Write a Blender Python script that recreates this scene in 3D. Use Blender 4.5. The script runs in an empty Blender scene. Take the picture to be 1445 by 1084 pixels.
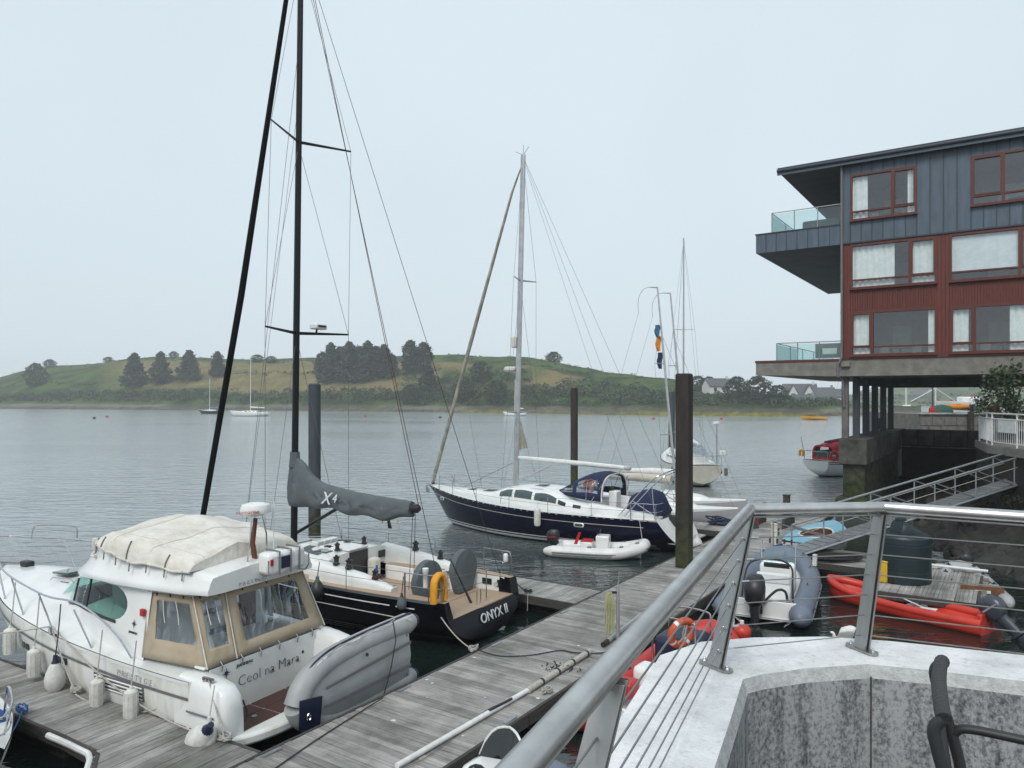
import bpy, bmesh, math, random
from mathutils import Vector, Matrix, noise
R = math.radians
random.seed(7)
S = bpy.context.scene
C = S.collection

# ------------------------------------------------------------------ camera
cam_d = bpy.data.cameras.new('camera'); cam = bpy.data.objects.new('camera', cam_d); C.objects.link(cam)
cam.location = (0, 0, 6.0); cam.rotation_euler = (R(90), 0, 0)
cam_d.sensor_width = 36; cam_d.lens = 36 * 1040 / 1445; cam_d.shift_y = 18 / 1445
cam_d.clip_start = .05; cam_d.clip_end = 6000
S.camera = cam
# ------------------------------------------------------------------ overcast daylight
SUN_EL, SUN_AZ = 46, 200
w = bpy.data.worlds.new('World'); S.world = w; w.use_nodes = True
nt = w.node_tree; nt.nodes.clear()
sky = nt.nodes.new('ShaderNodeTexSky'); sky.sky_type = 'NISHITA'; sky.sun_disc = False
sky.sun_elevation = R(SUN_EL); sky.sun_rotation = R(SUN_AZ); sky.dust_density = 4
mul = nt.nodes.new('ShaderNodeMix'); mul.data_type = 'RGBA'; mul.blend_type = 'MULTIPLY'; mul.inputs[0].default_value = 1
mul.inputs[7].default_value = (.1, .1, .1, 1)
nt.links.new(sky.outputs[0], mul.inputs[6])
tc = nt.nodes.new('ShaderNodeTexCoord'); cn = nt.nodes.new('ShaderNodeTexNoise')
cn.inputs['Scale'].default_value = 1.6; cn.inputs['Detail'].default_value = 3
nt.links.new(tc.outputs['Generated'], cn.inputs['Vector'])
cr = nt.nodes.new('ShaderNodeValToRGB')
cr.color_ramp.elements[0].position = .35; cr.color_ramp.elements[0].color = (.525, .602, .657, 1)
cr.color_ramp.elements[1].position = .68; cr.color_ramp.elements[1].color = (.578, .66, .712, 1)
nt.links.new(cn.outputs['Fac'], cr.inputs[0])
mx = nt.nodes.new('ShaderNodeMix'); mx.data_type = 'RGBA'; mx.inputs[0].default_value = .93
nt.links.new(mul.outputs[2], mx.inputs[6]); nt.links.new(cr.outputs[0], mx.inputs[7])
bg = nt.nodes.new('ShaderNodeBackground'); bg.inputs[1].default_value = 1.0
nt.links.new(mx.outputs[2], bg.inputs[0])
wo = nt.nodes.new('ShaderNodeOutputWorld'); nt.links.new(bg.outputs[0], wo.inputs[0])
sd = bpy.data.lights.new('sun', 'SUN'); sd.energy = 1.5; sd.angle = R(25); sd.color = (1, .97, .93)
so = bpy.data.objects.new('sun', sd); C.objects.link(so)
az = R(SUN_AZ); sdir = Vector((math.sin(az) * math.cos(R(SUN_EL)), math.cos(az) * math.cos(R(SUN_EL)), math.sin(R(SUN_EL))))
so.rotation_euler = sdir.to_track_quat('Z', 'Y').to_euler(); so.location = (0, -20, 60)
S.view_settings.view_transform = 'Standard'; S.view_settings.look = 'None'
S.view_settings.exposure = 0.41; S.view_settings.gamma = 1
try: S.view_settings.use_curve_mapping = False
except Exception: pass
S.cycles.use_denoising = True
S.cycles.max_bounces = 7; S.cycles.diffuse_bounces = 3; S.cycles.glossy_bounces = 3
S.cycles.transmission_bounces = 4; S.cycles.transparent_max_bounces = 10; S.cycles.volume_bounces = 1
S.cycles.caustics_reflective = False; S.cycles.caustics_refractive = False

# ------------------------------------------------------------------ materials
def _new(name):
    m = bpy.data.materials.new(name); m.use_nodes = True
    n = m.node_tree.nodes; b = n['Principled BSDF']
    return m, m.node_tree, b

def mat(name, col, rough=.5, metal=0, col2=None, scale=4, mixr=(.4, .65), bump=0, bscale=30, stretch=(1, 1, 1),
        coat=0, rand=0, spec=.5, detail=6, rough2=None, bstretch=(1, 1, 1)):
    """one principled surface; colour drifts between col and col2 with noise, optional bump and per-object tone"""
    m, t, b = _new(name); N = t.nodes; Lk = t.links.new
    if col2 is None: col2 = tuple(c * .86 for c in col)
    tc = N.new('ShaderNodeTexCoord'); vec = tc.outputs['Object']
    oi = None
    if rand:
        oi = N.new('ShaderNodeObjectInfo')
        sc = N.new('ShaderNodeMath'); sc.operation = 'MULTIPLY'; sc.inputs[1].default_value = 57.3
        Lk(oi.outputs['Random'], sc.inputs[0])
        ad = N.new('ShaderNodeVectorMath'); ad.operation = 'ADD'; Lk(vec, ad.inputs[0]); Lk(sc.outputs[0], ad.inputs[1]); vec = ad.outputs[0]
    mp = N.new('ShaderNodeMapping'); mp.inputs['Scale'].default_value = stretch; Lk(vec, mp.inputs['Vector'])
    nz = N.new('ShaderNodeTexNoise'); nz.inputs['Scale'].default_value = scale; nz.inputs['Detail'].default_value = detail
    nz.inputs['Roughness'].default_value = .62
    Lk(mp.outputs[0], nz.inputs['Vector'])
    cr = N.new('ShaderNodeValToRGB'); e = cr.color_ramp.elements
    e[0].position, e[1].position = mixr; e[0].color = (*col2, 1); e[1].color = (*col, 1)
    Lk(nz.outputs['Fac'], cr.inputs[0]); out = cr.outputs[0]
    if rand:
        mr = N.new('ShaderNodeMapRange'); mr.inputs[3].default_value = 1 - rand; mr.inputs[4].default_value = 1 + rand
        Lk(oi.outputs['Random'], mr.inputs[0])
        mm = N.new('ShaderNodeMix'); mm.data_type = 'RGBA'; mm.blend_type = 'MULTIPLY'; mm.inputs[0].default_value = 1
        Lk(out, mm.inputs[6]); Lk(mr.outputs[0], mm.inputs[7]); out = mm.outputs[2]
    Lk(out, b.inputs['Base Color'])
    b.inputs['Roughness'].default_value = rough; b.inputs['Metallic'].default_value = metal
    b.inputs['Specular IOR Level'].default_value = spec
    if rough2 is not None:
        r = N.new('ShaderNodeMapRange'); r.inputs[3].default_value = rough2; r.inputs[4].default_value = rough
        Lk(nz.outputs['Fac'], r.inputs[0]); Lk(r.outputs[0], b.inputs['Roughness'])
    if coat: b.inputs['Coat Weight'].default_value = coat; b.inputs['Coat Roughness'].default_value = .06
    if bump:
        mp2 = N.new('ShaderNodeMapping'); mp2.inputs['Scale'].default_value = bstretch; Lk(vec, mp2.inputs['Vector'])
        n2 = N.new('ShaderNodeTexNoise'); n2.inputs['Scale'].default_value = bscale; n2.inputs['Detail'].default_value = 4
        Lk(mp2.outputs[0], n2.inputs['Vector'])
        bp = N.new('ShaderNodeBump'); bp.inputs['Strength'].default_value = min(1, bump); bp.inputs['Distance'].default_value = .02 * max(1, bump)
        Lk(n2.outputs['Fac'], bp.inputs['Height']); Lk(bp.outputs[0], b.inputs['Normal'])
    return m

def glass(name, tint=(.55, .7, .68), see=.6, rough=.03, refl=.06):
    """thin pane: fresnel gloss over a tinted see-through layer"""
    m, t, b = _new(name); N = t.nodes; Lk = t.links.new; N.remove(b)
    tr = N.new('ShaderNodeBsdfTransparent'); tr.inputs[0].default_value = (*[c * see for c in tint], 1)
    gl = N.new('ShaderNodeBsdfGlossy'); gl.inputs['Roughness'].default_value = rough; gl.inputs[0].default_value = (.95, .97, 1, 1)
    fr = N.new('ShaderNodeLayerWeight'); pw = N.new('ShaderNodeMath'); pw.operation = 'POWER'; pw.inputs[1].default_value = 5; Lk(fr.outputs['Facing'], pw.inputs[0])
    mr = N.new('ShaderNodeMath'); mr.operation = 'MULTIPLY_ADD'; mr.inputs[1].default_value = .85; mr.inputs[2].default_value = refl; Lk(pw.outputs[0], mr.inputs[0])
    mx = N.new('ShaderNodeMixShader'); Lk(mr.outputs[0], mx.inputs[0]); Lk(tr.outputs[0], mx.inputs[1]); Lk(gl.outputs[0], mx.inputs[2])
    Lk(mx.outputs[0], N['Material Output'].inputs[0]); return m

def vinyl(name):
    """creased clear plastic sheet"""
    m, t, b = _new(name); N = t.nodes; Lk = t.links.new; N.remove(b)
    tc = N.new('ShaderNodeTexCoord'); mp = N.new('ShaderNodeMapping'); mp.inputs['Scale'].default_value = (1.5, 1.5, .45); mp.inputs['Rotation'].default_value = (.35, .55, .2)
    Lk(tc.outputs['Object'], mp.inputs['Vector'])
    nz = N.new('ShaderNodeTexNoise'); nz.inputs['Scale'].default_value = 3.2; nz.inputs['Detail'].default_value = 2.5; nz.inputs['Distortion'].default_value = .7
    Lk(mp.outputs[0], nz.inputs['Vector'])
    bp = N.new('ShaderNodeBump'); bp.inputs['Strength'].default_value = 1; bp.inputs['Distance'].default_value = .06; Lk(nz.outputs['Fac'], bp.inputs['Height'])
    tr = N.new('ShaderNodeBsdfTransparent'); tr.inputs[0].default_value = (.76, .80, .82, 1)
    gl = N.new('ShaderNodeBsdfGlossy'); gl.inputs['Roughness'].default_value = .12; gl.inputs[0].default_value = (.8, .86, .92, 1); Lk(bp.outputs[0], gl.inputs['Normal'])
    cr = N.new('ShaderNodeMapRange'); cr.inputs[1].default_value = .5; cr.inputs[2].default_value = .78; cr.inputs[3].default_value = .07; cr.inputs[4].default_value = .42
    Lk(nz.outputs['Fac'], cr.inputs[0])
    mx = N.new('ShaderNodeMixShader'); Lk(cr.outputs[0], mx.inputs[0]); Lk(tr.outputs[0], mx.inputs[1]); Lk(gl.outputs[0], mx.inputs[2])
    Lk(mx.outputs[0], N['Material Output'].inputs[0]); return m

M = {}
M['gel'] = mat('white_gelcoat', (.78, .79, .78), .22, col2=(.70, .71, .69), scale=1.3, coat=.3, bump=.03, bscale=3)
M['gel_old'] = mat('worn_white_gelcoat', (.74, .75, .73), .25, col2=(.55, .54, .47), scale=1.6, stretch=(1.5, 1.5, .4), mixr=(.26, .52), coat=.3)
M['nonskid'] = mat('white_nonskid_deck', (.68, .69, .68), .6, col2=(.60, .61, .60), scale=3, bump=.2, bscale=160)
M['black_gel'] = mat('black_gelcoat', (.003, .0035, .006), .10, col2=(.004, .005, .008), scale=.8, spec=.22)
M['navy_gel'] = mat('navy_gelcoat', (.0030, .0042, .016), .12, col2=(.004, .0055, .020), scale=.9, spec=.25)
M['cream_gel'] = mat('cream_gelcoat', (.66, .63, .55), .3, col2=(.55, .52, .44), scale=2, coat=.2)
M['grey_gel'] = mat('light_grey_gelcoat', (.46, .47, .48), .35, scale=2)
M['antifoul'] = mat('dark_antifouling', (.02, .022, .03), .7)
M['red_gel'] = mat('dark_red_stripe', (.22, .012, .03), .35)
M['teak'] = mat('pale_teak_deck', (.42, .31, .22), .65, col2=(.33, .24, .17), scale=6, stretch=(.25, 8, 1), mixr=(.3, .7))
M['teak_dark'] = mat('red_brown_teak', (.075, .028, .02), .5, col2=(.045, .018, .014), scale=6, stretch=(.3, 9, 1), mixr=(.3, .7))
M['steel'] = mat('polished_stainless', (.62, .63, .65), .2, 1, scale=20)
M['steel_rail'] = mat('brushed_stainless_rail', (.64, .635, .62), .28, 1, col2=(.50, .495, .485), scale=9, rough2=.38, bump=.05, bscale=220, bstretch=(1, 1, 1))
M['steel_plate'] = mat('brushed_stainless_plate', (.42, .42, .41), .42, 1, col2=(.34, .34, .33), scale=14, stretch=(1, 1, .1))
M['galv'] = mat('galvanised_steel', (.42, .44, .46), .45, .7, col2=(.30, .32, .34), scale=18)
M['alu'] = mat('silver_mast_alloy', (.50, .51, .52), .38, .6, col2=(.40, .41, .42), scale=3)
M['mast_black'] = mat('black_carbon_mast', (.004, .0045, .006), .35, spec=.25)
M['black_cloth'] = mat('black_sailcloth', (.004, .0045, .006), .8, spec=.15, bump=.4, bscale=22, bstretch=(1, 1, .2))
M['wire'] = mat('rigging_wire', (.16, .17, .18), .4, .5)
M['wire_dark'] = mat('dark_rope', (.025, .025, .03), .8)
M['wire_red'] = mat('red_flecked_rope', (.16, .02, .025), .8, col2=(.05, .03, .03), scale=30)
M['rope'] = mat('white_mooring_rope', (.52, .50, .46), .85, col2=(.36, .34, .30), scale=40, bump=.5, bscale=120)
M['rope_green'] = mat('old_yellow_green_rope', (.42, .42, .24), .9, col2=(.30, .31, .16), scale=30)
M['rope_blue'] = mat('blue_rope', (.03, .10, .30), .85, scale=40)
M['cover_grey'] = mat('grey_sail_cover', (.105, .125, .132), .85, col2=(.085, .102, .11), scale=3, bump=2.2, bscale=3.5, bstretch=(1, 1, .5))
M['cover_cream'] = mat('cream_canvas', (.68, .655, .60), .85, col2=(.53, .50, .43), scale=2.6, mixr=(.3, .6), bump=2.0, bscale=4, bstretch=(.6, 1.6, 1))
M['tent'] = mat('tan_canvas', (.40, .335, .25), .88, col2=(.29, .235, .145), scale=1.6, mixr=(.25, .6), bump=.5, bscale=6)
M['tent_trim'] = mat('white_canvas_trim', (.62, .60, .55), .8)
M['navy_cloth'] = mat('navy_canvas', (.006, .012, .048), .85, col2=(.009, .016, .06), scale=5, bump=.4, bscale=7)
M['red_cloth'] = mat('red_canvas', (.48, .02, .045), .85, col2=(.38, .014, .034), scale=3)
M['burg_cloth'] = mat('burgundy_sail_cover', (.20, .02, .045), .85, scale=3)
M['tan_sail'] = mat('weathered_furled_sail', (.38, .355, .30), .85, col2=(.21, .20, .165), scale=5, stretch=(1, 1, .4), bump=.6, bscale=14)
M['beige_sail'] = mat('beige_boom_cover', (.55, .51, .44), .85, scale=3)
M['fender'] = mat('white_fender_vinyl', (.66, .66, .63), .45, col2=(.48, .47, .42), scale=6, mixr=(.3, .6))
M['navy_vinyl'] = mat('navy_vinyl', (.012, .018, .05), .4)
M['black'] = mat('black_plastic', (.012, .012, .014), .42, col2=(.02, .02, .022))
M['black_rubber'] = mat('black_rubber', (.014, .014, .015), .75)
M['hypalon_grey'] = mat('blue_grey_inflatable_tube', (.155, .185, .235), .5, col2=(.12, .145, .19), scale=3, mixr=(.3, .7))
M['hypalon_light'] = mat('light_grey_inflatable_tube', (.36, .37, .375), .5, col2=(.29, .30, .30), scale=2.5, mixr=(.3, .7))
M['hypalon_mid'] = mat('mid_grey_rubber_strip', (.15, .15, .155), .6)
M['hypalon_white'] = mat('white_inflatable_tube', (.70, .70, .69), .42, col2=(.60, .60, .58), scale=3)
M['hypalon_red'] = mat('red_inflatable_tube', (.50, .035, .03), .5, col2=(.40, .025, .02), scale=3)
M['red_plastic'] = mat('red_moulded_plastic', (.55, .045, .025), .38, col2=(.42, .03, .018), scale=2.2, mixr=(.3, .65))
M['orange'] = mat('orange_lifebuoy_shell', (.60, .085, .02), .5, col2=(.5, .07, .02), scale=6)
M['yellow'] = mat('yellow_foam', (.74, .34, .012), .6, col2=(.62, .27, .01), scale=7)
M['yellow_plastic'] = mat('yellow_plastic', (.6, .38, .02), .45)
M['red'] = mat('red_paint', (.45, .02, .02), .45)
M['green'] = mat('green_tarpaulin', (.01, .07, .045), .6)
M['blue_deck'] = mat('pale_blue_deck_paint', (.22, .47, .60), .5, col2=(.18, .40, .52), scale=4)
M['sky_tint'] = M['blue_deck']
M['navy_flag'] = mat('navy_flag', (.01, .03, .08), .8)
M['orange_flag'] = mat('orange_flag', (.65, .23, .01), .8)
M['blue_flag'] = mat('blue_flag', (.03, .13, .22), .8)
M['white'] = mat('white_paint', (.74, .74, .73), .4, col2=(.62, .62, .60), scale=5)
M['white_lettering'] = mat('white_lettering', (.75, .76, .77), .5)
M['black_lettering'] = mat('black_lettering', (.015, .015, .02), .5)
M['grey_letter'] = mat('silver_lettering', (.32, .32, .34), .4)
M['wood_brown'] = mat('varnished_wood', (.14, .045, .02), .35, col2=(.09, .03, .014), scale=5, stretch=(1, 1, .2))
M['ply'] = mat('brown_plywood', (.17, .075, .03), .55, col2=(.12, .05, .02), scale=6)
M['glass_green'] = glass('green_tinted_glass', (.55, .84, .76), .86)
M['glass_dark'] = mat('dark_smoked_acrylic', (.012, .014, .016), .06, coat=.5)
M['glass_grey'] = mat('grey_smoked_acrylic', (.045, .075, .072), .06, coat=.5)
M['glass_win'] = glass('window_glass', (.90, .96, .98), 1.0, refl=.12)
M['glass_rail'] = glass('balustrade_glass', (.86, .96, .95), .96)
M['vinyl'] = vinyl('clear_vinyl_window')
M['plank'] = mat('weathered_grey_planking', (.33, .322, .31), .82, col2=(.14, .136, .13), scale=7, stretch=(.35, 9, 3), mixr=(.30, .60), rand=.30, bump=.8, bscale=30, bstretch=(.4, 8, 3), detail=8)
M['plank_dark'] = mat('dark_edge_timber', (.07, .065, .058), .85, col2=(.035, .033, .03), scale=5, stretch=(.4, 4, 4), bump=.5, bscale=20)
M['float_dark'] = mat('pontoon_float', (.03, .03, .03), .8, col2=(.018, .022, .014), scale=4)
M['pile_rust'] = mat('rusted_black_steel_plain', (.035, .026, .022), .8, col2=(.012, .011, .011), scale=3.5, stretch=(1, 1, .25), mixr=(.35, .6), bump=.4, bscale=12)
M['pile_blue'] = mat('blue_grey_coated_steel', (.055, .07, .085), .6, col2=(.04, .05, .06), scale=3, stretch=(1, 1, .2))
M['weed'] = mat('green_weed', (.03, .042, .012), .9, col2=(.014, .016, .01), scale=9, bump=.8, bscale=18)
M['concrete'] = mat('weathered_concrete', (.235, .225, .20), .88, col2=(.13, .125, .11), scale=2.2, mixr=(.3, .66), bump=.5, bscale=30)
M['concrete_dark'] = mat('dark_damp_concrete', (.105, .103, .092), .9, col2=(.018, .02, .015), scale=1.2, mixr=(.3, .66), bump=.5, bscale=16)
M['quay'] = mat('weedy_quay_wall', (.022, .023, .017), .92, col2=(.006, .009, .004), scale=.9, mixr=(.3, .66), bump=.8, bscale=9)
M['stone'] = mat('grey_quay_stone', (.16, .15, .135), .9, col2=(.08, .078, .065), scale=2.5, mixr=(.3, .66), bump=.6, bscale=12)
M['zinc'] = mat('blue_grey_zinc', (.088, .120, .155), .48, .15, col2=(.058, .083, .110), scale=2.2, stretch=(2.2, 2.2, .35), mixr=(.3, .68), rand=.10, bump=.05, bscale=4)
M['zinc_dark'] = mat('dark_zinc_trim', (.04, .052, .066), .5, .3)
M['timber'] = mat('red_cedar_frame', (.120, .024, .013), .5, col2=(.065, .014, .009), scale=5, stretch=(6, 6, .3), mixr=(.3, .7))
M['cladding'] = mat('red_timber_boards', (.150, .026, .014), .6, col2=(.075, .014, .009), scale=4, stretch=(5, 5, .3), mixr=(.3, .7), rand=.1)
M['soffit'] = mat('grey_soffit', (.085, .088, .088), .85, col2=(.07, .073, .073), scale=1)
M['curtain'] = mat('white_curtain', (.85, .85, .80), .9)
M['blind'] = mat('pale_roller_blind', (.78, .80, .78), .9)
M['room'] = mat('dim_interior', (.42, .44, .45), .9)
M['furn'] = mat('interior_furniture', (.10, .11, .12), .8)
M['tank'] = mat('green_plastic_tank', (.006, .018, .022), .42, col2=(.010, .024, .028), scale=2.5, mixr=(.3, .7), bump=.1, bscale=5)
M['parapet'] = mat('white_painted_concrete', (.78, .79, .79), .75, col2=(.64, .65, .66), scale=5, mixr=(.33, .6), bump=.3, bscale=70, detail=9)
M['chair'] = mat('dark_chair_frame', (.020, .022, .024), .5, col2=(.028, .03, .033), scale=6)
M['chair_pad'] = mat('charcoal_sling', (.04, .041, .042), .7, bump=.3, bscale=80)
M['rockmat'] = mat('dark_wet_rock', (.035, .033, .027), .7, col2=(.008, .009, .007), scale=3.2, mixr=(.3, .7), bump=.8, bscale=9)
M['leaf'] = mat('grey_green_leaf', (.055, .085, .035), .6, col2=(.03, .05, .022), scale=2, rand=.1)
M['conifer'] = mat('dark_conifer_needles', (.040, .060, .034), .8, col2=(.018, .030, .019), scale=.25, mixr=(.3, .7))
M['bush'] = mat('scrub_leaves', (.045, .07, .026), .8, col2=(.02, .034, .016), scale=.2, mixr=(.3, .7))
M['wood'] = mat('broadleaf_leaves', (.05, .08, .03), .8, col2=(.022, .038, .018), scale=.12, mixr=(.3, .7))
M['bark'] = mat('tree_bark', (.06, .045, .033), .9)
M['house_white'] = mat('white_render', (.62, .62, .60), .8)
M['house_stone'] = mat('stone_house_wall', (.26, .25, .23), .85)
M['slate'] = mat('slate_roof', (.09, .095, .105), .7)
M['dark'] = mat('dark_opening', (.02, .022, .025), .3)

def tidal(name, base, top, z0, z1):
    """a pile or wall surface whose foot is overgrown: weed gives way to the bare surface at a ragged tide line"""
    m = base.copy(); m.name = name; t = m.node_tree; N = t.nodes; Lk = t.links.new; b = N['Principled BSDF']
    src = b.inputs['Base Color'].links[0].from_socket
    tc = N.new('ShaderNodeTexCoord'); sp = N.new('ShaderNodeSeparateXYZ'); Lk(tc.outputs['Object'], sp.inputs[0])
    nz = N.new('ShaderNodeTexNoise'); nz.inputs['Scale'].default_value = 3.5; nz.inputs['Detail'].default_value = 6; Lk(tc.outputs['Object'], nz.inputs['Vector'])
    ad = N.new('ShaderNodeMath'); ad.operation = 'MULTIPLY_ADD'; Lk(nz.outputs['Fac'], ad.inputs[0]); ad.inputs[1].default_value = (z1 - z0) * 1.6; Lk(sp.outputs[2], ad.inputs[2])
    mr = N.new('ShaderNodeMapRange'); mr.inputs[1].default_value = z0 + (z1 - z0) * .8; mr.inputs[2].default_value = z1 + (z1 - z0) * .8; Lk(ad.outputs[0], mr.inputs[0])
    wc = N.new('ShaderNodeValToRGB'); e = wc.color_ramp.elements; e[0].position = .35; e[0].color = (.010, .012, .008, 1); e[1].position = .65; e[1].color = (*top, 1); Lk(nz.outputs['Fac'], wc.inputs[0])
    mx = N.new('ShaderNodeMix'); mx.data_type = 'RGBA'; Lk(mr.outputs[0], mx.inputs[0]); Lk(wc.outputs[0], mx.inputs[6]); Lk(src, mx.inputs[7]); Lk(mx.outputs[2], b.inputs['Base Color']); return m
def plank_mat():
    m = mat('weathered_planks', (.42, .408, .39), .82, col2=(.175, .169, .16), scale=7, stretch=(.35, 9, 3), mixr=(.30, .60), rand=.26, bump=.8, bscale=30, bstretch=(.4, 8, 3), detail=8)
    t = m.node_tree; N = t.nodes; Lk = t.links.new; b = N['Principled BSDF']; src = b.inputs['Base Color'].links[0].from_socket
    ge = N.new('ShaderNodeNewGeometry'); nz = N.new('ShaderNodeTexNoise'); nz.inputs['Scale'].default_value = .9; nz.inputs['Detail'].default_value = 7; nz.inputs['Roughness'].default_value = .68; Lk(ge.outputs['Position'], nz.inputs['Vector'])
    cr = N.new('ShaderNodeValToRGB'); e = cr.color_ramp.elements; e[0].position = .36; e[0].color = (.52, .54, .50, 1); e[1].position = .62; e[1].color = (1.12, 1.12, 1.12, 1); Lk(nz.outputs['Fac'], cr.inputs[0])
    mm = N.new('ShaderNodeMix'); mm.data_type = 'RGBA'; mm.blend_type = 'MULTIPLY'; mm.inputs[0].default_value = 1; Lk(src, mm.inputs[6]); Lk(cr.outputs[0], mm.inputs[7]); Lk(mm.outputs[2], b.inputs['Base Color']); return m
def speckle(m, sc, lo, cols=(.62, 1.0), pos=(.36, .5)):
    t = m.node_tree; N = t.nodes; Lk = t.links.new; b = N['Principled BSDF']; src = b.inputs['Base Color'].links[0].from_socket
    tc = N.new('ShaderNodeTexCoord'); nz = N.new('ShaderNodeTexNoise'); nz.inputs['Scale'].default_value = sc; nz.inputs['Detail'].default_value = 9; nz.inputs['Roughness'].default_value = .75; Lk(tc.outputs['Object'], nz.inputs['Vector'])
    cr = N.new('ShaderNodeValToRGB'); e = cr.color_ramp.elements; e[0].position, e[1].position = pos; e[0].color = (cols[0],) * 3 + (1,); e[1].color = (cols[1],) * 3 + (1,); Lk(nz.outputs['Fac'], cr.inputs[0])
    mm = N.new('ShaderNodeMix'); mm.data_type = 'RGBA'; mm.blend_type = 'MULTIPLY'; mm.inputs[0].default_value = lo; Lk(src, mm.inputs[6]); Lk(cr.outputs[0], mm.inputs[7]); Lk(mm.outputs[2], b.inputs['Base Color'])
speckle(M['parapet'], 38, .8, (.55, 1.0), (.30, .46)); speckle(M['parapet'], 3.2, .6, (.70, 1.0), (.35, .55)); speckle(M['concrete'], 25, .7)
M['chamfer'] = mat('bare_grey_concrete', (.52, .53, .53), .85, col2=(.33, .335, .33), scale=30, mixr=(.3, .65), bump=.4, bscale=120)
M['plank'] = plank_mat()
M['pile_rust'] = tidal('rusted_pile', M['pile_rust'], (.05, .055, .014), 1.6, 3.6); M['pile_tall_blue'] = tidal('coated_pile', M['pile_blue'], (.05, .055, .014), 1.6, 3.0)
M['pier_foot'] = tidal('weedy_pier', M['concrete_dark'], (.045, .06, .012), 1.6, 3.0)
# ------------------------------------------------------------------ mesh helpers
class MB:
    def __init__(s): s.v = []; s.f = []
    def add(s, vs, fs):
        k = len(s.v); s.v += [tuple(v) for v in vs]; s.f += [tuple(i + k for i in f) for f in fs]; return s
    def box(s, c, d, rot=None):
        x, y, z = [a / 2 for a in d]; c = Vector(c)
        P = [Vector(p) for p in ((-x, -y, -z), (x, -y, -z), (x, y, -z), (-x, y, -z), (-x, -y, z), (x, -y, z), (x, y, z), (-x, y, z))]
        if rot is not None: P = [rot @ p for p in P]
        return s.add([c + p for p in P], [(0, 3, 2, 1), (4, 5, 6, 7), (0, 1, 5, 4), (1, 2, 6, 5), (2, 3, 7, 6), (3, 0, 4, 7)])
    def tube(s, pts, r, n=8, caps=True, flat=1.0, up=None):
        P = [Vector(p) for p in pts]; m = len(P); rs = r if isinstance(r, (list, tuple)) else [r] * m
        base = len(s.v); prev = None
        for i in range(m):
            t = (P[min(i + 1, m - 1)] - P[max(i - 1, 0)]).normalized()
            if prev is None:
                a = Vector(up) if up is not None else (Vector((0, 0, 1)) if abs(t.z) < .95 else Vector((1, 0, 0)))
            else: a = prev
            b = t.cross(a)
            if b.length < 1e-6: b = t.orthogonal()
            b.normalize(); a = b.cross(t).normalized(); prev = a
            for k in range(n):
                q = 2 * math.pi * k / n
                s.v.append(tuple(P[i] + rs[i] * (math.cos(q) * a + math.sin(q) * flat * b)))
        for i in range(m - 1):
            for k in range(n):
                k2 = (k + 1) % n
                s.f.append((base + i * n + k, base + i * n + k2, base + (i + 1) * n + k2, base + (i + 1) * n + k))
        if caps:
            s.f.append(tuple(base + k for k in range(n))[::-1]); s.f.append(tuple(base + (m - 1) * n + k for k in range(n)))
        return s
    def grid(s, rows, cv=False, cu=False, skip=None):
        base = len(s.v); n = len(rows[0]); m = len(rows)
        for r in rows: s.v += [tuple(p) for p in r]
        for i in range(m if cu else m - 1):
            for j in range(n if cv else n - 1):
                if skip and skip(i, j): continue
                i2, j2 = (i + 1) % m, (j + 1) % n
                s.f.append((base + i * n + j, base + i * n + j2, base + i2 * n + j2, base + i2 * n + j))
        return s
    def poly(s, pts):
        return s.add(pts, [tuple(range(len(pts)))])
    def prism(s, poly, z0, z1):
        n = len(poly); a = [(p[0], p[1], z0) for p in poly]; b = [(p[0], p[1], z1) for p in poly]
        return s.add(a + b, [tuple(range(n))[::-1], tuple(range(n, 2 * n))] + [(i, (i + 1) % n, n + (i + 1) % n, n + i) for i in range(n)])
    def slab(s, pts, off):
        """closed plate: polygon pts thickened by the vector off"""
        n = len(pts); o = Vector(off); a = [Vector(p) for p in pts]; b = [p + o for p in a]
        return s.add(a + b, [tuple(range(n))[::-1], tuple(range(n, 2 * n))] + [(i, (i + 1) % n, n + (i + 1) % n, n + i) for i in range(n)])
    def lathe(s, prof, c=(0, 0, 0), axis=(0, 0, 1), n=16):
        A = Vector(axis).normalized(); X = A.orthogonal().normalized(); Y = A.cross(X); c = Vector(c); base = len(s.v)
        for r, h in prof:
            for k in range(n):
                q = 2 * math.pi * k / n; s.v.append(tuple(c + A * h + r * (math.cos(q) * X + math.sin(q) * Y)))
        for i in range(len(prof) - 1):
            for k in range(n):
                k2 = (k + 1) % n; s.f.append((base + i * n + k, base + i * n + k2, base + (i + 1) * n + k2, base + (i + 1) * n + k))
        if prof[0][0] > 1e-5: s.f.append(tuple(base + k for k in range(n))[::-1])
        if prof[-1][0] > 1e-5: s.f.append(tuple(base + (len(prof) - 1) * n + k for k in range(n)))
        return s
    def ball(s, c, r, nu=12, nv=8):
        r = r if isinstance(r, (tuple, list)) else (r, r, r); rows = []
        for i in range(nv + 1):
            p = math.pi * i / nv
            rows.append([(c[0] + r[0] * math.sin(p) * math.cos(2 * math.pi * j / nu), c[1] + r[1] * math.sin(p) * math.sin(2 * math.pi * j / nu), c[2] + r[2] * math.cos(p)) for j in range(nu)])
        return s.grid(rows, cv=True)
    def mesh(s, name, m, smooth=True, angle=38):
        me = bpy.data.meshes.new(name); me.from_pydata(s.v, [], s.f); me.validate()
        bm = bmesh.new(); bm.from_mesh(me)
        bmesh.ops.remove_doubles(bm, verts=bm.verts, dist=1e-5); bmesh.ops.recalc_face_normals(bm, faces=bm.faces)
        bm.to_mesh(me); bm.free()
        if m is not None: me.materials.append(M[m] if isinstance(m, str) else m)
        if smooth:
            me.polygons.foreach_set('use_smooth', [True] * len(me.polygons)); me.set_sharp_from_angle(angle=R(angle))
        me.update(); return me
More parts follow.
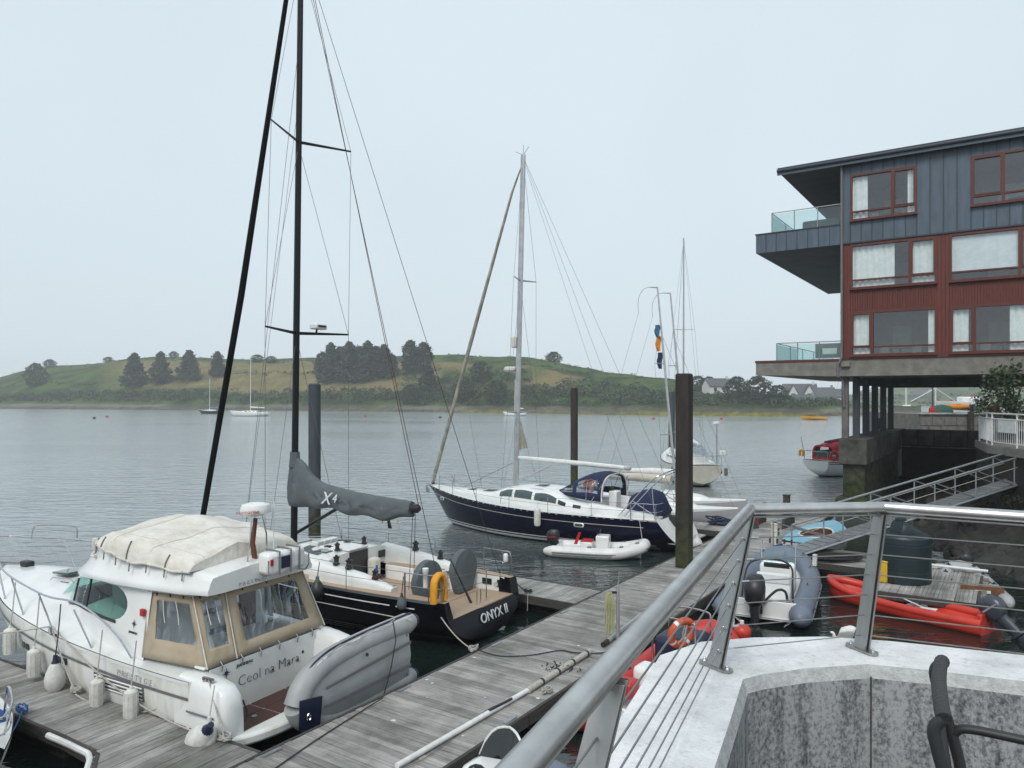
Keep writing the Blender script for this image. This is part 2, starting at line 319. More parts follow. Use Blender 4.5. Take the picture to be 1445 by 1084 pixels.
    def build(s, name, m, parent=None, smooth=True, angle=38, bev=0, sub=0, solid=0):
        o = bpy.data.objects.new(name, s.mesh(name, m, smooth, angle)); C.objects.link(o)
        if parent is not None: o.parent = parent
        if solid: md = o.modifiers.new('solid', 'SOLIDIFY'); md.thickness = solid; md.offset = 0
        if bev: md = o.modifiers.new('bevel', 'BEVEL'); md.width = bev; md.segments = 2; md.limit_method = 'ANGLE'
        if sub: md = o.modifiers.new('sub', 'SUBSURF'); md.levels = sub; md.render_levels = sub
        return o

def tag(o, label=None, cat=None, group=None, kind=None):
    if label: o['label'] = label
    if cat: o['category'] = cat
    if group: o['group'] = group
    if kind: o['kind'] = kind
    return o
def thing(name, label, cat, loc=(0, 0, 0), rz=0, group=None, rot=None):
    o = bpy.data.objects.new(name, None); C.objects.link(o); o.empty_display_size = .2
    o.location = loc; o.rotation_euler = rot if rot else (0, 0, R(rz))
    return tag(o, label, cat, group)
def copy_tree(o, parent=None):
    c = o.copy(); C.objects.link(c); c.parent = parent
    for ch in list(o.children): copy_tree(ch, c)
    return c
def inst(name, mesh, parent=None, loc=(0, 0, 0), rot=(0, 0, 0), scale=(1, 1, 1)):
    o = bpy.data.objects.new(name, mesh); C.objects.link(o); o.location = loc; o.rotation_euler = rot; o.scale = scale
    if parent is not None: o.parent = parent
    return o
def text(name, body, size, m, parent, mw, ext=.004, shear=0, space=1.0, thin=0):
    cu = bpy.data.curves.new(name, 'FONT'); cu.body = body; cu.size = size; cu.extrude = ext; cu.shear = shear; cu.space_character = space
    cu.align_x = 'CENTER'; cu.align_y = 'CENTER'; cu.resolution_u = 3; cu.offset = thin
    t = bpy.data.objects.new(name + '_tmp', cu); C.objects.link(t)
    bpy.context.view_layer.update()
    me = bpy.data.meshes.new_from_object(t.evaluated_get(bpy.context.evaluated_depsgraph_get()))
    bpy.data.objects.remove(t); bpy.data.curves.remove(cu)
    me.materials.clear(); me.materials.append(M[m])
    o = bpy.data.objects.new(name, me); C.objects.link(o); o.parent = parent; o.matrix_local = mw; return o
def frame_mat(pos, right, up):
    """matrix whose local x = right, y = up, z = outward"""
    r = Vector(right).normalized(); u = Vector(up); u = (u - r * u.dot(r)).normalized(); n = r.cross(u)
    return Matrix(((r.x, u.x, n.x, pos[0]), (r.y, u.y, n.y, pos[1]), (r.z, u.z, n.z, pos[2]), (0, 0, 0, 1)))
def interp(tb, t):
    """smooth (cubic) interpolation through (t, value) pairs"""
    if t <= tb[0][0]: return tb[0][1]
    if t >= tb[-1][0]: return tb[-1][1]
    for i in range(len(tb) - 1):
        a, b = tb[i], tb[i + 1]
        if t <= b[0]:
            h = b[0] - a[0]; q = (t - a[0]) / h
            d = (b[1] - a[1]) / h
            m0 = d if i == 0 else ((b[1] - tb[i - 1][1]) / (b[0] - tb[i - 1][0]))
            m1 = d if i + 2 >= len(tb) else ((tb[i + 2][1] - a[1]) / (tb[i + 2][0] - a[0]))
            q2, q3 = q * q, q * q * q
            return (2 * q3 - 3 * q2 + 1) * a[1] + (q3 - 2 * q2 + q) * h * m0 + (-2 * q3 + 3 * q2) * b[1] + (q3 - q2) * h * m1
def sag(a, b, d, n=14, wob=0):
    a, b = Vector(a), Vector(b); out = []
    for i in range(n + 1):
        t = i / n; p = a.lerp(b, t); p.z -= d * 4 * t * (1 - t)
        if wob: p += Vector((noise.noise((t * 5, a.x, 1)), noise.noise((t * 5, a.y, 2)), 0)) * wob * math.sin(math.pi * t)
        out.append(p)
    return out
def spline(pts, n=6):
    """Catmull-Rom through the points"""
    P = [Vector(p) for p in pts]; out = []
    for i in range(len(P) - 1):
        p0, p1, p2, p3 = P[max(i - 1, 0)], P[i], P[i + 1], P[min(i + 2, len(P) - 1)]
        for k in range(n):
            t = k / n; out.append(.5 * ((2 * p1) + (p2 - p0) * t + (2 * p0 - 5 * p1 + 4 * p2 - p3) * t * t + (3 * p1 - p0 - 3 * p2 + p3) * t ** 3))
    out.append(P[-1]); return out

# the marina grid: u runs along the main pontoon away from the terrace, v out along the fingers
UA, VA = 55.9, 145.9
U = Vector((math.cos(R(UA)), math.sin(R(UA)), 0)); V = Vector((math.cos(R(VA)), math.sin(R(VA)), 0)); P0 = Vector((-2.25, 13.78, 0))
def uv(u, v, z=0): p = P0 + U * u + V * v; return Vector((p.x, p.y, z))
DECK = .5
# ================================================================== water
def water_mat():
    m, t, b = _new('harbour_water'); N = t.nodes; Lk = t.links.new
    b.inputs['IOR'].default_value = 1.6
    tc = N.new('ShaderNodeTexCoord')
    def nz(scale, st, det, dist=0, rot=0):
        mp = N.new('ShaderNodeMapping'); mp.inputs['Scale'].default_value = st; mp.inputs['Rotation'].default_value = (0, 0, rot); Lk(tc.outputs['Object'], mp.inputs['Vector'])
        n = N.new('ShaderNodeTexNoise'); n.inputs['Scale'].default_value = scale; n.inputs['Detail'].default_value = det; n.inputs['Distortion'].default_value = dist
        Lk(mp.outputs[0], n.inputs['Vector']); return n.outputs['Fac']
    a = nz(.9, (.55, 1.5, 1), 2, .6, .25); c = nz(3.2, (.6, 1.3, 1), 3, .4, -.2); g = nz(.03, (.35, 1.6, 1), 3, .5)
    def mth(op, x, y):
        n = N.new('ShaderNodeMath'); n.operation = op
        for i, q in enumerate((x, y)):
            if isinstance(q, (int, float)): n.inputs[i].default_value = q
            else: Lk(q, n.inputs[i])
        return n.outputs[0]
    h = mth('ADD', mth('MULTIPLY', a, .85), mth('MULTIPLY', c, .34))
    gm = N.new('ShaderNodeMapRange'); gm.inputs[1].default_value = .35; gm.inputs[2].default_value = .65; gm.inputs[3].default_value = .4; gm.inputs[4].default_value = 1.3
    Lk(g, gm.inputs[0])
    bp = N.new('ShaderNodeBump'); bp.inputs['Distance'].default_value = .16; Lk(h, bp.inputs['Height'])
    # sheltered water inside the marina, wind-ruffled water out in the channel
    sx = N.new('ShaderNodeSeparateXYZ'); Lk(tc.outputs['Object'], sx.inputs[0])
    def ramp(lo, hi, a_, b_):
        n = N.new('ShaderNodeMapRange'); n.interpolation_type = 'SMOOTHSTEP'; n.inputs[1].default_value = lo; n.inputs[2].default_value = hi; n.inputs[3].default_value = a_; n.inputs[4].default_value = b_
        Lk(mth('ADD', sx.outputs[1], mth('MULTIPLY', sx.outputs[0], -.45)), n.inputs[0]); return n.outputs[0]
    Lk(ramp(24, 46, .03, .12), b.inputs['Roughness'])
    mc_ = N.new('ShaderNodeMix'); mc_.data_type = 'RGBA'; Lk(ramp(20, 50, 0, 1), mc_.inputs[0]); mc_.inputs[6].default_value = (.008, .016, .014, 1); mc_.inputs[7].default_value = (.29, .335, .35, 1); Lk(mc_.outputs[2], b.inputs['Base Color'])  # channel's pale base colour paints in sky brightness that the reflection lacks
    st = mth('MULTIPLY', gm.outputs[0], ramp(24, 60, .45, 1.25)); Lk(st, bp.inputs['Strength'])
    Lk(bp.outputs[0], b.inputs['Normal']); return m
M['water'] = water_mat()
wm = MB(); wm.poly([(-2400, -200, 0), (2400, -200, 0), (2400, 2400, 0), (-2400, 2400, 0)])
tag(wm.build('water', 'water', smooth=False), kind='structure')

# ================================================================== island across the channel
def apx(p): return (p - 722.5) / 1040
SH = [(apx(p), y) for p, y in ((-400, 470), (0, 367), (300, 328), (600, 284), (900, 240), (1100, 223), (1200, 232), (1300, 250))]
RZ = [(apx(p), z) for p, z in ((-400, 3), (-150, 11), (0, 18.5), (40, 23), (150, 28), (230, 30.5), (370, 28), (450, 28), (600, 29), (680, 27), (740, 25), (800, 20), (860, 16), (950, 12), (1000, 8.5), (1100, 5), (1200, 3), (1300, 1))]
RD = [(apx(p), d) for p, d in ((-400, 130), (0, 120), (600, 115), (800, 90), (1000, 60), (1100, 45), (1300, 40))]
def land(a, q):
    ys = interp(SH, a); rd = interp(RD, a); zr = interp(RZ, a); Y = ys + rd * q
    X = a * Y
    if q < .05: z = -.8 + q / .05 * 2.0
    elif q < .1: z = 1.2 + (q - .05) / .05 * 1.7
    elif q <= 1: k = (q - .1) / .9; z = 2.9 + (zr - 2.9) * (1 - (1 - k) ** 1.45)
    else: z = 2.9 + (zr - 2.9) * max(0, math.cos(min((q - 1) * .9, 1.5)))
    if q < .1: z = min(z, 2.9)
    n = noise.noise((X * .02, Y * .02, 3)) * 2.2 + noise.noise((X * .09, Y * .09, 5)) * .8
    z += n * min(1, max(0, (q - .06) * 4)) * min(1, zr / 12)
    if q < .12: z += noise.noise((X * .15, Y * .3, 9)) * .7 * (q > .012)
    return Vector((X, Y, z))
lm = MB(); NA, NQ = 300, 70; rows = []; cols = []
for i in range(NA + 1):
    a = apx(-400) + (apx(1300) - apx(-400)) * i / NA; row = []
    for j in range(NQ + 1):
        q = -.03 + 1.9 * (j / NQ) ** 1.25; row.append(land(a, q))
        px = a * 1040 + 722.5; p = row[-1]
        n1 = noise.noise((p.x * .03, p.y * .05, 1)); n2 = noise.noise((p.x * .12, p.y * .12, 7)); n3 = noise.noise((p.x * .35, p.y * .5, 2))
        if p.z < 1.1: c = Vector((.085, .078, .055)).lerp(Vector((.13, .125, .04)), max(0, min(1, (px - 420) / 250)) * max(0, .5 + n1 * 1.5)) * (1 + .55 * n3 + .2 * n2)
        elif q < .085: c = Vector((.15, .145, .125)).lerp(Vector((.07, .066, .05)), max(0, min(1, .5 + n1 * 2 + n2)))
        else:
            c = Vector((.060, .098, .026)).lerp(Vector((.024, .044, .014)), max(0, min(1, .5 + n2 * 2.4 + n1 * 1.5 + n3)))
            lo = .30 - .09 * math.sin((px - 130) / 240) + n1 * .06; hi = .80 - max(0, (px - 430)) / 430 * .22 + n2 * .04
            if 130 < px < 860 and lo < q < hi:
                f = min(1, (px - 130) / 60, (860 - px) / 60, (q - lo) / .03, (hi - q) / .03); f = max(0, f) * (.85 + .3 * n2) * (1 if px < 620 else max(.0, .35 + n1 * 2.5))
                c = c.lerp(Vector((.165, .135, .06)) * (1 + .25 * n2), max(0, min(1, f)))
            c = c * (1 + .25 * n3)
        cols.append((max(c.x, .005), max(c.y, .005), max(c.z, .005), 1))
    rows.append(row)
lm.grid(rows)
me = bpy.data.meshes.new('hill'); me.from_pydata(lm.v, [], lm.f)
at = me.color_attributes.new('ground', 'FLOAT_COLOR', 'POINT'); at.data.foreach_set('color', [x for c in cols for x in c])
me.polygons.foreach_set('use_smooth', [True] * len(me.polygons))
m, t, b = _new('hill_vegetation'); va = t.nodes.new('ShaderNodeVertexColor'); va.layer_name = 'ground'
nn = t.nodes.new('ShaderNodeTexNoise'); nn.inputs['Scale'].default_value = .7; nn.inputs['Detail'].default_value = 5
tcn = t.nodes.new('ShaderNodeTexCoord'); t.links.new(tcn.outputs['Object'], nn.inputs['Vector'])
mr = t.nodes.new('ShaderNodeMapRange'); mr.inputs[1].default_value = .3; mr.inputs[2].default_value = .7; mr.inputs[3].default_value = .72; mr.inputs[4].default_value = 1.25; t.links.new(nn.outputs[0], mr.inputs[0])
mm = t.nodes.new('ShaderNodeMix'); mm.data_type = 'RGBA'; mm.blend_type = 'MULTIPLY'; mm.inputs[0].default_value = 1
t.links.new(va.outputs[0], mm.inputs[6]); t.links.new(mr.outputs[0], mm.inputs[7]); t.links.new(mm.outputs[2], b.inputs['Base Color']); b.inputs['Roughness'].default_value = .95; b.inputs['Specular IOR Level'].default_value = .1
me.materials.append(m); ho = bpy.data.objects.new('hill', me); C.objects.link(ho); tag(ho, 'green island hill with a pale dry field across the water', 'hill', kind='structure')

# far land behind, fading in the mist
def far_land(name, a0, a1, Y, tbl, depth, seed):
    b = MB(); rows = []
    for i in range(81):
        a = a0 + (a1 - a0) * i / 80; row = []
        for j in range(13):
            q = j / 12; y = Y + depth * q; x = a * y; z = -1 + (interp(tbl, a * 1040 + 722.5) + 1) * math.sin(min(1, q * 1.25) * math.pi / 2) + noise.noise((x * .01, y * .01, seed)) * 3 * q
            row.append((x, y, z))
        rows.append(row)
    b.grid(rows); o = b.build(name, M['far_field'], smooth=True, angle=80); return tag(o, kind='structure')
M['far_field'] = mat('far_fields', (.10, .13, .045), .95, col2=(.035, .055, .025), scale=.018, mixr=(.42, .56), detail=3)
far_land('far_hillside', apx(1120), apx(1900), 470, [(1120, 2), (1180, 5), (1270, 18), (1360, 34), (1450, 42), (1900, 48)], 260, 4)
far_land('distant_headland', apx(-500), apx(120), 1050, [(-500, 70), (-60, 55), (20, 30), (70, 20), (120, 8)], 300, 8)

# ------------------------------------------------------------------ leaf masses
def leaf(b, p, s, rnd, up=0):
    n = Vector((rnd.gauss(0, 1), rnd.gauss(0, 1), rnd.gauss(0, 1) + up)).normalized(); t = n.orthogonal().normalized(); t = Matrix.Rotation(rnd.random() * 6.28, 3, n) @ t; w_ = n.cross(t)
    b.v += [tuple(p + t * s), tuple(p + w_ * s * .62), tuple(p - t * s), tuple(p - w_ * s * .62)]; k = len(b.v) - 4; b.f.append((k, k + 1, k + 2, k + 3))
def crown(kind, seed, n):
    """unit-height crown: leaf clumps spread through an uneven volume"""
    rnd = random.Random(seed); b = MB()
    for c in range(n):
        h = rnd.random()
        if kind == 'cone': r = .36 * (1 - h) ** .62 * (.75 + .5 * noise.noise((seed * 3.1, h * 6, 0)) + .25)
        elif kind == 'tall': r = .30 * (math.sin(math.pi * (.12 + .86 * h)) ** .55)
        else: r = .52 * math.sqrt(max(.02, 1 - (2 * h - .85) ** 2 / 1.4))
        q = rnd.random() * 6.283; r *= .82 + .36 * noise.noise((math.cos(q) * 1.6, math.sin(q) * 1.6 + seed, h * 4)); rr = r * rnd.random() ** .35
        p = Vector((rr * math.cos(q), rr * math.sin(q), .04 + .96 * h))
        for k in range(7):
            leaf(b, p + Vector((rnd.gauss(0, .026), rnd.gauss(0, .026), rnd.gauss(0, .02))), rnd.uniform(.024, .046), rnd, .6)
    return b
def leafmesh(b, name, m):
    me = bpy.data.meshes.new(name); me.from_pydata(b.v, [], b.f); me.materials.append(M[m]); return me
CONE = [leafmesh(crown('cone', i, 420), 'crown', 'conifer') for i in range(4)]
TALL = [leafmesh(crown('tall', 20 + i, 380), 'crown', 'conifer') for i in range(4)]
RND = [leafmesh(crown('round', 40 + i, 380), 'crown', 'wood') for i in range(5)]
tk = MB(); tk.tube([(0, 0, 0), (.01, 0, .3), (0, .01, .7)], [.03, .022, .008], 7); tk.tube([(0, 0, .25), (.12, .05, .5)], [.014, .004], 5); tk.tube([(0, 0, .3), (-.1, .08, .55)], [.013, .004], 5)
TRUNK = tk.mesh('trunk', 'bark')
def tree(px, q, hgt, mesh, label, group, wid=1.0, name='tree', cat='tree'):
    p = land(apx(px), q); o = thing(name, label, cat, p - Vector((0, 0, .3)), random.random() * 360, group)
    inst('trunk', TRUNK, o, scale=(hgt,) * 3); inst('crown', mesh, o, scale=(hgt * wid, hgt * wid, hgt)); return o
GL = 'conifers on the island hill'
tree(50, .40, 12.5, RND[0], 'round dark tree alone at the far left of the hill', GL, 1.05)
for i, (p, q, h, wd, lb) in enumerate(((190, .32, 17, 1.25, 'broad conifer leftmost of the four on the dry field'), (227, .35, 16, 1.25, 'conifer second from left of the four on the dry field'), (267, .39, 15.5, 1.3, 'conifer third from left of the four on the dry field'), (307, .45, 13.2, 1.2, 'smallest conifer rightmost of the four on the dry field'))):
    tree(p, q, h, CONE[i], lb, GL, wd, 'conifer')
for i, (p, q, h) in enumerate(((455, .37, 13.5), (467, .35, 18), (481, .38, 15.5), (493, .35, 18.5), (507, .38, 15.8), (519, .36, 18), (531, .39, 14.8), (542, .40, 15.5), (552, .44, 10.5))):
    tree(p, q, h, (TALL, CONE)[i % 2][i % 4], ('leftmost', 'second from left', 'third from left', 'fourth from left', 'middle', 'fourth from right', 'third from right', 'second from right', 'rightmost')[i] + ' conifer of the dense hilltop clump', 'conifers in the hilltop clump', 1.15, 'conifer')
tree(579, .47, 15.5, TALL[1], 'left of two tall conifers right of the hilltop clump', GL, 1.0, 'conifer')
tree(598, .47, 14, TALL[2], 'right of two tall conifers right of the hilltop clump', GL, 1.1, 'conifer')
tree(604, .24, 11.5, CONE[2], 'squat grey conifer below the two tall ones', GL, 1.35, 'conifer')
tree(580, .11, 8, RND[1], 'round tree at the foot of the dry field near shore', 'island trees', 1.2)
for p, q, h, lb in ((655, .15, 9.5, 'round tree by shore left of the grey yacht mast'), (678, .37, 9, 'dark round tree high on the slope left of the grey yacht mast'), (700, .12, 9, 'round shore tree just left of the grey yacht mast'), (781, .95, 5, 'small bush on the skyline right of the grey yacht mast'), (363, .80, 4.5, 'low skyline bush beside the black furled sail'), (383, .76, 4, 'second low skyline bush beside the black furled sail'),
        (70, .9, 5, 'low bush on the skyline at far left'), (245, 1.02, 4, 'tiny bush on the hill crest above the conifers'), (153, 1.0, 4, 'tiny bush standing out on the left hill crest'),
        (985, .8, 6, 'windswept tree on the low ridge right of the dark pile'), (1000, .8, 6.5, 'tree left of the hidden roof on the point'), (1040, .3, 8.5, 'big round tree on the point'), (1070, .3, 9, 'tallest tree on the point left of the houses'), (1098, .25, 6.5, 'tree beside the gabled houses')):
    tree(p, q, h, RND[int(p) % 5], lb, 'island trees', 1.25 if h > 6 else 1.8)

def mass(name, label, pts, m, sz, k, cat='scrub', parent=None):
    rnd = random.Random(len(pts)); b = MB()
    for p, r in pts:
        for i in range(k):
            d = Vector((rnd.gauss(0, 1), rnd.gauss(0, 1), abs(rnd.gauss(0, .9)))).normalized(); f = r * (.7 + .3 * rnd.random())
            leaf(b, Vector(p) + Vector((d.x * f, d.y * f, d.z * f * .85)), rnd.uniform(.6, 1.2) * sz, rnd, .5)
    o = bpy.data.objects.new(name, leafmesh(b, name, m)); C.objects.link(o); return tag(o, label, cat, kind='stuff')
rnd = random.Random(3); pts = []
for i in range(520):
    px = rnd.uniform(-150, 660); q = rnd.choice((.11, .13, .15, .19)) + rnd.random() * .05; p = land(apx(px), q); pts.append((p, rnd.uniform(1.6, 3.2)))
mass('hedge', 'dark scrub hedge along the island shore', pts, 'bush', .5, 34, 'hedge')
pts = []
for i in range(560):
    px = rnd.uniform(560, 1190); mq = .35 + .3 * noise.noise((px * .02, 0, 0)) + (.5 if px > 1000 else .15 if px > 850 else 0); q = .1 + rnd.random() * mq; p = land(apx(px), q); pts.append((p, rnd.uniform(1.6, 3.6)))
mass('woodland', 'low green woodland along the right of the island shore', pts, 'wood', .5, 34, 'wood')
pts = []
for i in range(160):
    px = rnd.uniform(-50, 950); q = .75 + rnd.random() * .28; p = land(apx(px), q); pts.append((p - Vector((0, 0, .5)), rnd.uniform(.8, 1.7)))
for i in range(150):
    f = rnd.random(); k = rnd.randrange(4); px, q = ((-40 + 190 * f, .52 - .16 * f), (60 + 130 * f, .22 + .05 * f), (330 + 130 * f, .50 + .02 * f), (600 + 250 * f, .5 + .25 * f))[k]; p = land(apx(px), q + rnd.gauss(0, .012)); pts.append((p - Vector((0, 0, .4)), rnd.uniform(.7, 1.5)))
mass('gorse', 'low dark gorse along the hill crest', pts, 'bush', .4, 16, 'scrub')

# ------------------------------------------------------------------ far houses
def house(x, y, z, rz, w, d, h, rh, wall, label, group, wins=3, gables=()):
    o = thing('house', label, 'house', (x, y, z), rz, group)
    b = MB(); b.box((0, 0, h / 2), (w, d, h)); b.add([(-w / 2, -d / 2, h), (-w / 2, d / 2, h), (-w / 2, 0, h + rh), (w / 2, -d / 2, h), (w / 2, d / 2, h), (w / 2, 0, h + rh)], [(0, 1, 2), (3, 5, 4)]); b.build('wall', wall, o, False)
    b = MB()
    for s_ in (-1, 1): b.slab([(-w / 2 - .3, s_ * (d / 2 + .4), h - .35), (w / 2 + .3, s_ * (d / 2 + .4), h - .35), (w / 2 + .3, 0, h + rh + .05), (-w / 2 - .3, 0, h + rh + .05)], (0, 0, .18))
    rf = b.build('roof', 'slate', o, False)
    MB().box((w * .42, 0, h + rh + .3), (.7, .7, 1.4)).build('chimney', wall, rf, False)
    for i in range(wins):
        xx = -w / 2 + w * (i + .5) / wins
        if any(abs(xx - g) < 1.6 for g in gables): continue
        MB().box((xx, -d / 2 - .03, h * .55), (1.1, .08, 1.3)).build('window', 'dark', o, False)
    for g in gables:
        b = MB(); gw = 2.0; b.slab([(g - gw, -d / 2 - 1, 0), (g + gw, -d / 2 - 1, 0), (g + gw, -d / 2 - 1, h), (g, -d / 2 - 1, h + rh * .9), (g - gw, -d / 2 - 1, h)], (0, 1.5, 0)); gb = b.build('gable', 'house_white', o, False)
        b = MB()
        for s_ in (-1, 1): b.slab([(g, -d / 2 - 1.3, h + rh * .93), (g + s_ * (gw + .3), -d / 2 - 1.3, h - .3), (g + s_ * (gw + .3), 0, h - .3), (g, 0, h + rh * .93)], (0, 0, .2))
        b.build('gable_roof', 'slate', gb, False)
        MB().box((g, -d / 2 - 1.03, h * .9), (1.3, .1, 2.6)).build('window', 'dark', gb, False)
    return o
GH = 'houses across the water'
def hp(px, Y): return apx(px) * Y
house(hp(1128, 262), 262, 2.6, -14, 11, 8, 3.6, 4.2, 'house_white', 'white twin gabled house with slate roof on the point', GH, 4, (-2.6, 2.6))
house(hp(1158, 268), 268, 2.4, -10, 9, 7, 3.2, 3.6, 'house_stone', 'stone house with slate roof right of the gabled house', GH, 3)
house(hp(1134, 250), 250, 1.8, -14, 7, 5, 2.2, 2.6, 'house_stone', 'low stone cottage in front of the twin gabled house', GH, 2)
house(hp(1177, 300), 300, 2.2, 5, 8, 6, 4, 2.8, 'house_white', 'white house beside the far yacht masts', GH, 3)
house(hp(1012, 268), 268, 7.0, 12, 9, 6, 3, 2.5, 'house_white', 'pale roofed house half hidden by trees on the ridge', GH, 2)
hs = ((1300, 520, 3.5, 12, 'white house with flat front by the far shore under the building'), (1318, 560, 9, 9, 'small white house above the far shore'), (1345, 600, 20, 12, 'white house highest on the far hillside'), (1352, 560, 13, 16, 'long white house midway up the far hillside'), (1368, 570, 15, 10, 'white house in the middle of the far terrace row'), (1384, 560, 12, 11, 'white house at the right of the far terrace row'), (1306, 640, 30, 9, 'tiny white house alone near the top of the far hillside'), (1400, 540, 9, 10, 'white house partly behind the quayside tree'))
for i, (px, Y, z, wd, lb) in enumerate(hs): house(hp(px, Y), Y, z, -20 + i * 7, wd, 7, 4.2, 2.4, 'house_white', lb, 'houses on the far hillside', 3)
pts = []
for i in range(420):
    px = rnd.uniform(1130, 1520); q = rnd.random(); Y = 475 + 250 * q; z = interp([(1120, 2), (1180, 5), (1270, 18), (1360, 34), (1450, 42), (1900, 48)], px) * math.sin(min(1, q * 1.25) * math.pi / 2)
    if noise.noise((px * .03, q * 5, 0)) < -.05 and q > .12: continue
    pts.append(((hp(px, Y), Y, z - .5), rnd.uniform(2, 4.5)))
mass('far_woodland', 'hazy trees on the far hillside beneath the building', pts, 'wood', .9, 24, 'wood')
# ================================================================== pontoons
def plank_mesh(wd, th):
    b = MB(); b.box((0, 0, 0), (1, wd, th)); return b.mesh('plank', 'plank', smooth=False)
PL = plank_mesh(.133, .035); PLN = plank_mesh(.092, .03)
def jit(a): return random.uniform(-a, a)
GP = 'floating walkways of the marina'
def lay(parent, n, pitch, length, axis, start=0.0, mesh=PL, z=-.0175):
    """n planks across; length(i) -> (centre offset, length); axis 'x' = laid along local x progress"""
    for i in range(n):
        c, ln = length(i); o = inst('plank', mesh, parent, scale=(ln, 1, 1))
        o.location = (start + i * pitch, c, z + jit(.004)); o.rotation_euler = (jit(.006), jit(.003), R(90) + jit(.002))
# main pontoon: local x along u, local y along v (0 .. -2.67)
mp = thing('pontoon', 'wide grey plank main pontoon running away past all the boats', 'pontoon', uv(-7, 0, DECK), UA, GP)
lay(mp, 243, .14, lambda i: (-1.335, 2.55 if i % 31 != 30 else 2.60), 'x', .07)
for yy in (-.03, -2.64):
    for k in range(9): MB().box((k * 3.8 + 1.9, yy, -.10), (3.77, .06, .22)).build('edge_board', 'plank_dark', mp, False)
for yy in (-.45, -2.2):
    for k in range(9): MB().box((k * 3.8 + 1.9, yy, -.42), (2.9, .75, .5)).build('float', 'float_dark', mp, False, bev=.05)
for k in range(12):
    for yy in (-.13, -2.54):
        MB().box((k * 3 + 1.2, yy, .012), (.34, .07, .016)).build('steel_strap', 'galv', mp, False)
rnd = random.Random(31); b = MB()
for k in range(46):
    x, y, s_ = rnd.uniform(6, 30), rnd.uniform(-2.5, -.15), rnd.uniform(.015, .045); n = rnd.randint(6, 9)
    b.poly([(x + s_ * (.6 + .7 * rnd.random()) * math.cos(j * 6.283 / n), y + s_ * (.6 + .7 * rnd.random()) * math.sin(j * 6.283 / n), .0075) for j in range(n)])
tag(b.build('bird_droppings', 'white', mp, False), kind='stuff')
def finger(label, root, ang, L, wfun, pitch=.14):
    o = thing('finger_pontoon', label, 'pontoon', root, ang, GP); n = int(L / pitch)
    lay(o, n, pitch, lambda i: (wfun(i * pitch) / 2 + .005 * jit(1), wfun(i * pitch)), 'x', .07)
    for side in (0, 1):
        k = 0.0
        while k < L - .1:
            e = min(L, k + 1.05 if side and k < 2.2 else k + 3.6)
            a, c = (k, 0 - .03 if not side else wfun(k) + .03), (e, -.03 if not side else wfun(e) + .03)
            b = MB(); d = Vector((c[0] - a[0], c[1] - a[1], 0)); ln = d.length; rz = Matrix.Rotation(math.atan2(d.y, d.x), 3, 'Z')
            b.box(((a[0] + c[0]) / 2, (a[1] + c[1]) / 2, -.1), (ln, .06, .22), rz); b.build('edge_board', 'plank_dark', o, False); k = e
    for k in range(int(L / 3)): MB().box((k * 3 + 1.6, wfun(3) / 2, -.42), (2.3, min(1, wfun(3) * .8), .5)).build('float', 'float_dark', o, False, bev=.05)
    return o
f1 = finger('narrow finger pontoon in front of the white motor cruiser', uv(-2.93, .02, DECK), 149.4, 13.6, lambda x: 1.18 if x > 2.2 else 1.18 + (2.2 - x) * .72)
b = MB(); b.tube([(3.5, 1.29, -.03), (2.9, 1.29, -.03), (2.3, 1.31, -.03), (2.1, 1.40, -.03), (1.2, 2.05, -.03), (.1, 2.85, -.03)], .05, 8); b.build('white_edge_fender', 'white', f1)
f2 = finger('finger pontoon between the black and the navy yachts', uv(8.55, .02, DECK), VA, 13.2, lambda x: 1.55)
f3 = finger('far finger pontoon behind the dark pile', uv(21.3, .02, DECK), VA, 9.5, lambda x: 1.8)
f4 = thing('walkway', 'short plank walkway from main pontoon to the tank raft', 'pontoon', uv(15.9, -2.72, DECK - .03), UA, GP)
for i in range(11):
    o = inst('plank', PL, f4, scale=(3.3, 1, 1)); o.location = (.07 + i * .14, -1.66, -.017 + jit(.004)); o.rotation_euler = (0, 0, R(90))
for x in (0, 1.52): MB().box((x, -1.66, -.1), (.05, 3.3, .2)).build('edge_board', 'plank_dark', f4, False)
MB().tube([(1.75, -.1, .02), (1.75, -3.9, .05)], .13, 10).build('log', 'stone', f4)
rf = thing('raft', 'small square plank raft carrying the green tank', 'raft', uv(13.2, -6.1, DECK - .05), UA)
for i in range(27):
    o = inst('plank', PLN, rf, scale=(4.0, 1, 1)); o.location = (2.0, -.06 - i * .1, -.015 + jit(.004)); o.rotation_euler = (0, jit(.003), jit(.002))
for x in (-.03, 4.03): MB().box((x, -1.36, -.1), (.06, 2.8, .2)).build('edge_board', 'plank_dark', rf, False)
for y in (.02, -2.75): MB().box((2, y, -.1), (4.1, .06, .2)).build('edge_board', 'plank_dark', rf, False)
MB().box((2, -1.36, -.4), (3.7, 2.3, .45)).build('float', 'float_dark', rf, False, bev=.05)
for k in range(7): MB().box((.35 + k * .58, -2.86, -.05), (.09, .14, .18)).build('block', 'plank', rf, False)
MB().tube([(3.95, -.6, .12), (3.95, -2.9, .12)], .045, 8).build('edge_pipe', 'white', rf)
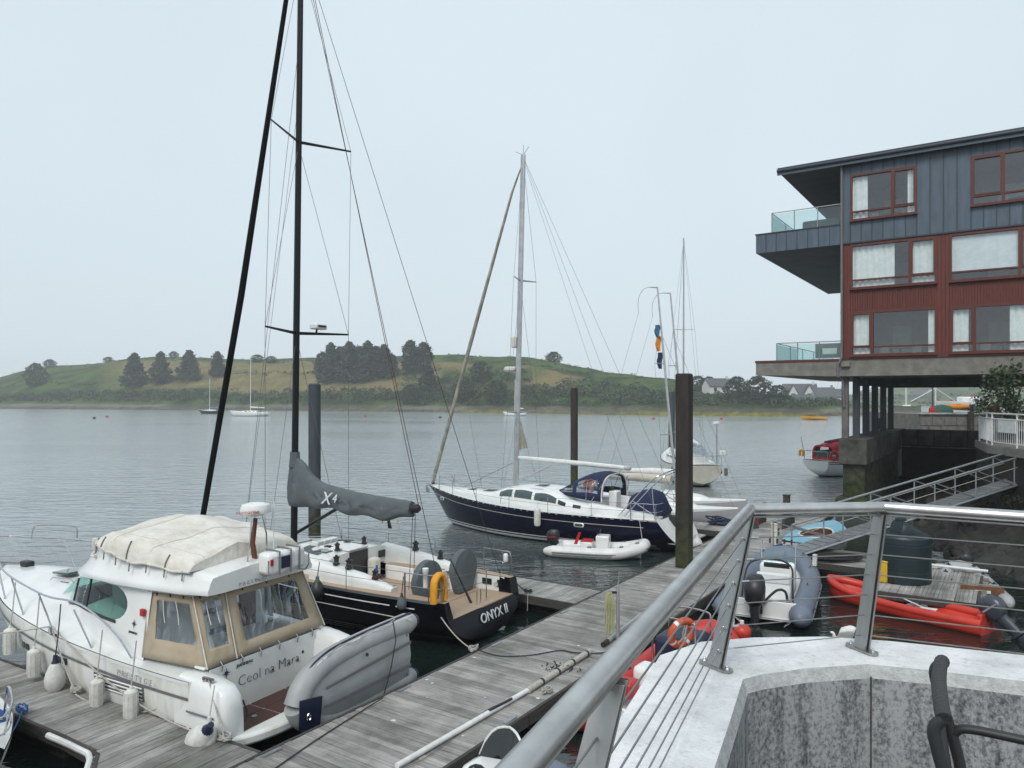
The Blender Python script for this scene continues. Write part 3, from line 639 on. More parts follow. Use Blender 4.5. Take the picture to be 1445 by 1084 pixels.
# ------------------------------------------------------------------ piles
def pile(label, p, r, top, m, square=False, weed=2.0):
    o = thing('pile', label, 'pile', (p[0], p[1], -.6), UA, 'mooring piles')
    H = top + .6; b = MB()
    if square:
        b.box((0, 0, H / 2), (2 * r, 2 * r, H)); b.build('shaft', m, o, False, bev=.02)
        for s_ in (-1, 1): MB().box((0, s_ * (r + .006), H / 2 + .5), (.05, .012, H - 1.2)).build('weld_seam', m, o, False)
        MB().box((0, 0, H + .015), (2 * r - .05, 2 * r - .05, .03)).build('cap', m, o, False)
    else:
        b.lathe([(r, 0), (r, H - .02), (r - .02, H)], n=20); b.build('shaft', m, o)
        MB().lathe([(r + .012, H - .45), (r + .012, H - .37)], n=20).build('collar', m, o)
        MB().lathe([(r - .03, H), (r - .05, H + .02)], n=20).build('cap', m, o)
    return o
pile('tall rust-black pile rising through the main pontoon beside the handrail', (5.56, 23.8), .22, 6.72, 'pile_rust', True, 2.4)
pile('blue-grey pile behind the black yacht boom', (-7.5, 28.0), .23, 6.48, 'pile_tall_blue', False, 2.4)
pile('brown pile standing behind the navy yacht sprayhood', (4.05, 48), .24, 6.55, 'pile_rust', False, 2.6)
pile('slim dark green pile half hidden by the rust-black pile', (13.0, 60), .26, 6.4, 'pile_tall_blue', False, 2.5)
pile('short green post standing in the far basin', (31.0, 62), .3, 4.2, 'weed', False, 1.0)

# ------------------------------------------------------------------ things lying on the pontoon
def at(x, y, z):
    Y = (6 - z) * 1040 / (y - 560); return Vector(((x - 722.5) / 1040 * Y, Y, z))
GD = 'gear lying on the main pontoon'
b = MB(); b.tube([at(560, 1081, .56), at(745, 974, .56)], .045, 10); pp = b.build('pipe', 'white'); tag(pp, 'long white pole lying along the near pontoon edge', 'pole', GD)
b = MB(); b.tube([at(745, 974, .57), at(831, 920, .57)], .06, 10); b.build('sleeve', 'rope', pp)
for t_ in (.2, .45, .7, .95):
    p = at(745, 974, .57).lerp(at(831, 920, .57), t_); MB().lathe([(.065, -.03), (.065, .03)], p, at(831, 920, .57) - at(745, 974, .57), 10).build('binding', 'wire_dark', pp)
b = MB(); b.tube([at(690, 1003, .6), at(722, 986, .6)], .025, 7); b.build('dark_stick', 'black', pp)
b = MB(); b.tube([at(856, 906, .56), at(905, 868, .56)], .055, 10); pq = b.build('pipe', 'alu'); tag(pq, 'short grey pole with black end below the coiled yellow rope', 'pole', GD)
b = MB(); b.tube([at(851, 910, .56), at(857, 905, .56)], .06, 10); b.build('end_cap', 'black', pq)
st = thing('mooring_post', 'thin grey post with line on the main pontoon', 'post', at(872, 905, .5), 0)
MB().tube([(0, 0, 0), (0, 0, 1.25)], [.045, .035], 8).build('shaft', 'alu', st); MB().tube([(0, 0, 1.2), (.03, 0, 1.6)], [.015, .004], 6).build('rod', 'alu', st)
MB().box((-.12, 0, 1.1), (.25, .04, .05)).build('hook', 'black', st)
co = thing('rope_coil', 'hank of yellow-green rope hung on the thin grey post', 'rope', at(872, 905, .5) + Vector((-.2, -.05, .05)), 0)
for k in range(12):
    x = -.09 + k * .017; y = jit(.03); l = random.uniform(.0, .22)
    MB().tube(spline([(x * .4, y, 1.08), (x, y - .03, .85), (x * 1.1 + jit(.02), y, .5), (x + jit(.03), y, l + .02)], 5), .013, 6).build('strand', 'rope_green', co)
def cleat(p, label, rz=UA, knot=None):
    o = thing('cleat', label, 'cleat', p, rz, 'cleats on the pontoons')
    MB().tube([(-.16, 0, .09), (-.08, 0, .1), (.08, 0, .1), (.16, 0, .09)], [.014, .02, .02, .014], 8).build('horn', 'galv', o)
    for s_ in (-1, 1): MB().tube([(s_ * .05, 0, 0), (s_ * .05, 0, .1)], .018, 7).build('foot', 'galv', o)
    if knot:
        b = MB()
        for k in range(5):
            q0 = random.random() * 6; pts = [(.12 * math.cos(q0 + q * .9) * (1 + jit(.2)), .07 * math.sin(q0 + q * .9), .05 + .03 * (q % 3) + jit(.02)) for q in range(8)]
            b.tube(spline(pts, 4), .014, 6)
        b.build('belayed_line', knot, o)
    return o
cleat(at(668, 919, .5), 'cleat wrapped with pale line on the main pontoon edge below the black yacht stern', UA, 'rope')
cleat(at(772, 979, .5), 'cleat wrapped with pale line on the right pontoon edge near the long pole', UA, 'rope')
cleat(at(745, 837, .52), 'cleat wrapped with dark line on the finger behind the black yacht stern', VA, 'wire_dark')
cleat(at(318, 1046, .52), 'cleat wrapped with white line near the cruiser swim platform', VA, 'rope')
cleat(at(107, 978, .52), 'cleat wrapped with white line amid the cruiser fenders', VA, 'rope')
cleat(at(31, 1006, .52), 'cleat wrapped with blue line at the bottom left finger edge', VA, 'rope_blue')
cleat(at(702, 1056, .5), 'cleat on the right pontoon edge above the small windscreen', UA, None)
def rope(pts, r, m, label, group='mooring lines', name='mooring_line'):
    return tag(MB().tube(pts, r, 6).build(name, m), label, 'rope', group)
rope(spline([at(664, 912, .53), at(700, 925, .52), at(745, 925, .52), at(790, 918, .52), at(812, 921, .52), at(858, 919, .52), at(900, 890, .52)], 8), .012, 'wire_dark', 'black cable snaking across the main pontoon past the long pole', 'cables on the pontoon', 'cable')
rope(spline([at(540, 985, .55), at(500, 1010, .52), at(445, 1045, .52), at(380, 1090, .52)], 8), .012, 'black', 'black hose trailing over the pontoon from the grey dinghy', 'cables on the pontoon', 'cable')
rope(spline([at(735, 985, .53), at(690, 1000, .53), at(640, 1040, .53), at(590, 1075, .53), at(540, 1090, .53)], 8), .006, 'wire', 'thin line lying loose beside the long white pole', 'cables on the pontoon', 'line')
rnd = random.Random(5); b = MB(); c0 = at(790, 946, .5)
for k in range(90): leaf(b, c0 + Vector((rnd.gauss(0, .16), rnd.gauss(0, .12), abs(rnd.gauss(0, .05)))), rnd.uniform(.02, .05), rnd)
wd_ = bpy.data.objects.new('seaweed', leafmesh(b, 'seaweed', 'bark')); C.objects.link(wd_); tag(wd_, 'clump of dried brown weed beside the long white pole', 'seaweed', GD)
# ================================================================== hull maker
class Hull:
    def __init__(s, L, beam, sheer, keel, p=((0, 3.2), (1, 1.2)), q=1.7, bow=.6, stern=0.0, x0=0.0):
        s.x0 = x0; s.L, s.beam, s.sheer, s.keel, s.p, s.q, s.bow, s.stern = L, beam, sheer, keel, list(p), q, bow, stern
    def pt(s, t, w, side, off=0):
        b = interp(s.beam, t); zs = interp(s.sheer, t); zk = interp(s.keel, t); w = max(0, min(1, w))
        f = max(0, 1 - w ** interp(s.p, t)) ** (1 / s.q)
        return Vector((s.x0 + s.L * t - s.bow * w * t ** 7 + s.stern * w * (1 - t) ** 9, side * (b * f + off), zs + (zk - zs) * w))
    def w(s, t, z): zs = interp(s.sheer, t); return (zs - z) / (zs - interp(s.keel, t))
    def at(s, t, z, side, off=0): return s.pt(t, s.w(t, z), side, off)
    def t(s, x): return (x - s.x0) / s.L
    def b(s, x): return interp(s.beam, (x - s.x0) / s.L)
    def zs(s, x): return interp(s.sheer, (x - s.x0) / s.L)
    def skin(s, name, m, parent, w0=0, w1=1, t0=0, t1=1, n=40, k=14, transom=True, tm=None):
        b = MB(); rows = []
        for i in range(n + 1):
            t = t0 + (t1 - t0) * i / n; row = [s.pt(t, w0 + (w1 - w0) * (1 - math.cos(math.pi / 2 * j / k)), 1) for j in range(k + 1)]
            row += [Vector((p.x, -p.y, p.z)) for p in row[::-1]]; rows.append(row)
        b.grid(rows)
        if transom and tm is None: b.poly(rows[0])
        o = b.build(name, m, parent, angle=50)
        if transom and tm: MB().poly(rows[0]).build('transom', tm, parent)
        return o
    def strip(s, name, m, parent, z0, z1, t0=0, t1=1, sides=(1, -1), off=.006, n=36):
        for sd_ in sides:
            rows = []
            for i in range(n + 1):
                t = t0 + (t1 - t0) * i / n; a = z0(t) if callable(z0) else z0; c = z1(t) if callable(z1) else z1
                rows.append([s.at(t, a, sd_, off), s.at(t, (a + c) / 2, sd_, off), s.at(t, c, sd_, off)])
            MB().grid(rows).build(name, m, parent)
    def deck(s, name, m, parent, x0, x1, yin=None, dz=-.02, inset=.03, crown=0, n=30, k=10):
        parts = [None] if yin is None else [1, -1]
        for sd_ in parts:
            rows = []
            for i in range(n + 1):
                x = x0 + (x1 - x0) * i / n; b = max(.005, s.b(x) - inset); z = s.zs(x) + dz
                if sd_ is None: rows.append([(x, b * (1 - 2 * j / k), z + (crown(x) if callable(crown) else crown) * (1 - (1 - 2 * j / k) ** 2)) for j in range(k + 1)])
                else:
                    yi = yin(x) if callable(yin) else yin; rows.append([(x, sd_ * b, z), (x, sd_ * min(yi, b), z)])
            MB().grid(rows).build(name, m, parent)
def loft(rings, closed=False, cap=(False, False)):
    b = MB(); b.grid(rings, cv=closed)
    if cap[0]: b.poly(rings[0])
    if cap[1]: b.poly(rings[-1])
    return b
def arch(x, hw, z0, z1, p=3.0, n=16, y0=0, rake=0, bot=None):
    """half-ring across the boat from port to starboard: superellipse of half width hw from z0 up to z1"""
    out = []
    for i in range(n + 1):
        q = math.pi * i / n; c, s_ = math.cos(q), math.sin(q)
        y = hw * (abs(c) ** (2 / p)) * (1 if c >= 0 else -1); z = z0 + (z1 - z0) * abs(s_) ** (2 / p)
        out.append((x + rake * (z - z0), y0 + y, z))
    return out
def rails(parent, name, pts, r=.013, m='steel', n=7): return MB().tube(pts, r, n).build(name, m, parent)
def panel(A, B, Cc, D, win, parent, cloth, nu=12, nv=10, bulge=.03, name='canvas_panel', pane='vinyl', seed=1):
    """canvas patch A(bottom left) B(bottom right) C(top right) D(top left) with a see-through window"""
    A, B, Cc, D = [Vector(p) for p in (A, B, Cc, D)]; nrm = (B - A).cross(D - A).normalized()
    def P(u, v, o=0):
        p = A.lerp(B, u).lerp(D.lerp(Cc, u), v); wv = noise.noise((u * 4 + seed, v * 4, seed)) * bulge * (1 - abs(2 * u - 1) ** 4) * (1 - abs(2 * v - 1) ** 4)
        return p + nrm * (wv + o)
    us = [i / nu for i in range(nu + 1)]; vs = [j / nv for j in range(nv + 1)]
    b = MB()
    if win:
        u0, u1, v0, v1 = win
        us = sorted(set([round(x, 4) for x in us if not (u0 - .03 < x < u0 + .03 or u1 - .03 < x < u1 + .03)] + [u0, u1])); vs = sorted(set([round(x, 4) for x in vs if not (v0 - .03 < x < v0 + .03 or v1 - .03 < x < v1 + .03)] + [v0, v1]))
    rows = [[P(u, v) for u in us] for v in vs]
    sk = None
    if win: sk = lambda i, j: v0 <= (vs[i] + vs[i + 1]) / 2 <= v1 and u0 <= (us[j] + us[j + 1]) / 2 <= u1
    b.grid(rows, skip=sk); o = b.build(name, cloth, parent, solid=.006)
    if win:
        MB().grid([[P(u0 + (u1 - u0) * i / 6, v0 + (v1 - v0) * j / 6, -.004) for i in range(7)] for j in range(7)]).build('window', pane, o)
    return o, P

# ================================================================== white motor cruiser
mc = thing('motor_cruiser', 'white motor cruiser with tan cockpit tent at the bottom left', 'motor boat', (-3.57, 13.16, 0), 150.5)
H = Hull(10.3, [(0, 1.62), (.15, 1.70), (.35, 1.74), (.55, 1.68), (.72, 1.42), (.86, .92), (.95, .42), (1, .04)],
         [(0, 1.22), (.3, 1.30), (.6, 1.5), (.85, 1.72), (1, 1.82)], [(0, -.35), (.6, -.45), (.85, -.2), (.97, .35), (1, .9)], ((0, 4.5), (.45, 3.4), (.75, 1.7), (1, 1.1)), 1.5, .9)
T1 = 1.12 / 10.3
H.skin('hull', 'gel_old', mc, t0=T1, n=44)
H.strip('rub_rail', 'hypalon_mid', mc, lambda t: interp(H.sheer, t) - .30, lambda t: interp(H.sheer, t) - .25, T1, .985, off=.02)
H.strip('waterline_band', 'grey_gel', mc, .10, .16, T1, .93, off=.004)
H.deck('side_deck', 'gel', mc, 1.12, 10.25, None, 0, .02, lambda x: interp([(1.1, .0), (2.6, .05), (4, .22), (6, .42), (7.5, .34), (9.2, .18), (10.3, .02)], x), 36, 16)
H.strip('toe_moulding', 'gel', mc, lambda t: interp(H.sheer, t) - .05, lambda t: interp(H.sheer, t) + .035, T1, .99, off=.012)
# stern: platform, quarters, transom wall
b = MB(); pl = []
for i in range(21):
    q = i / 20; y = 1.55 - 3.1 * q; pl.append((.0 + .32 * abs(2 * q - 1) ** 3.2, y))
b.prism(pl + [(1.2, -1.55), (1.2, 1.55)], .24, .43); swim = b.build('swim_platform', 'gel_old', mc, bev=.05)
for k in range(3):
    for j, (x0, x1) in enumerate(((.34, .74), (.76, 1.12))):
        y0 = -1.22 + k * .83; MB().box(((x0 + x1) / 2, y0 + .4, .437), (x1 - x0, .80, .014)).build('teak_panel', 'teak_dark', swim, False)
for y in (.75, -.1): MB().lathe([(.05, 0), (.05, .012), (.03, .016)], (.62, y, .445), (0, 0, 1), 12).build('deck_plate', 'steel', swim)
MB().tube([(.03, .55, .36), (.0, .1, .36), (.03, -.4, .36)], .018, 6).build('grab_slot', 'black', swim)
for s_ in (1, -1):
    rings = []
    for x, hw, z1 in ((.30, .17, .95), (.36, .22, 1.12), (.5, .25, 1.24), (.8, .27, 1.29), (1.12, .28, 1.31), (1.5, .26, 1.30)): rings.append(arch(x, hw, .12, z1, 4.5, 14, s_ * 1.42))
    loft(rings, cap=(True, True)).build('stern_quarter', 'gel', mc, angle=60)
    MB().tube([(.36, s_ * 1.22, .95), (.30, s_ * 1.18, .75), (.32, s_ * 1.2, .6)], .016, 6).build('quarter_grab', 'black', mc)
    MB().tube([(.5, s_ * 1.70, .78), (1.1, s_ * 1.74, .80)], .018, 6).build('quarter_strip', 'hypalon_mid', mc)
b = MB(); b.grid([[(1.10, 1.30 - 2.6 * i / 10, z) for i in range(11)] for z in (.40, .7, 1.0, 1.33)]); tw = b.build('transom_wall', 'gel', mc)
MB().box((1.30, 0, 1.345), (.26, 2.7, .05)).build('transom_cap', 'gel', mc, bev=.02)
FN = frame_mat((1.088, -.03, .93), (0, -1, .0), (0, 0, 1))
text('name_lettering', 'Ceol na Mara', .27, 'black_lettering', tw, FN, thin=-.008)
MB().ball((1.095, -.86, 1.0), (.012, .03, .03)).build('name_dot', 'black_lettering', tw)
text('builder_lettering', 'JEANNEAU', .075, 'black_lettering', tw, frame_mat((1.088, .55, 1.22), (0, -1, 0), (0, 0, 1)))
def star(parent, pos, right, up, r):
    mw = frame_mat(pos, right, up); b = MB(); pts = []
    for k in range(16): q = math.pi * k / 8; rr = r * (1 if k % 4 == 0 else .62 if k % 4 == 2 else .24); pts.append((rr * math.sin(q), rr * math.cos(q), 0))
    b.slab(pts, (0, 0, .004)); o = b.build('star_emblem', 'navy_vinyl', parent, False); o.matrix_local = mw
star(tw, (1.09, .95, 1.17), (0, -1, 0), (0, 0, 1), .1)
for k, y in enumerate((1.05, .62, .2, -.25, -.7, -1.1)): MB().tube([(1.12, y, 1.40), (1.06, y, 1.34), (1.08, y, 1.24)], .012, 6).build('tent_clip', 'steel', mc)
# cockpit sole, seat and ladder seen through the tent
MB().box((2.0, 0, .62), (1.6, 2.7, .05)).build('cockpit_sole', 'teak_dark', mc, False)
MB().box((1.45, -.5, .95), (.4, 1.5, .55)).build('cockpit_seat', 'gel', mc, bev=.04)
b = MB(); b.slab([(1.75, .48, .66), (2.6, .48, 2.45), (2.6, .42, 2.45), (1.75, .42, .66)], (.07, 0, 0)); b.slab([(1.75, -.12, .66), (2.6, -.12, 2.45), (2.6, -.18, 2.45), (1.75, -.18, .66)], (.07, 0, 0)); lad = b.build('ladder', 'gel', mc)
for k in range(5): t_ = .12 + k * .19; MB().box((1.75 + .85 * t_ + .05, .15, .66 + 1.79 * t_), (.2, .6, .04)).build('tread', 'navy_vinyl', lad)
MB().box((2.62, 0, 1.55), (.05, 2.5, 1.9)).build('cabin_bulkhead', 'gel', mc, False)
MB().box((2.585, -.62, 1.5), (.03, .75, 1.7)).build('companion_door', 'wood_brown', mc, False)
# tent
bt = [(2.62, 1.52, 1.36), (1.15, 1.30, 1.33), (1.10, 0.72, 1.36), (1.10, -1.45, 1.37), (2.6, -1.55, 1.38)]
tp = [(2.72, 1.30, 2.50), (1.75, 1.14, 2.50), (1.42, .72, 2.52), (1.38, -1.10, 2.54), (2.7, -1.3, 2.52)]
nms = ('port tent side with a creased window', 'narrow port corner tent panel', 'wide aft tent panel with a large window', 'starboard tent side')
wn = ((.20, .90, .30, .86), (.22, .84, .24, .90), (.12, .86, .20, .88), (.15, .85, .28, .86))
TP = []
for k in range(4):
    o, P = panel(bt[k], bt[k + 1], tp[k + 1], tp[k], wn[k], mc, 'tent', 12, 10, .035, 'tent_panel', 'vinyl', k + 2); o['label'] = nms[k]; TP.append(P)
for k in (1, 2):
    rails(mc, 'tent_zip', [TP[k](0.0, v / 8, .012) for v in range(9)], .013, 'tent_trim')
rails(mc, 'tent_zip', [TP[2](1.0, v / 8, .012) for v in range(9)], .013, 'tent_trim')
for k in range(4):
    MB().tube([TP[k](u / 8, .985, .012) for u in range(9)], .016, 6).build('tent_edge', 'tent_trim', mc)
    for u in (.2, .5, .8): rails(mc, 'roll_strap', [TP[k](u, .93, .014), TP[k](u, .985, .016)], .012, 'black')
    if k < 2:
        for u in (.35, .62): rails(mc, 'hanging_tie', [TP[k](u, .88, .012), TP[k](u + .01, .72, .013), TP[k](u + .03, .55, .013)], .009, 'tent_trim')
# cabin sides, windscreen, flybridge
def cab(x):   # half width at deck, half width at roof, base z
    return interp([(2.6, 1.50), (4.2, 1.42), (5.4, 1.20), (6.1, .92)], x), interp([(2.6, 1.32), (4.2, 1.20), (5.4, .98), (6.1, .70)], x)
b = MB()
for s_ in (1, -1):
    rows = []
    for i in range(21):
        x = 2.6 + 3.5 * i / 20; a, c = cab(x); z0 = H.zs(x) + .02; zt = 2.52 if x < 5.2 else 2.52 - (x - 5.2) * .55
        zb = z0 + (.50 if x < 5 else .5 - (x - 5) * .2)
        rows.append([(x, s_ * (a + (c - a) * k), z0 + (zt - z0) * k) for k in (0, .3, .42, .92, 1)])
    b.grid(rows, skip=lambda i, j: j == 2 and i >= 4)
b.build('cabin_side', 'gel', mc)
def wp(x, k, s_):
    a, c = cab(x); z0 = H.zs(x) + .02; zt = 2.52 if x < 5.2 else 2.52 - (x - 5.2) * .55
    return Vector((x, s_ * (a + (c - a) * k + .004), z0 + (zt - z0) * k))
MB().box((4.3, 0, 1.55), (3.3, 2.0, .1)).build('saloon_floor', 'gel', mc, False)
MB().box((4.9, .25, 1.9), (.5, .5, .75)).build('helm_seat', 'hypalon_light', mc, bev=.06)
MB().box((5.6, .3, 1.9), (.4, 1.2, .35)).build('dashboard', 'black', mc, bev=.05)
for s_ in (1, -1):
    for x0, x1, nm in ((3.3, 4.72, 'side_window'), (4.80, 5.42, 'quarter_window'), (5.50, 6.08, 'windscreen_side')):
        rows = []
        for j in range(9):
            k = .40 + .53 * j / 8; rr = []
            for i in range(9):
                x = x0 + (x1 - x0) * i / 8
                if nm == 'side_window': x = x0 + (.62 * (1 - math.sqrt(max(0, 1 - ((k - .665) / .28) ** 2)))) * (1 - i / 8) + (x1 - x0) * i / 8
                rr.append(wp(x, k, s_))
            rows.append(rr)
        MB().grid(rows).build(nm, 'glass_green', mc)
    b = MB(); rows = []
    for j in range(9):
        k = .40 + .53 * j / 8; e = 3.3 + .62 * (1 - math.sqrt(max(0, 1 - ((k - .665) / .28) ** 2))); rows.append([wp(2.6 + (e - 2.6) * q / 4, k, s_) for q in range(5)])
    b.grid(rows).build('window_surround', 'gel', mc)
    for x in (4.76, 5.46): rails(mc, 'window_mullion', [wp(x, .40, s_), wp(x, .93, s_)], .022, 'black')
    rails(mc, 'window_gasket', [wp(3.6 + 2.5 * i / 12, .395, s_) for i in range(13)], .03, 'black')
fr = [[(6.1 + .14 * math.cos(q) + .55 * (1 - k), (cab(6.1)[0] + (cab(6.1)[1] - cab(6.1)[0]) * k) * math.sin(q), H.zs(6.1) + .02 + k * .62) for q in [(-1.57 + 3.14 * i / 10) for i in range(11)]] for k in (.25, .5, .75, 1)]
MB().grid(fr).build('windscreen', 'glass_green', mc)
# brow and flybridge moulding
def fw(x): return interp([(1.25, 1.22), (1.8, 1.36), (3.5, 1.46), (4.8, 1.26), (5.6, .92), (6.05, .45)], x)
rings = []
for x in (1.22, 1.3, 1.8, 2.6, 3.5, 4.4, 5.1, 5.6, 5.9, 6.05):
    h = interp([(1.2, .16), (2.0, .30), (3.2, .42), (4.2, .62), (4.9, .58), (5.5, .30), (6.05, .03)], x); w_ = fw(x); top = w_ * interp([(1.2, .96), (4, .86), (6, .7)], x); z0 = interp([(1.2, 2.56), (4.5, 2.50), (6.05, 2.28)], x)
    ring = [(x, w_ - .25, z0 - .01), (x, w_, z0), (x, w_ + .015, z0 + .07), (x, w_ - .02, z0 + .12), (x, top, z0 + .12 + h * .55), (x, top - .05, z0 + .12 + h), (x, top - .2, z0 + .14 + h)]
    mid = [(x, (top - .2) * (1 - i / 4), z0 + .14 + h + .02 * i) for i in range(1, 4)]
    ring += mid + [(x, 0, z0 + .14 + h + .07)]; rings.append(ring + [(p[0], -p[1], p[2]) for p in ring[-2::-1]])
loft(rings, closed=True, cap=(True, True)).build('flybridge', 'gel', mc, angle=55)
text('line_lettering', 'PRESTIGE', .14, 'grey_letter', mc, frame_mat(H.at(.235, 1.12, 1, .045) + Vector((0, .02, 0)), (-1, .03, 0), (0, -.1, 1)), space=1.9)
text('aft_lettering', 'PRESTIGE', .09, 'grey_letter', mc, frame_mat((1.205, .25, 2.62), (0, -1, 0), (0, 0, 1)), space=1.9)
text('builder_lettering', 'JEANNEAU', .055, 'black_lettering', mc, frame_mat(wp(3.0, .33, 1) + Vector((0, .01, 0)), (-1, .06, 0), (0, -.1, 1)))
star(mc, wp(3.0, .46, 1) + Vector((0, .012, 0)), (-1, .06, 0), (0, -.1, 1), .09)
# canvas cover over the flybridge
rings = []
EE = [1.0, .992, .985, .975, .955, .92, .86, .76, .6, .4, .2, 0]; EE = EE + [-e for e in EE[-2::-1]]
for i in range(37):
    x = 1.62 + (4.80 - 1.62) * i / 36; w_ = fw(x) * interp([(1.6, .95), (3.5, .93), (4.5, .88), (5.0, .74)], x); z0 = interp([(1.6, 2.93), (2.4, 2.96), (3.6, 3.02), (4.3, 3.12), (4.8, 3.16)], x)
    zt = interp([(1.62, 3.18), (1.75, 3.24), (2.4, 3.32), (3.1, 3.42), (3.8, 3.45), (4.3, 3.41), (4.65, 3.33), (4.8, 3.24)], x); ring = []
    for j, e in enumerate(EE):
        a = abs(e); y = w_ * e
        ridge = .11 * max(0, 1 - abs(y - .3 * math.sin(x * 1.3)) / .5) + .05 * max(0, 1 - abs(x - 3.3 + .4 * y) / .35) - .045 * math.exp(-((x - 2.5) / .5) ** 2) * (1 - a)
        zz = zt - .13 * a ** 2.2 + ridge * (1 - a ** 4) + .035 * noise.noise((x * 2.2, y * 2.2, 1)) + .018 * noise.noise((x * 6, y * 5, 3))
        if a > .93:
            k = (1 - a) / .07; zz = z0 + (zz - z0) * (k ** .55) + .02 * math.sin(x * 5.5) * (1 - k)
            y *= 1 + .016 * math.sin(x * 13 + 2 * noise.noise((x * 3, e, 0))) * (1 - k * .6) + .012 * (1 - k)
        ring.append((x + .015 * noise.noise((x, y * 3, 4)), y, zz))
    rings.append(ring)
cv = loft(rings, cap=(True, True)).build('flybridge_cover', 'cover_cream', mc, angle=60)
MB().tube([Vector(r[0]) + Vector((0, .01, 0)) for r in rings], .02, 6).build('hem', 'tent_trim', cv); MB().tube([Vector(r[-1]) - Vector((0, .01, 0)) for r in rings], .02, 6).build('hem', 'tent_trim', cv)
for i in range(2, 36, 5):
    for e in (0, -1): p = Vector(rings[i][e]); sg = 1 if e == 0 else -1; MB().tube([p + Vector((0, .015 * sg, .02)), p + Vector((-.03, .05 * sg, -.15))], .012, 5).build('lashing', 'hypalon_mid', cv)
for i in (7, 19, 30):
    MB().tube([Vector(rings[i][k]) + Vector((0, .012, .006)) for k in (0, 1, 2, 3, 4, 5)], .014, 5).build('strap', 'hypalon_mid', cv)
for j in (7, 15): MB().tube([Vector(r[j]) + Vector((0, 0, .004)) for r in rings], .009, 5).build('seam', 'tent_trim', cv)
for i in (12, 25): MB().tube([Vector(p) + Vector((0, 0, .004)) for p in rings[i][4:-4]], .009, 5).build('seam', 'tent_trim', cv)
# radar on its mast, life raft canister, horn
rd = MB().tube([(1.42, .02, 2.85), (1.50, .02, 3.25), (1.42, .02, 3.72)], [.07, .06, .05], 8, flat=.6).build('radar_mast', 'wood_brown', mc)
for y in (-.22, .26): rails(rd, 'mast_stay', [(1.38, y, 2.8), (1.35, y * .8, 3.4), (1.4, y * .5, 3.78)], .016)
MB().lathe([(.0, 0), (.2, .0), (.27, .05), (.28, .12), (.25, .2), (.12, .235), (0, .24)], (1.42, .02, 3.78), n=24).build('radar_dome', 'gel', rd)
text('radar_lettering', 'raymarine', .10, 'red', rd, frame_mat((1.28, .32, 3.88), (-.55, -.75, 0), (0, 0, 1)))
rails(rd, 'antenna', [(1.3, -.3, 3.0), (1.28, -.3, 4.0)], .008, 'gel')
lr = MB().box((1.12, -.34, 2.90), (.34, .92, .42)).build('liferaft_canister', 'gel', mc, bev=.08)
for y in (-.62, -.4, -.12): MB().tube([(.935, y, 2.68), (.935, y, 3.12), (1.12, y, 3.125), (1.3, y, 3.12)], .02, 4).build('strap', 'hypalon_mid', lr)
MB().box((.945, -.5, 2.9), (.012, .16, .2)).build('sticker', 'white_lettering', lr, False); MB().box((.940, -.27, 2.9), (.02, .2, .22)).build('sticker', 'navy_vinyl', lr, False)
MB().box((.942, .06, 2.94), (.02, .06, .12)).build('release', 'red', lr, False)
rails(lr, 'cradle', [(1.25, .16, 2.62), (1.0, .16, 2.64), (.92, .16, 2.75), (.92, .16, 3.0)], .014); rails(lr, 'cradle', [(1.25, -.84, 2.62), (1.0, -.84, 2.64), (.92, -.84, 2.75), (.92, -.84, 3.0)], .014)
hn = MB().lathe([(.05, 0), (.06, .1), (.05, .22), (.0, .24)], (4.75, 1.08, 2.98), n=10).build('horn', 'cream_gel', mc); MB().tube([(4.75, 1.05, 2.98), (4.72, 1.16, 2.88), (4.6, 1.16, 2.87)], .035, 7).build('bracket', 'cream_gel', hn)
MB().box((2.72, 1.43, 2.12), (.10, .06, .13)).build('navigation_light', 'red', mc, bev=.01)
# hull details
for x, z in ((6.1, .98), (4.55, 1.0)):
    for dx in (0, .22):
        p = H.at(H.t(x + dx), z, 1, .008); q = H.at(H.t(x + dx + .16), z, 1, .008); MB().slab([p + Vector((0, 0, -.06)), q + Vector((0, 0, -.06)), q + Vector((0, 0, .06)), p + Vector((0, 0, .06))], (0, .01, 0)).build('hull_port', 'glass_dark', mc, bev=.004)
for k in range(4):
    z = .93 - k * .065; MB().tube([H.at(H.t(2.3 + 1.35 * i / 8), z, 1, .012) for i in range(9)], .014, 5).build('vent_slat', 'gel', mc)
b = MB(); b.grid([[H.at(H.t(2.25 + 1.45 * i / 8), z, 1, .004) for i in range(9)] for z in (.70, .98)]).build('vent_recess', 'hypalon_mid', mc)
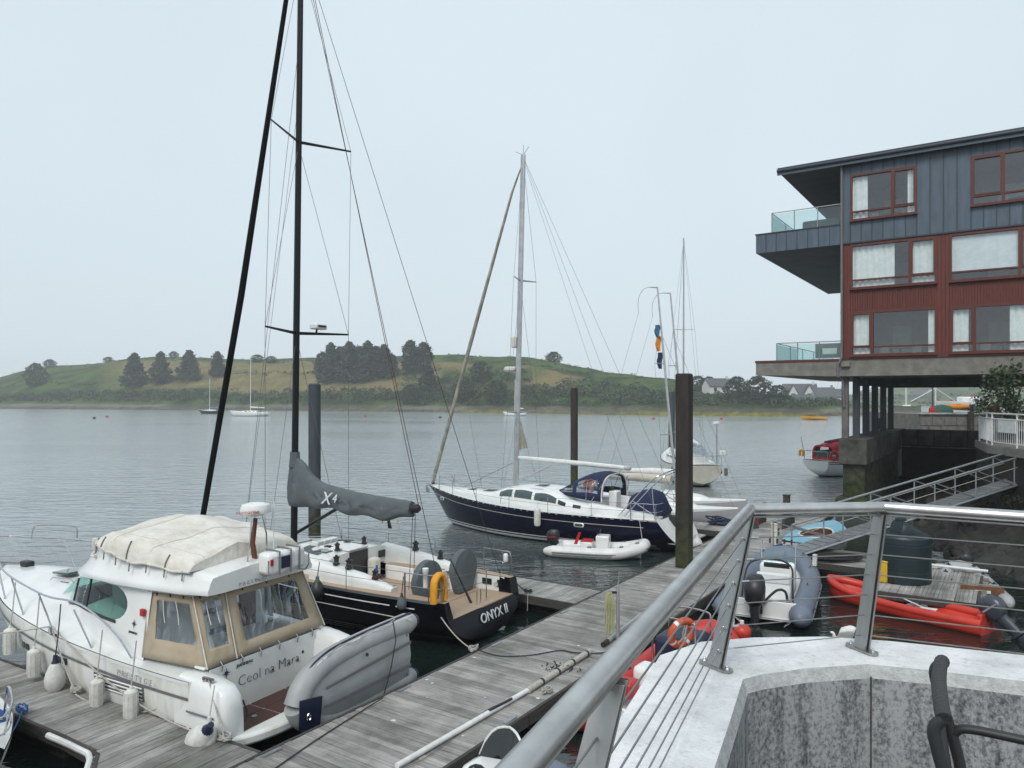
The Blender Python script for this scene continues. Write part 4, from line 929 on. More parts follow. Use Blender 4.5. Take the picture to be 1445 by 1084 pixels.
# foredeck hatch, anchor, pulpit
MB().box((7.4, 0, 2.03), (.6, .6, .05), Matrix.Rotation(.06, 3, 'Y')).build('deck_hatch', 'glass_grey', mc, bev=.02)
an = MB().tube([(10.45, 0, 1.9), (9.6, 0, 1.98)], .03, 6).build('anchor', 'galv', mc); MB().slab([(10.5, -.2, 1.7), (10.6, 0, 1.9), (10.5, .2, 1.7), (10.25, 0, 1.62)], (0, 0, .03)).build('fluke', 'galv', an); MB().box((9.3, 0, 1.98), (.3, .2, .15)).build('windlass', 'black', mc, bev=.03)
for s_ in (1, -1):
    top = [(2.75, s_ * 1.62, 1.35), (3.2, s_ * 1.66, 1.75), (4.2, s_ * 1.68, 2.12)] + [(x, s_ * (H.b(x) + .02), H.zs(x) + .72) for x in (5.2, 6.2, 7.2, 8.2, 9.2)] + [(9.9, s_ * .42, 2.5), (10.45, s_ * .15, 2.52), (10.55, 0, 2.52)]
    rails(mc, 'guard_rail', spline(top, 5), .019)
    for x in (4.3, 5.6, 6.9, 8.1, 9.2): rails(mc, 'stanchion', [(x - .42, s_ * (H.b(x - .42) - .08), H.zs(x - .42) + .0), (x, s_ * (H.b(x) + .02), H.zs(x) + (.72 if x > 5 else .66))], .017)
    if s_ < 0: rails(mc, 'gate_hoop', spline([(8.9, -.95, 2.40), (8.9, -.95, 2.72), (9.0, -.9, 2.78), (9.7, -.5, 2.8), (9.85, -.42, 2.7), (9.9, -.42, 2.45)], 4), .014)
    rails(mc, 'grab_rail', [(6.3, s_ * .6, 2.02), (6.4, s_ * .6, 2.08), (7.2, s_ * .55, 2.02), (7.3, s_ * .55, 1.95)], .012)
rails(mc, 'wiper', [(6.6, .55, 1.98), (6.25, .9, 2.12)], .01, 'black')
ck = (.5, 1.55, 1.3); MB().box((ck[0] + .3, ck[1], 1.32), (.24, .05, .05)).build('stern_cleat', 'steel', mc)
# ------------------------------------------------------------------ fenders hanging along the cruiser
MCW = Matrix.Translation((-3.57, 13.16, 0)) @ Matrix.Rotation(R(150.5), 4, 'Z')
def fender_ob(name, label, p, r, h, body='fender', head=None, pear=False, tilt=0, line=None, ribs=True, grp='fenders along the cruiser'):
    o = thing(name, label, 'fender', p, 0, grp); o.rotation_euler = (tilt, tilt * .5, .4)
    if pear: prof = [(0, 0), (r * .55, .03 * h), (r * .92, .18 * h), (r, .38 * h), (r * .86, .58 * h), (r * .55, .78 * h), (r * .22, .92 * h)]
    else: prof = [(0, 0), (r * .55, .015), (r * .93, .07 * h), (r, .16 * h), (r, .84 * h), (r * .93, .92 * h), (r * .55, .98 * h), (r * .25, h)]
    MB().lathe(prof, n=20).build('body', body, o)
    if ribs and not pear:
        for k in range(10): q = k * .628; MB().tube([(r * 1.005 * math.cos(q), r * 1.005 * math.sin(q), .14 * h), (r * 1.005 * math.cos(q), r * 1.005 * math.sin(q), .86 * h)], .006, 5).build('rib', body, o)
    MB().lathe([(r * .6 if pear else r * .28, (.72 if pear else .97) * h), (r * .26, .93 * h if pear else 1.0 * h), (r * .2, 1.08 * h), (0, 1.1 * h)], n=14).build('neck', head or body, o)
    if line: MB().tube([(0, 0, 1.05 * h)] + [tuple(Vector(q) - Vector(p)) for q in line], .011, 6).build('hanging_line', 'wire_dark' if head else 'rope', o)
    return o
def mcp(x, y, z): return MCW @ Vector((x, y, z))
for x, z, r, h, nm, lb, hd, pr in ((6.57, .78, .115, .56, 'fender', 'white ribbed fender nearest the cruiser bow at the left edge', None, False), (5.46, .58, .118, .56, 'fender', 'white ribbed fender left of the navy-topped ball fender', None, False), (4.68, .47, .18, .64, 'ball_fender', 'pear fender with navy top amid the cruiser side', 'navy_vinyl', True), (3.34, .47, .115, .5, 'fender', 'white ribbed fender under the cruiser side vents', None, False), (2.38, .42, .115, .56, 'fender', 'white ribbed fender beneath the cruiser tent front', None, False)):
    p = mcp(x, H.b(x) + .16, z); fender_ob(nm, lb, p, r, h, 'fender', hd, pr, .04, [mcp(x, H.b(x) + .1, H.zs(x) + .1), mcp(x, H.b(x) + .04, H.zs(x) + (.7 if x > 4 else .5))])
p = mcp(.80, 1.80, .28); fender_ob('ball_fender', 'big pear fender with navy top leaning by the cruiser stern quarter', p, .24, .8, 'fender', 'navy_vinyl', True, .75)
p = mcp(.42, 1.86, .40); fender_ob('ball_fender', 'small white pear fender at the cruiser stern quarter', p, .14, .48, 'fender', None, True, .1, [mcp(.5, 1.6, 1.3)])
rope(sag(mcp(5.0, 1.78, 1.62), mcp(10.2, 2.6, .95), .15), .014, 'rope', 'white line from cruiser midships cleat towards its bow')
rope(sag(mcp(5.0, 1.78, 1.62), at(107, 978, .56), .06), .014, 'rope', 'white line dropping from cruiser midships cleat to the finger cleat')
rope(sag(mcp(4.95, 1.78, 1.62), at(318, 1046, .56), .35, 20), .014, 'rope', 'long white line from cruiser midships to the stern cleat on the finger')
rope(sag(mcp(.8, 1.56, 1.34), at(107, 980, .56), .45, 20), .014, 'rope', 'white line drooping from cruiser stern quarter to the finger')
rope(sag(mcp(.78, 1.56, 1.34), at(318, 1046, .56), .04), .013, 'rope', 'short white line from cruiser stern quarter to the near cleat')
MB().tube([(5.0, 1.62, 1.40), (5.0, 1.78, 1.5), (5.0, 1.80, 1.62)], .05, 8).build('midships_cleat', 'steel', mc)

# ================================================================== grey dinghy on edge across the platform
dg = thing('inflatable_dinghy', 'light grey inflatable dinghy standing on edge behind the cruiser', 'dinghy', uv(-1.72, .62, .66), UA)
# local x along u (bow at 0, transom at 2.9), local z up (its beam), local y = +v (its keel side faces away = -y outward to us)
def tubez(x): return interp([(0, .0), (.12, .22), (.4, .42), (.9, .53), (2.9, .56)], x)
for s_ in (1, -1):
    pts = [(x, .06 * math.sin(x), s_ * tubez(x) + x * .055) for x in (0, .04, .12, .25, .4, .65, .9, 1.4, 1.9, 2.4, 2.75, 2.92, 3.02)]; pts = spline(pts, 3); n = len(pts)
    MB().tube(pts, [.21 if i < n - 6 else .21 - .016 * (i - n + 6) for i in range(n)], 16).build('buoyancy_tube', 'hypalon_light', dg)
    e = Vector(pts[-1]); MB().lathe([(.135, -.06), (.15, .0), (.12, .06), (.02, .10)], e, (1, 0, 0), 14).build('end_cone', 'navy_vinyl', dg)
    MB().tube([Vector(p) + Vector((0, -.06, s_ * .205)) for p in pts[4:-4]], .026, 6).build('rubbing_strake', 'navy_vinyl', dg)
    MB().tube([Vector(p) + Vector((0, -.115, s_ * .17)) for p in pts[4:-4]], .012, 6).build('white_piping', 'hypalon_white', dg)
rows = []
for i in range(15):
    x = .12 + 2.6 * i / 14; h = tubez(x) * .92; rows.append([(x, -.13 - .07 * (1 - abs(j / 5 - 1)) * min(1, x), -h + h * j / 5 + x * .055) for j in range(11)])
MB().grid(rows).build('floor', 'hypalon_light', dg)
for zz in (-.22, .24): MB().slab([(.5, -.205, zz * .7), (2.7, -.215, zz + .14), (2.7, -.215, zz + .20), (.5, -.205, zz * .7 + .05)], (0, -.012, 0)).build('keel_strip', 'hypalon_mid', dg)
for s_ in (1, -1):
    for x in (.55, 1.15, 1.75, 2.35): MB().tube([(x, .06 * math.sin(x), s_ * tubez(x) + x * .055), (x + .06, .06 * math.sin(x), s_ * tubez(x + .06) + x * .055)], .2135, 16, caps=False).build('seam_band', 'hypalon_light', dg)
MB().tube(spline([(.6, -.12, .72), (.95, -.06, .80), (1.3, -.13, .80), (1.65, -.06, .86), (2.0, -.13, .88), (2.4, -.06, .92)], 4), .009, 5).build('grab_line', 'rope', dg)
MB().lathe([(.035, 0), (.03, .015)], (1.5, -.20, .50), (0, -1, .3), 12).build('valve', 'black', dg)
MB().box((2.66, .02, .15), (.04, .34, .85)).build('transom', 'hypalon_mid', dg)
MB().slab([(-.12, -.235, -.32), (.34, -.225, -.46), (.40, -.225, .10), (-.1, -.235, .18)], (0, .02, 0)).build('bow_patch', 'navy_vinyl', dg)
MB().tube([(.08 + .04 * math.cos(q), -.25, -.15 + .06 * math.sin(q)) for q in [k * .6 for k in range(11)]], .012, 6).build('towing_ring', 'steel', dg)
rails(dg, 'lifting_line', [(2.2, -.2, .95), (2.22, -.26, .6), (2.1, -.25, .1), (1.9, -.24, -.4)], .012, 'wire_dark')
rope([uv(1.0, .4, 1.5), mcp(1.3, -1.35, 1.85), mcp(1.45, -1.2, 2.4)], .01, 'rope', 'line from the tent frame to the upright dinghy')
# ================================================================== shared yacht gear
def spar(parent, name, m, pts, r, flat=1.0, n=12): return MB().tube(pts, r, n, flat=flat).build(name, m, parent)
def wire(parent, a, b, r=.006, m='wire', name='stay', s=0): return MB().tube(sag(a, b, s, 8 if s else 1), r, 5).build(name, m, parent)
def winch(parent, p, s=1.0):
    return MB().lathe([(.075 * s, 0), (.08 * s, .03 * s), (.055 * s, .05 * s), (.05 * s, .12 * s), (.072 * s, .15 * s), (.072 * s, .17 * s), (.03 * s, .18 * s), (.028 * s, .21 * s)], p, n=14).build('winch', 'black', parent)
def hoop(parent, a, b, h, name='hoop', r=.013):
    a, b = Vector(a), Vector(b); u = Vector((0, 0, h)); return rails(parent, name, spline([a, a + u * .8, a.lerp(b, .12) + u, a.lerp(b, .88) + u, b + u * .8, b], 4), r)
def lifelines(parent, H, xs, h, side, rows=(1, .52), end=None, r=.006):
    tops = []
    for x in xs:
        p = Vector((x, side * (H.b(x) - .06), H.zs(x))); rails(parent, 'stanchion', [p, p + Vector((0, 0, h))], .012); tops.append(p)
    for k in rows:
        MB().tube([p + Vector((0, 0, h * k)) for p in tops], r, 5).build('lifeline', 'wire', parent)
# ================================================================== black racing yacht
ox = thing('sailing_yacht', 'black hulled sailing yacht with grey boom cover and yellow horseshoe', 'yacht', (-.74, 18.55, 0), 148.5)
HX = Hull(11.7, [(0, 1.62), (.12, 1.78), (.3, 1.90), (.5, 1.83), (.7, 1.42), (.85, .85), (.95, .33), (1, .03)], [(0, 1.16), (.4, 1.20), (.75, 1.32), (1, 1.46)],
          [(0, .05), (.1, -.12), (.4, -.5), (.8, -.35), (.97, .0), (1, .2)], ((0, 3.2), (.5, 2.8), (.8, 1.9), (1, 1.3)), 1.9, .12, -.28)
# hull, open at the stern between the quarters
b = MB(); rows = []; n, k = 46, 16
for i in range(n + 1):
    t = i / n; row = [HX.pt(t, 1 - math.cos(math.pi / 2 * j / k), 1) for j in range(k + 1)]; rows.append(row + [Vector((p.x, -p.y, p.z)) for p in row[::-1]])
b.grid(rows); b.build('hull', 'black_gel', ox, angle=50)
tr = [p for p in rows[0]]
low = [Vector((p.x, p.y, min(p.z, .74))) for p in tr if True]
tp_ = []
for p in tr:
    if p.z <= .76: tp_.append(p)
tmesh = MB(); tmesh.poly([Vector((-.02, tp_[0].y * .985, .76))] + tp_ + [Vector((-.02, tp_[-1].y * .985, .76))]); TR = tmesh.build('transom', 'black_gel', ox)
for s_ in (1, -1):
    q = [p for p in tr if p.z > .72 and p.y * s_ > 0]; q.sort(key=lambda p: -p.z)
    inner = [Vector((0.06, s_ * 1.36, 1.16)), Vector((-.05, s_ * 1.30, .74))]
    MB().slab([Vector(q[0])] + [Vector(p) for p in q[1:]] + inner[::-1], (.02, 0, 0)).build('stern_quarter', 'black_gel', ox)
    b = MB(); b.grid([[(0.05 + .0 * i, s_ * 1.355, 1.15), (-.04, s_ * 1.30, .75)], [(.35, s_ * 1.345, 1.15), (.35, s_ * 1.30, .75)]]); b.build('quarter_inner', 'black_gel', ox)
text('name_lettering', 'ONYX II', .34, 'white_lettering', TR, frame_mat((-.185, -.28, .50), (0, -1, 0), (.252, 0, 1)), ext=.008)
HX.strip('pin_stripe', 'white_lettering', ox, lambda t: interp(HX.sheer, t) - .225, lambda t: interp(HX.sheer, t) - .195, .13, .48, off=.006)
HX.strip('pin_stripe', 'white_lettering', ox, lambda t: interp(HX.sheer, t) - .225, lambda t: interp(HX.sheer, t) - .195, .07, .115, off=.006)
for z in (.10, .17, .24): HX.strip('waterline_stripe', 'hypalon_mid', ox, z, z + .03, .02, .97, off=.005)
# decks
HX.deck('side_deck', 'teak', ox, .02, 4.25, 1.345, 0, .05); HX.deck('fore_deck', 'teak', ox, 4.25, 11.55, None, 0, .05, .03)
HX.strip('toe_rail', 'hypalon_mid', ox, lambda t: interp(HX.sheer, t) - .02, lambda t: interp(HX.sheer, t) + .03, .01, .99, off=-.035)
HX.strip('gunwale', 'cover_grey', ox, lambda t: interp(HX.sheer, t) - .05, lambda t: interp(HX.sheer, t) + .006, .02, .99, off=.004)
fl = MB().box((2.08, 0, .745), (4.3, 2.66, .03)).build('cockpit_sole', 'teak', ox, False)
for x in (.9, 1.9): MB().box((x, 0, .7625), (.012, 2.4, .003)).build('sole_joint', 'black', fl, False)
MB().lathe([(.10, 0), (.10, .008)], (1.0, .75, .762), n=16).build('deck_plate', 'steel', fl)
for s_ in (1, -1):
    b = MB(); b.grid([[(.2, s_ * 1.345, .75), (.2, s_ * 1.345, 1.15)], [(4.2, s_ * 1.345, .75), (4.2, s_ * 1.345, 1.15)]]); sw = b.build('cockpit_side', 'gel', ox)
    if s_ < 0:
        MB().box((.75, -1.335, .98), (.3, .02, .16)).build('instrument_panel', 'dark', sw, False); MB().box((.38, -1.335, .96), (.08, .02, .2)).build('switch_panel', 'dark', sw, False); MB().lathe([(.07, 0), (.07, .012)], (.16 + .3, -1.335, .93), (0, 1, 0), 14).build('hatch_ring', 'grey_gel', sw)
    MB().box((3.0, s_ * 1.08, .95), (1.9, .5, .42)).build('cockpit_bench', 'gel', ox, bev=.03); MB().box((3.0, s_ * 1.08, 1.17), (1.86, .46, .02)).build('bench_teak', 'teak', ox, False)
    rings = []
    for x, h, w_ in ((1.75, .10, .10), (2.1, .20, .16), (2.8, .33, .22), (3.6, .42, .26), (4.4, .50, .30)): rings.append(arch(x, w_, 1.12, 1.15 + h, 3.5, 10, s_ * 1.36))
    loft(rings, cap=(True, True)).build('coaming', 'gel', ox, angle=60)
MB().box((1.75, 0, .92), (.35, .7, .36)).build('helm_box', 'gel', ox, bev=.03)
# coachroof
def cw(x): return interp([(4.2, 1.38), (5.2, 1.34), (6.5, 1.12), (7.8, .78), (8.8, .42), (9.3, .12)], x)
def ch(x): return interp([(4.2, .50), (5.2, .52), (6.5, .46), (7.8, .30), (8.8, .10), (9.3, .01)], x)
rings = [arch(x, cw(x), HX.zs(x) - .02, HX.zs(x) + ch(x), 3.6, 20) for x in [4.2 + 5.1 * i / 24 for i in range(25)]]
loft(rings, cap=(True, True)).build('coachroof', 'gel', ox, angle=60)
for s_ in (1, -1):   # dark cabin side windows and grey spray recess
    rows = []
    for i in range(19):
        x = 4.95 + 2.9 * i / 18; tp = min(1, (i / 18) * 2.2, (1 - i / 18) * 4 + .25); zb = HX.zs(x) + ch(x) * .20; zt = zb + ch(x) * .52 * tp
        rr = []
        for z in (zb, (zb + zt) / 2, zt):
            f = (1 - ((z - HX.zs(x) + .02) / (ch(x) + .02)) ** 3.6) ** (1 / 3.6); rr.append((x, s_ * (cw(x) * f + .006), z))
        rows.append(rr)
    MB().grid(rows).build('cabin_window', 'glass_dark', ox)
    b = MB(); pts_o = []; pts_i = []
    for i in range(13):
        q = i / 12 * math.pi / 2; x = 4.75 + .95 * math.sin(q); y = s_ * (.62 + .34 * math.cos(q) ** .7 if q < 1.57 else .62); y = s_ * (.30 + .72 * math.cos(q) ** .6) if i < 12 else s_ * .30
        x2 = 4.72 + .72 * math.sin(q); y2 = s_ * (.28 + .60 * math.cos(q) ** .6) if i < 12 else s_ * .28
        def zr(x, y): f = min(.999, abs(y) / cw(x)); return HX.zs(x) - .02 + (ch(x) + .02) * (1 - f ** 3.6) ** (1 / 3.6)
        pts_o.append((x, y, zr(x, y) + .012)); pts_i.append((x2, y2, zr(x2, y2) + .012))
    b.grid([pts_o, pts_i]); b.build('spray_recess', 'cover_grey', ox)
for x, y, w_, d_, m_ in ((6.6, .1, .75, .6, 'glass_grey'), (4.85, .70, .45, .28, 'glass_grey'), (4.85, -.70, .45, .28, 'glass_grey'), (8.0, 0, .5, .45, 'glass_grey')):
    z = HX.zs(x) + ch(x) * (1 if abs(y) < .5 else .965); MB().box((x, y, z + .012), (w_, d_, .03), Matrix.Rotation(.05 if x > 6 else 0, 3, 'Y')).build('deck_hatch', m_, ox, bev=.01)
b = MB(); b.slab([(5.45, -.42, 1.70), (5.45, .42, 1.70), (5.38, .42, 1.86), (5.38, -.42, 1.86)], (.22, 0, 0)); gb = b.build('instrument_pod', 'gel', ox, bev=.02)
for y in (-.26, 0, .26): MB().box((5.405, y, 1.79), (.02, .18, .11), Matrix.Rotation(-.35, 3, 'Y')).build('display', 'grey_gel', gb, False)
# companionway
MB().box((4.19, 0, 1.25), (.03, .72, .85)).build('companionway', 'dark', ox, False); MB().box((4.75, 0, 1.735), (1.15, .78, .05)).build('sliding_hatch', 'gel', ox, bev=.015)
MB().box((4.175, .95, 1.42), (.03, .26, .2)).build('bulkhead_window', 'dark', ox, False); MB().box((4.175, -.95, 1.42), (.03, .26, .2)).build('bulkhead_window', 'dark', ox, False)
MB().box((4.0, -.42, 1.15), (.28, .32, .55)).build('bag', 'cover_cream', ox, bev=.08)
for x, y, z, s_ in ((4.5, .52, 1.73, 1.1), (4.5, -.55, 1.73, 1.1), (3.25, 1.36, 1.55, 1.3), (3.25, -1.36, 1.55, 1.3), (3.7, 1.36, 1.60, 1.2), (2.35, 1.36, 1.40, 1.2), (2.35, -1.36, 1.40, 1.2)): winch(ox, (x, y, z), s_)
for y in (.36, -.38):
    b = MB()
    for k in range(5): b.tube(spline([(5.0 + jit(.12), y + jit(.08), 1.76 + jit(.02)) for _ in range(6)], 4), .014, 5)
    b.build('coiled_line', 'wire_dark', ox)
rails(ox, 'red_line', [(5.3, .32, 1.74), (4.6, .34, 1.745)], .012, 'wire_red')
for s_ in (1, -1): rails(ox, 'grab_rail', [(6.1, s_ * .85, 1.68), (6.15, s_ * .85, 1.74), (7.0, s_ * .78, 1.66), (7.05, s_ * .78, 1.6)], .011)
MB().tube([(2.3, 1.36, 1.5), (2.3, 1.36, 1.75)], .03, 7).build('winch_handle', 'rope_blue', ox); MB().tube([(2.3 + .1 * math.cos(q), 1.36 + .1 * math.sin(q), 1.44 + .006 * q) for q in [k * .5 for k in range(28)]], .016, 5).build('sheet_tail', 'wire_red', ox)
# wheels under grey covers
for s_, nm in ((1, 'near'), (-1, 'far')):
    rings = []
    for dx in (-.10, -.085, .085, .10):
        rr = .50 if abs(dx) > .09 else .54; ring = []
        for k in range(25):
            q = -.0 + math.pi * k / 24; ring.append((1.15 + dx, s_ * .78 + rr * math.cos(q), 1.33 + rr * 1.05 * math.sin(q)))
        ring += [(1.15 + dx, s_ * .78 - rr * .62, .80), (1.15 + dx, s_ * .78 + rr * .62, .80)]; rings.append(ring)
    loft(rings, closed=True, cap=(True, True)).build('wheel_cover', 'cover_grey', ox, angle=50)
    MB().box((1.42, s_ * .78, 1.1), (.22, .26, .75)).build('pedestal', 'gel', ox, bev=.04)
# pushpit and stern gear
for s_ in (1, -1):
    a = [(.12, s_ * 1.52, 1.16), (.10, s_ * 1.5, 1.76), (.45, s_ * 1.64, 1.78), (1.1, s_ * 1.72, 1.78)]; rails(ox, 'pushpit', spline(a, 5), .014); rails(ox, 'pushpit', [(.45, s_ * 1.62, 1.16), (.45, s_ * 1.64, 1.78)], .013); rails(ox, 'pushpit', [(1.1, s_ * 1.72, 1.16), (1.1, s_ * 1.72, 1.78)], .013)
    rails(ox, 'pushpit', [(.1, s_ * 1.5, 1.46), (.45, s_ * 1.63, 1.47), (1.1, s_ * 1.72, 1.47)], .011)
    lifelines(ox, HX, [1.1, 2.9, 4.7, 6.5, 8.2, 9.7], .62, s_)
rails(ox, 'stern_gate', [(.14, -.38, .76), (.14, -.38, 1.55)], .014); rails(ox, 'stern_gate', [(.14, .05, .76), (.14, .05, 1.1), (.14, -.12, 1.12), (.14, -.12, .76)], .011)
for z0, z1 in ((1.72, 1.52), (1.42, 1.25)): wire(ox, (.1, 1.5, z0), (.14, -.38, z1), .007)
MB().tube([(.35, .0, .76), (.75, .35, 1.9)], [.035, .012], 8).build('ensign_staff', 'black', ox)
MB().lathe([(.06, 0), (.06, .34), (.075, .36), (.075, .46), (0, .47)], (.62, 1.52, 1.45), n=14).build('danbuoy_canister', 'gel', ox)
MB().box((.30, -1.58, 1.62), (.12, .12, .24)).build('rail_light', 'gel', ox, bev=.04)
hs_ = thing('horseshoe_buoy', 'yellow horseshoe lifebuoy on the black yacht stern rail', 'lifebuoy', ox.matrix_basis @ Vector((.16, 1.60, 1.46)), 148.5)
pts = [(0, .19 * math.cos(q) * (1 if True else 0), .14 + .22 * math.sin(q)) for q in [math.pi * k / 12 for k in range(13)]]; pts = [(0, .20, -.26), (0, .20, -.05)] + pts + [(0, -.20, -.05), (0, -.20, -.26)]
MB().tube(pts, .095, 12, flat=.8).build('foam', 'yellow', hs_, bev=.0)
for k in (4, 8, 12): p = Vector(pts[k]); MB().tube([p + Vector((-.1, 0, 0)), p + Vector((.1, 0, 0))], .012, 5).build('strap', 'yellow_plastic', hs_)
# rig
rk = lambda z: 6.8 - (z - 2) * .0174
spar(ox, 'mast', 'mast_black', [(rk(1.6), 0, 1.6), (rk(10), 0, 10), (rk(19.6), 0, 19.6)], [.125, .12, .10], .62, 14)
spar(ox, 'furled_jib', 'black_cloth', [(11.25, 0, 1.55), (11.1, 0, 2.1), (9.2, 0, 9.2), (7.0, 0, 18.6), (rk(19.6), 0, 19.5)], [.03, .095, .105, .07, .02], 1, 10); MB().lathe([(.09, 0), (.09, .04), (.05, .05), (.05, .12), (.09, .13), (.09, .17)], (11.22, 0, 1.55), n=14).build('furling_drum', 'black', ox)
for z, span, swp in ((13.6, 1.55, .62), (7.9, 1.62, .55)):
    for s_ in (1, -1): spar(ox, 'spreader', 'mast_black', [(rk(z), 0, z), (rk(z) - swp, s_ * span, z + .05)], [.05, .028], .5, 8)
rdr = MB().box((6.35, -.55, 8.12), (.30, .46, .17)).build('wind_camera', 'gel', ox, bev=.04); MB().box((6.19, -.55, 8.13), (.012, .3, .06)).build('lens_strip', 'dark', rdr); MB().tube([(6.4, -.5, 7.9), (6.36, -.5, 8.05)], .03, 6).build('bracket', 'black', rdr)
for s_ in (1, -1):
    base = Vector((6.15, s_ * 1.62, 1.25)); t1 = Vector((rk(7.9) - .55, s_ * 1.62, 7.95)); t2 = Vector((rk(13.6) - .62, s_ * 1.55, 13.65)); top = Vector((rk(19), 0, 19))
    for a, c in ((base, t1), (t1, t2), (t2, top), (base + Vector((.1, -.1 * s_, 0)), Vector((rk(7.8), 0, 7.8))), (t1, Vector((rk(13.5), 0, 13.5)))): wire(ox, a, c, .007)
wire(ox, (.3, 1.3, 1.2), (rk(19.5), 0, 19.5), .009, 'wire_dark', 'backstay'); wire(ox, (.3, -1.3, 1.2), (rk(19.5), 0, 19.5), .008, 'wire_dark', 'backstay')
wire(ox, (2.05, 0, 3.1), (rk(19.4) - .12, 0, 19.4), .010, 'wire_red', 'topping_lift'); wire(ox, (8.8, .2, 1.6), (rk(16), .1, 16), .007, 'wire', 'halyard'); wire(ox, (9.4, -.3, 1.5), (rk(15), 0, 15), .006, 'wire', 'halyard')
rails(ox, 'vang', [(6.65, 0, 1.95), (4.9, 0, 2.85)], .05, 'mast_black'); spar(ox, 'boom', 'mast_black', [(6.7, 0, 2.95), (2.05, 0, 3.02)], [.11, .1], .7, 12)
# cover draped on boom and mast foot
top = [(2.28, 3.20), (3.0, 3.24), (4.04, 3.30), (4.8, 3.38), (5.47, 3.48), (5.8, 3.58), (6.08, 3.74), (6.3, 3.98), (6.5, 4.12), (6.68, 4.18), (6.95, 3.9)]
bot = [(2.28, 2.80), (2.7, 2.70), (3.15, 2.62), (3.7, 2.66), (4.36, 2.66), (5.0, 2.75), (5.47, 2.77), (6.2, 2.74), (6.7, 2.70), (7.0, 2.72)]
rings = []
for i in range(49):
    x = 2.28 + 4.68 * i / 48; zt = interp(top, x); zb = interp(bot, x) + .035 * math.sin(x * 5.2) * (x < 6); hw = interp([(2.28, .12), (4, .16), (5.5, .20), (6.4, .20), (6.96, .10)], x); ring = []
    for j in range(29):
        q = 2 * math.pi * j / 28; c, s_ = math.cos(q), math.sin(q)
        hh = (zt - zb) / 2; zc = (zt + zb) / 2; sq = abs(s_) ** .75 * (1 if s_ > 0 else -1)
        wr = 1 + .22 * noise.noise((x * 1.7 + sq * 1.2, c * 2, 3)) + .20 * (abs(math.sin(x * 3.4 + sq * 2.2)) - .5) * max(0, .6 - sq) + .1 * noise.noise((x * 5 + sq * 3, sq * 2, 9))
        ring.append((x + .05 * noise.noise((x * 3, q, 8)), hw * abs(c) ** .8 * (1 if c > 0 else -1) * wr * (1.15 - .25 * sq), zc + hh * sq))
    rings.append(ring)
sc_ = loft(rings, closed=True, cap=(True, True)).build('boom_cover', 'cover_grey', ox, angle=70)
loft([[(rk(z) + .15 * math.cos(q) * f, .13 * math.sin(q) * f, z) for q in [k * .3927 for k in range(16)]] for z, f in ((3.9, 1.25), (4.1, 1.1), (4.35, 1.0))], closed=True).build('collar', 'cover_grey', sc_)
text('sail_emblem', 'X', .50, 'white_lettering', sc_, frame_mat((5.14, .33, 3.10), (-1, .0, -.03), (0, -.06, 1)), .01, .25); text('sail_emblem', '4', .34, 'white_lettering', sc_, frame_mat((4.82, .32, 3.12), (-1, 0, -.03), (0, -.06, 1)), .01, .2)
MB().lathe([(.11, -.1), (.12, 0), (.12, .12), (.07, .18)], (2.2, 0, 3.02), (-1, 0, 0), 14).build('boom_end', 'black', ox)
for x in (2.75, 3.3): rails(sc_, 'tie', [(x, .02, 2.66), (x, .02, 2.52)], .012, 'yellow_plastic')
for dy in (-.05, .05): wire(ox, (2.3, dy * 2, .85), (2.2, dy, 2.92), .009, 'wire_dark', 'mainsheet')
bk = MB()
for k in range(5): bk.tube([(3.9 + jit(.05), -.9 + jit(.05), 2.55), (3.85 + jit(.07), -.9 + jit(.05), 2.2), (3.92, -.9 + jit(.05), 2.5)], .022, 5)
bk.build('hung_line', 'wire_dark', ox)
OX = ox.matrix_basis
GF = 'fenders of the black yacht'
fender_ob('ball_fender', 'black round fender hung outside the black yacht side deck', OX @ Vector((3.75, 1.98, .82)), .20, .55, 'black', 'cover_grey', True, .0, [OX @ Vector((3.75, 1.84, 1.75))], grp=GF)
fender_ob('ball_fender', 'small dark fender hung at the black yacht port quarter', OX @ Vector((1.05, 1.88, .95)), .12, .36, 'cover_grey', 'black', True, .0, [OX @ Vector((1.05, 1.74, 1.7))], grp=GF)
fender_ob('ball_fender', 'black fender squeezed between the black yacht and its finger', OX @ Vector((.35, -1.95, .2)), .2, .7, 'black', 'black', True, 0, grp=GF)
rope(sag(OX @ Vector((.3, 1.5, .95)), at(668, 917, .58), .12), .014, 'rope', 'pale stern line from the black yacht to the main pontoon')
rope(sag(OX @ Vector((.2, -1.55, 1.2)), at(745, 836, .6), .05), .014, 'wire_dark', 'dark stern line from the black yacht to its finger')
rope(sag(at(745, 836, .6), at(744, 862, .1), .0), .012, 'rope', 'loose pale tail hanging from the finger cleat by the black yacht')

# ================================================================== navy deck saloon yacht
nv = thing('sailing_yacht', 'navy hulled deck saloon yacht with blue sprayhood and white boom', 'yacht', (6.9, 28.8, 0), 147.3); NV = nv.matrix_basis
HN = Hull(12.25, [(0, 1.55), (.15, 1.85), (.4, 2.05), (.6, 1.90), (.78, 1.35), (.9, .72), (.97, .28), (1, .04)], [(0, 1.28), (.4, 1.30), (.75, 1.48), (1, 1.72)], [(0, .10), (.12, -.2), (.5, -.6), (.85, -.3), (.96, .2), (1, .75)], ((0, 3.0), (.5, 2.8), (.8, 1.8), (1, 1.2)), 1.9, .9, -.95, .7)
HN.skin('hull', 'navy_gel', nv, n=46, k=16, tm='gel')
for z0, z1, m_ in ((.10, .20, 'gel'), (.25, .30, 'gel')): HN.strip('waterline_stripe', m_, nv, z0, z1, .05, .955, off=.006)
HN.strip('gold_line', 'cream_gel', nv, lambda t: interp(HN.sheer, t) - .28, lambda t: interp(HN.sheer, t) - .262, .05, .96)
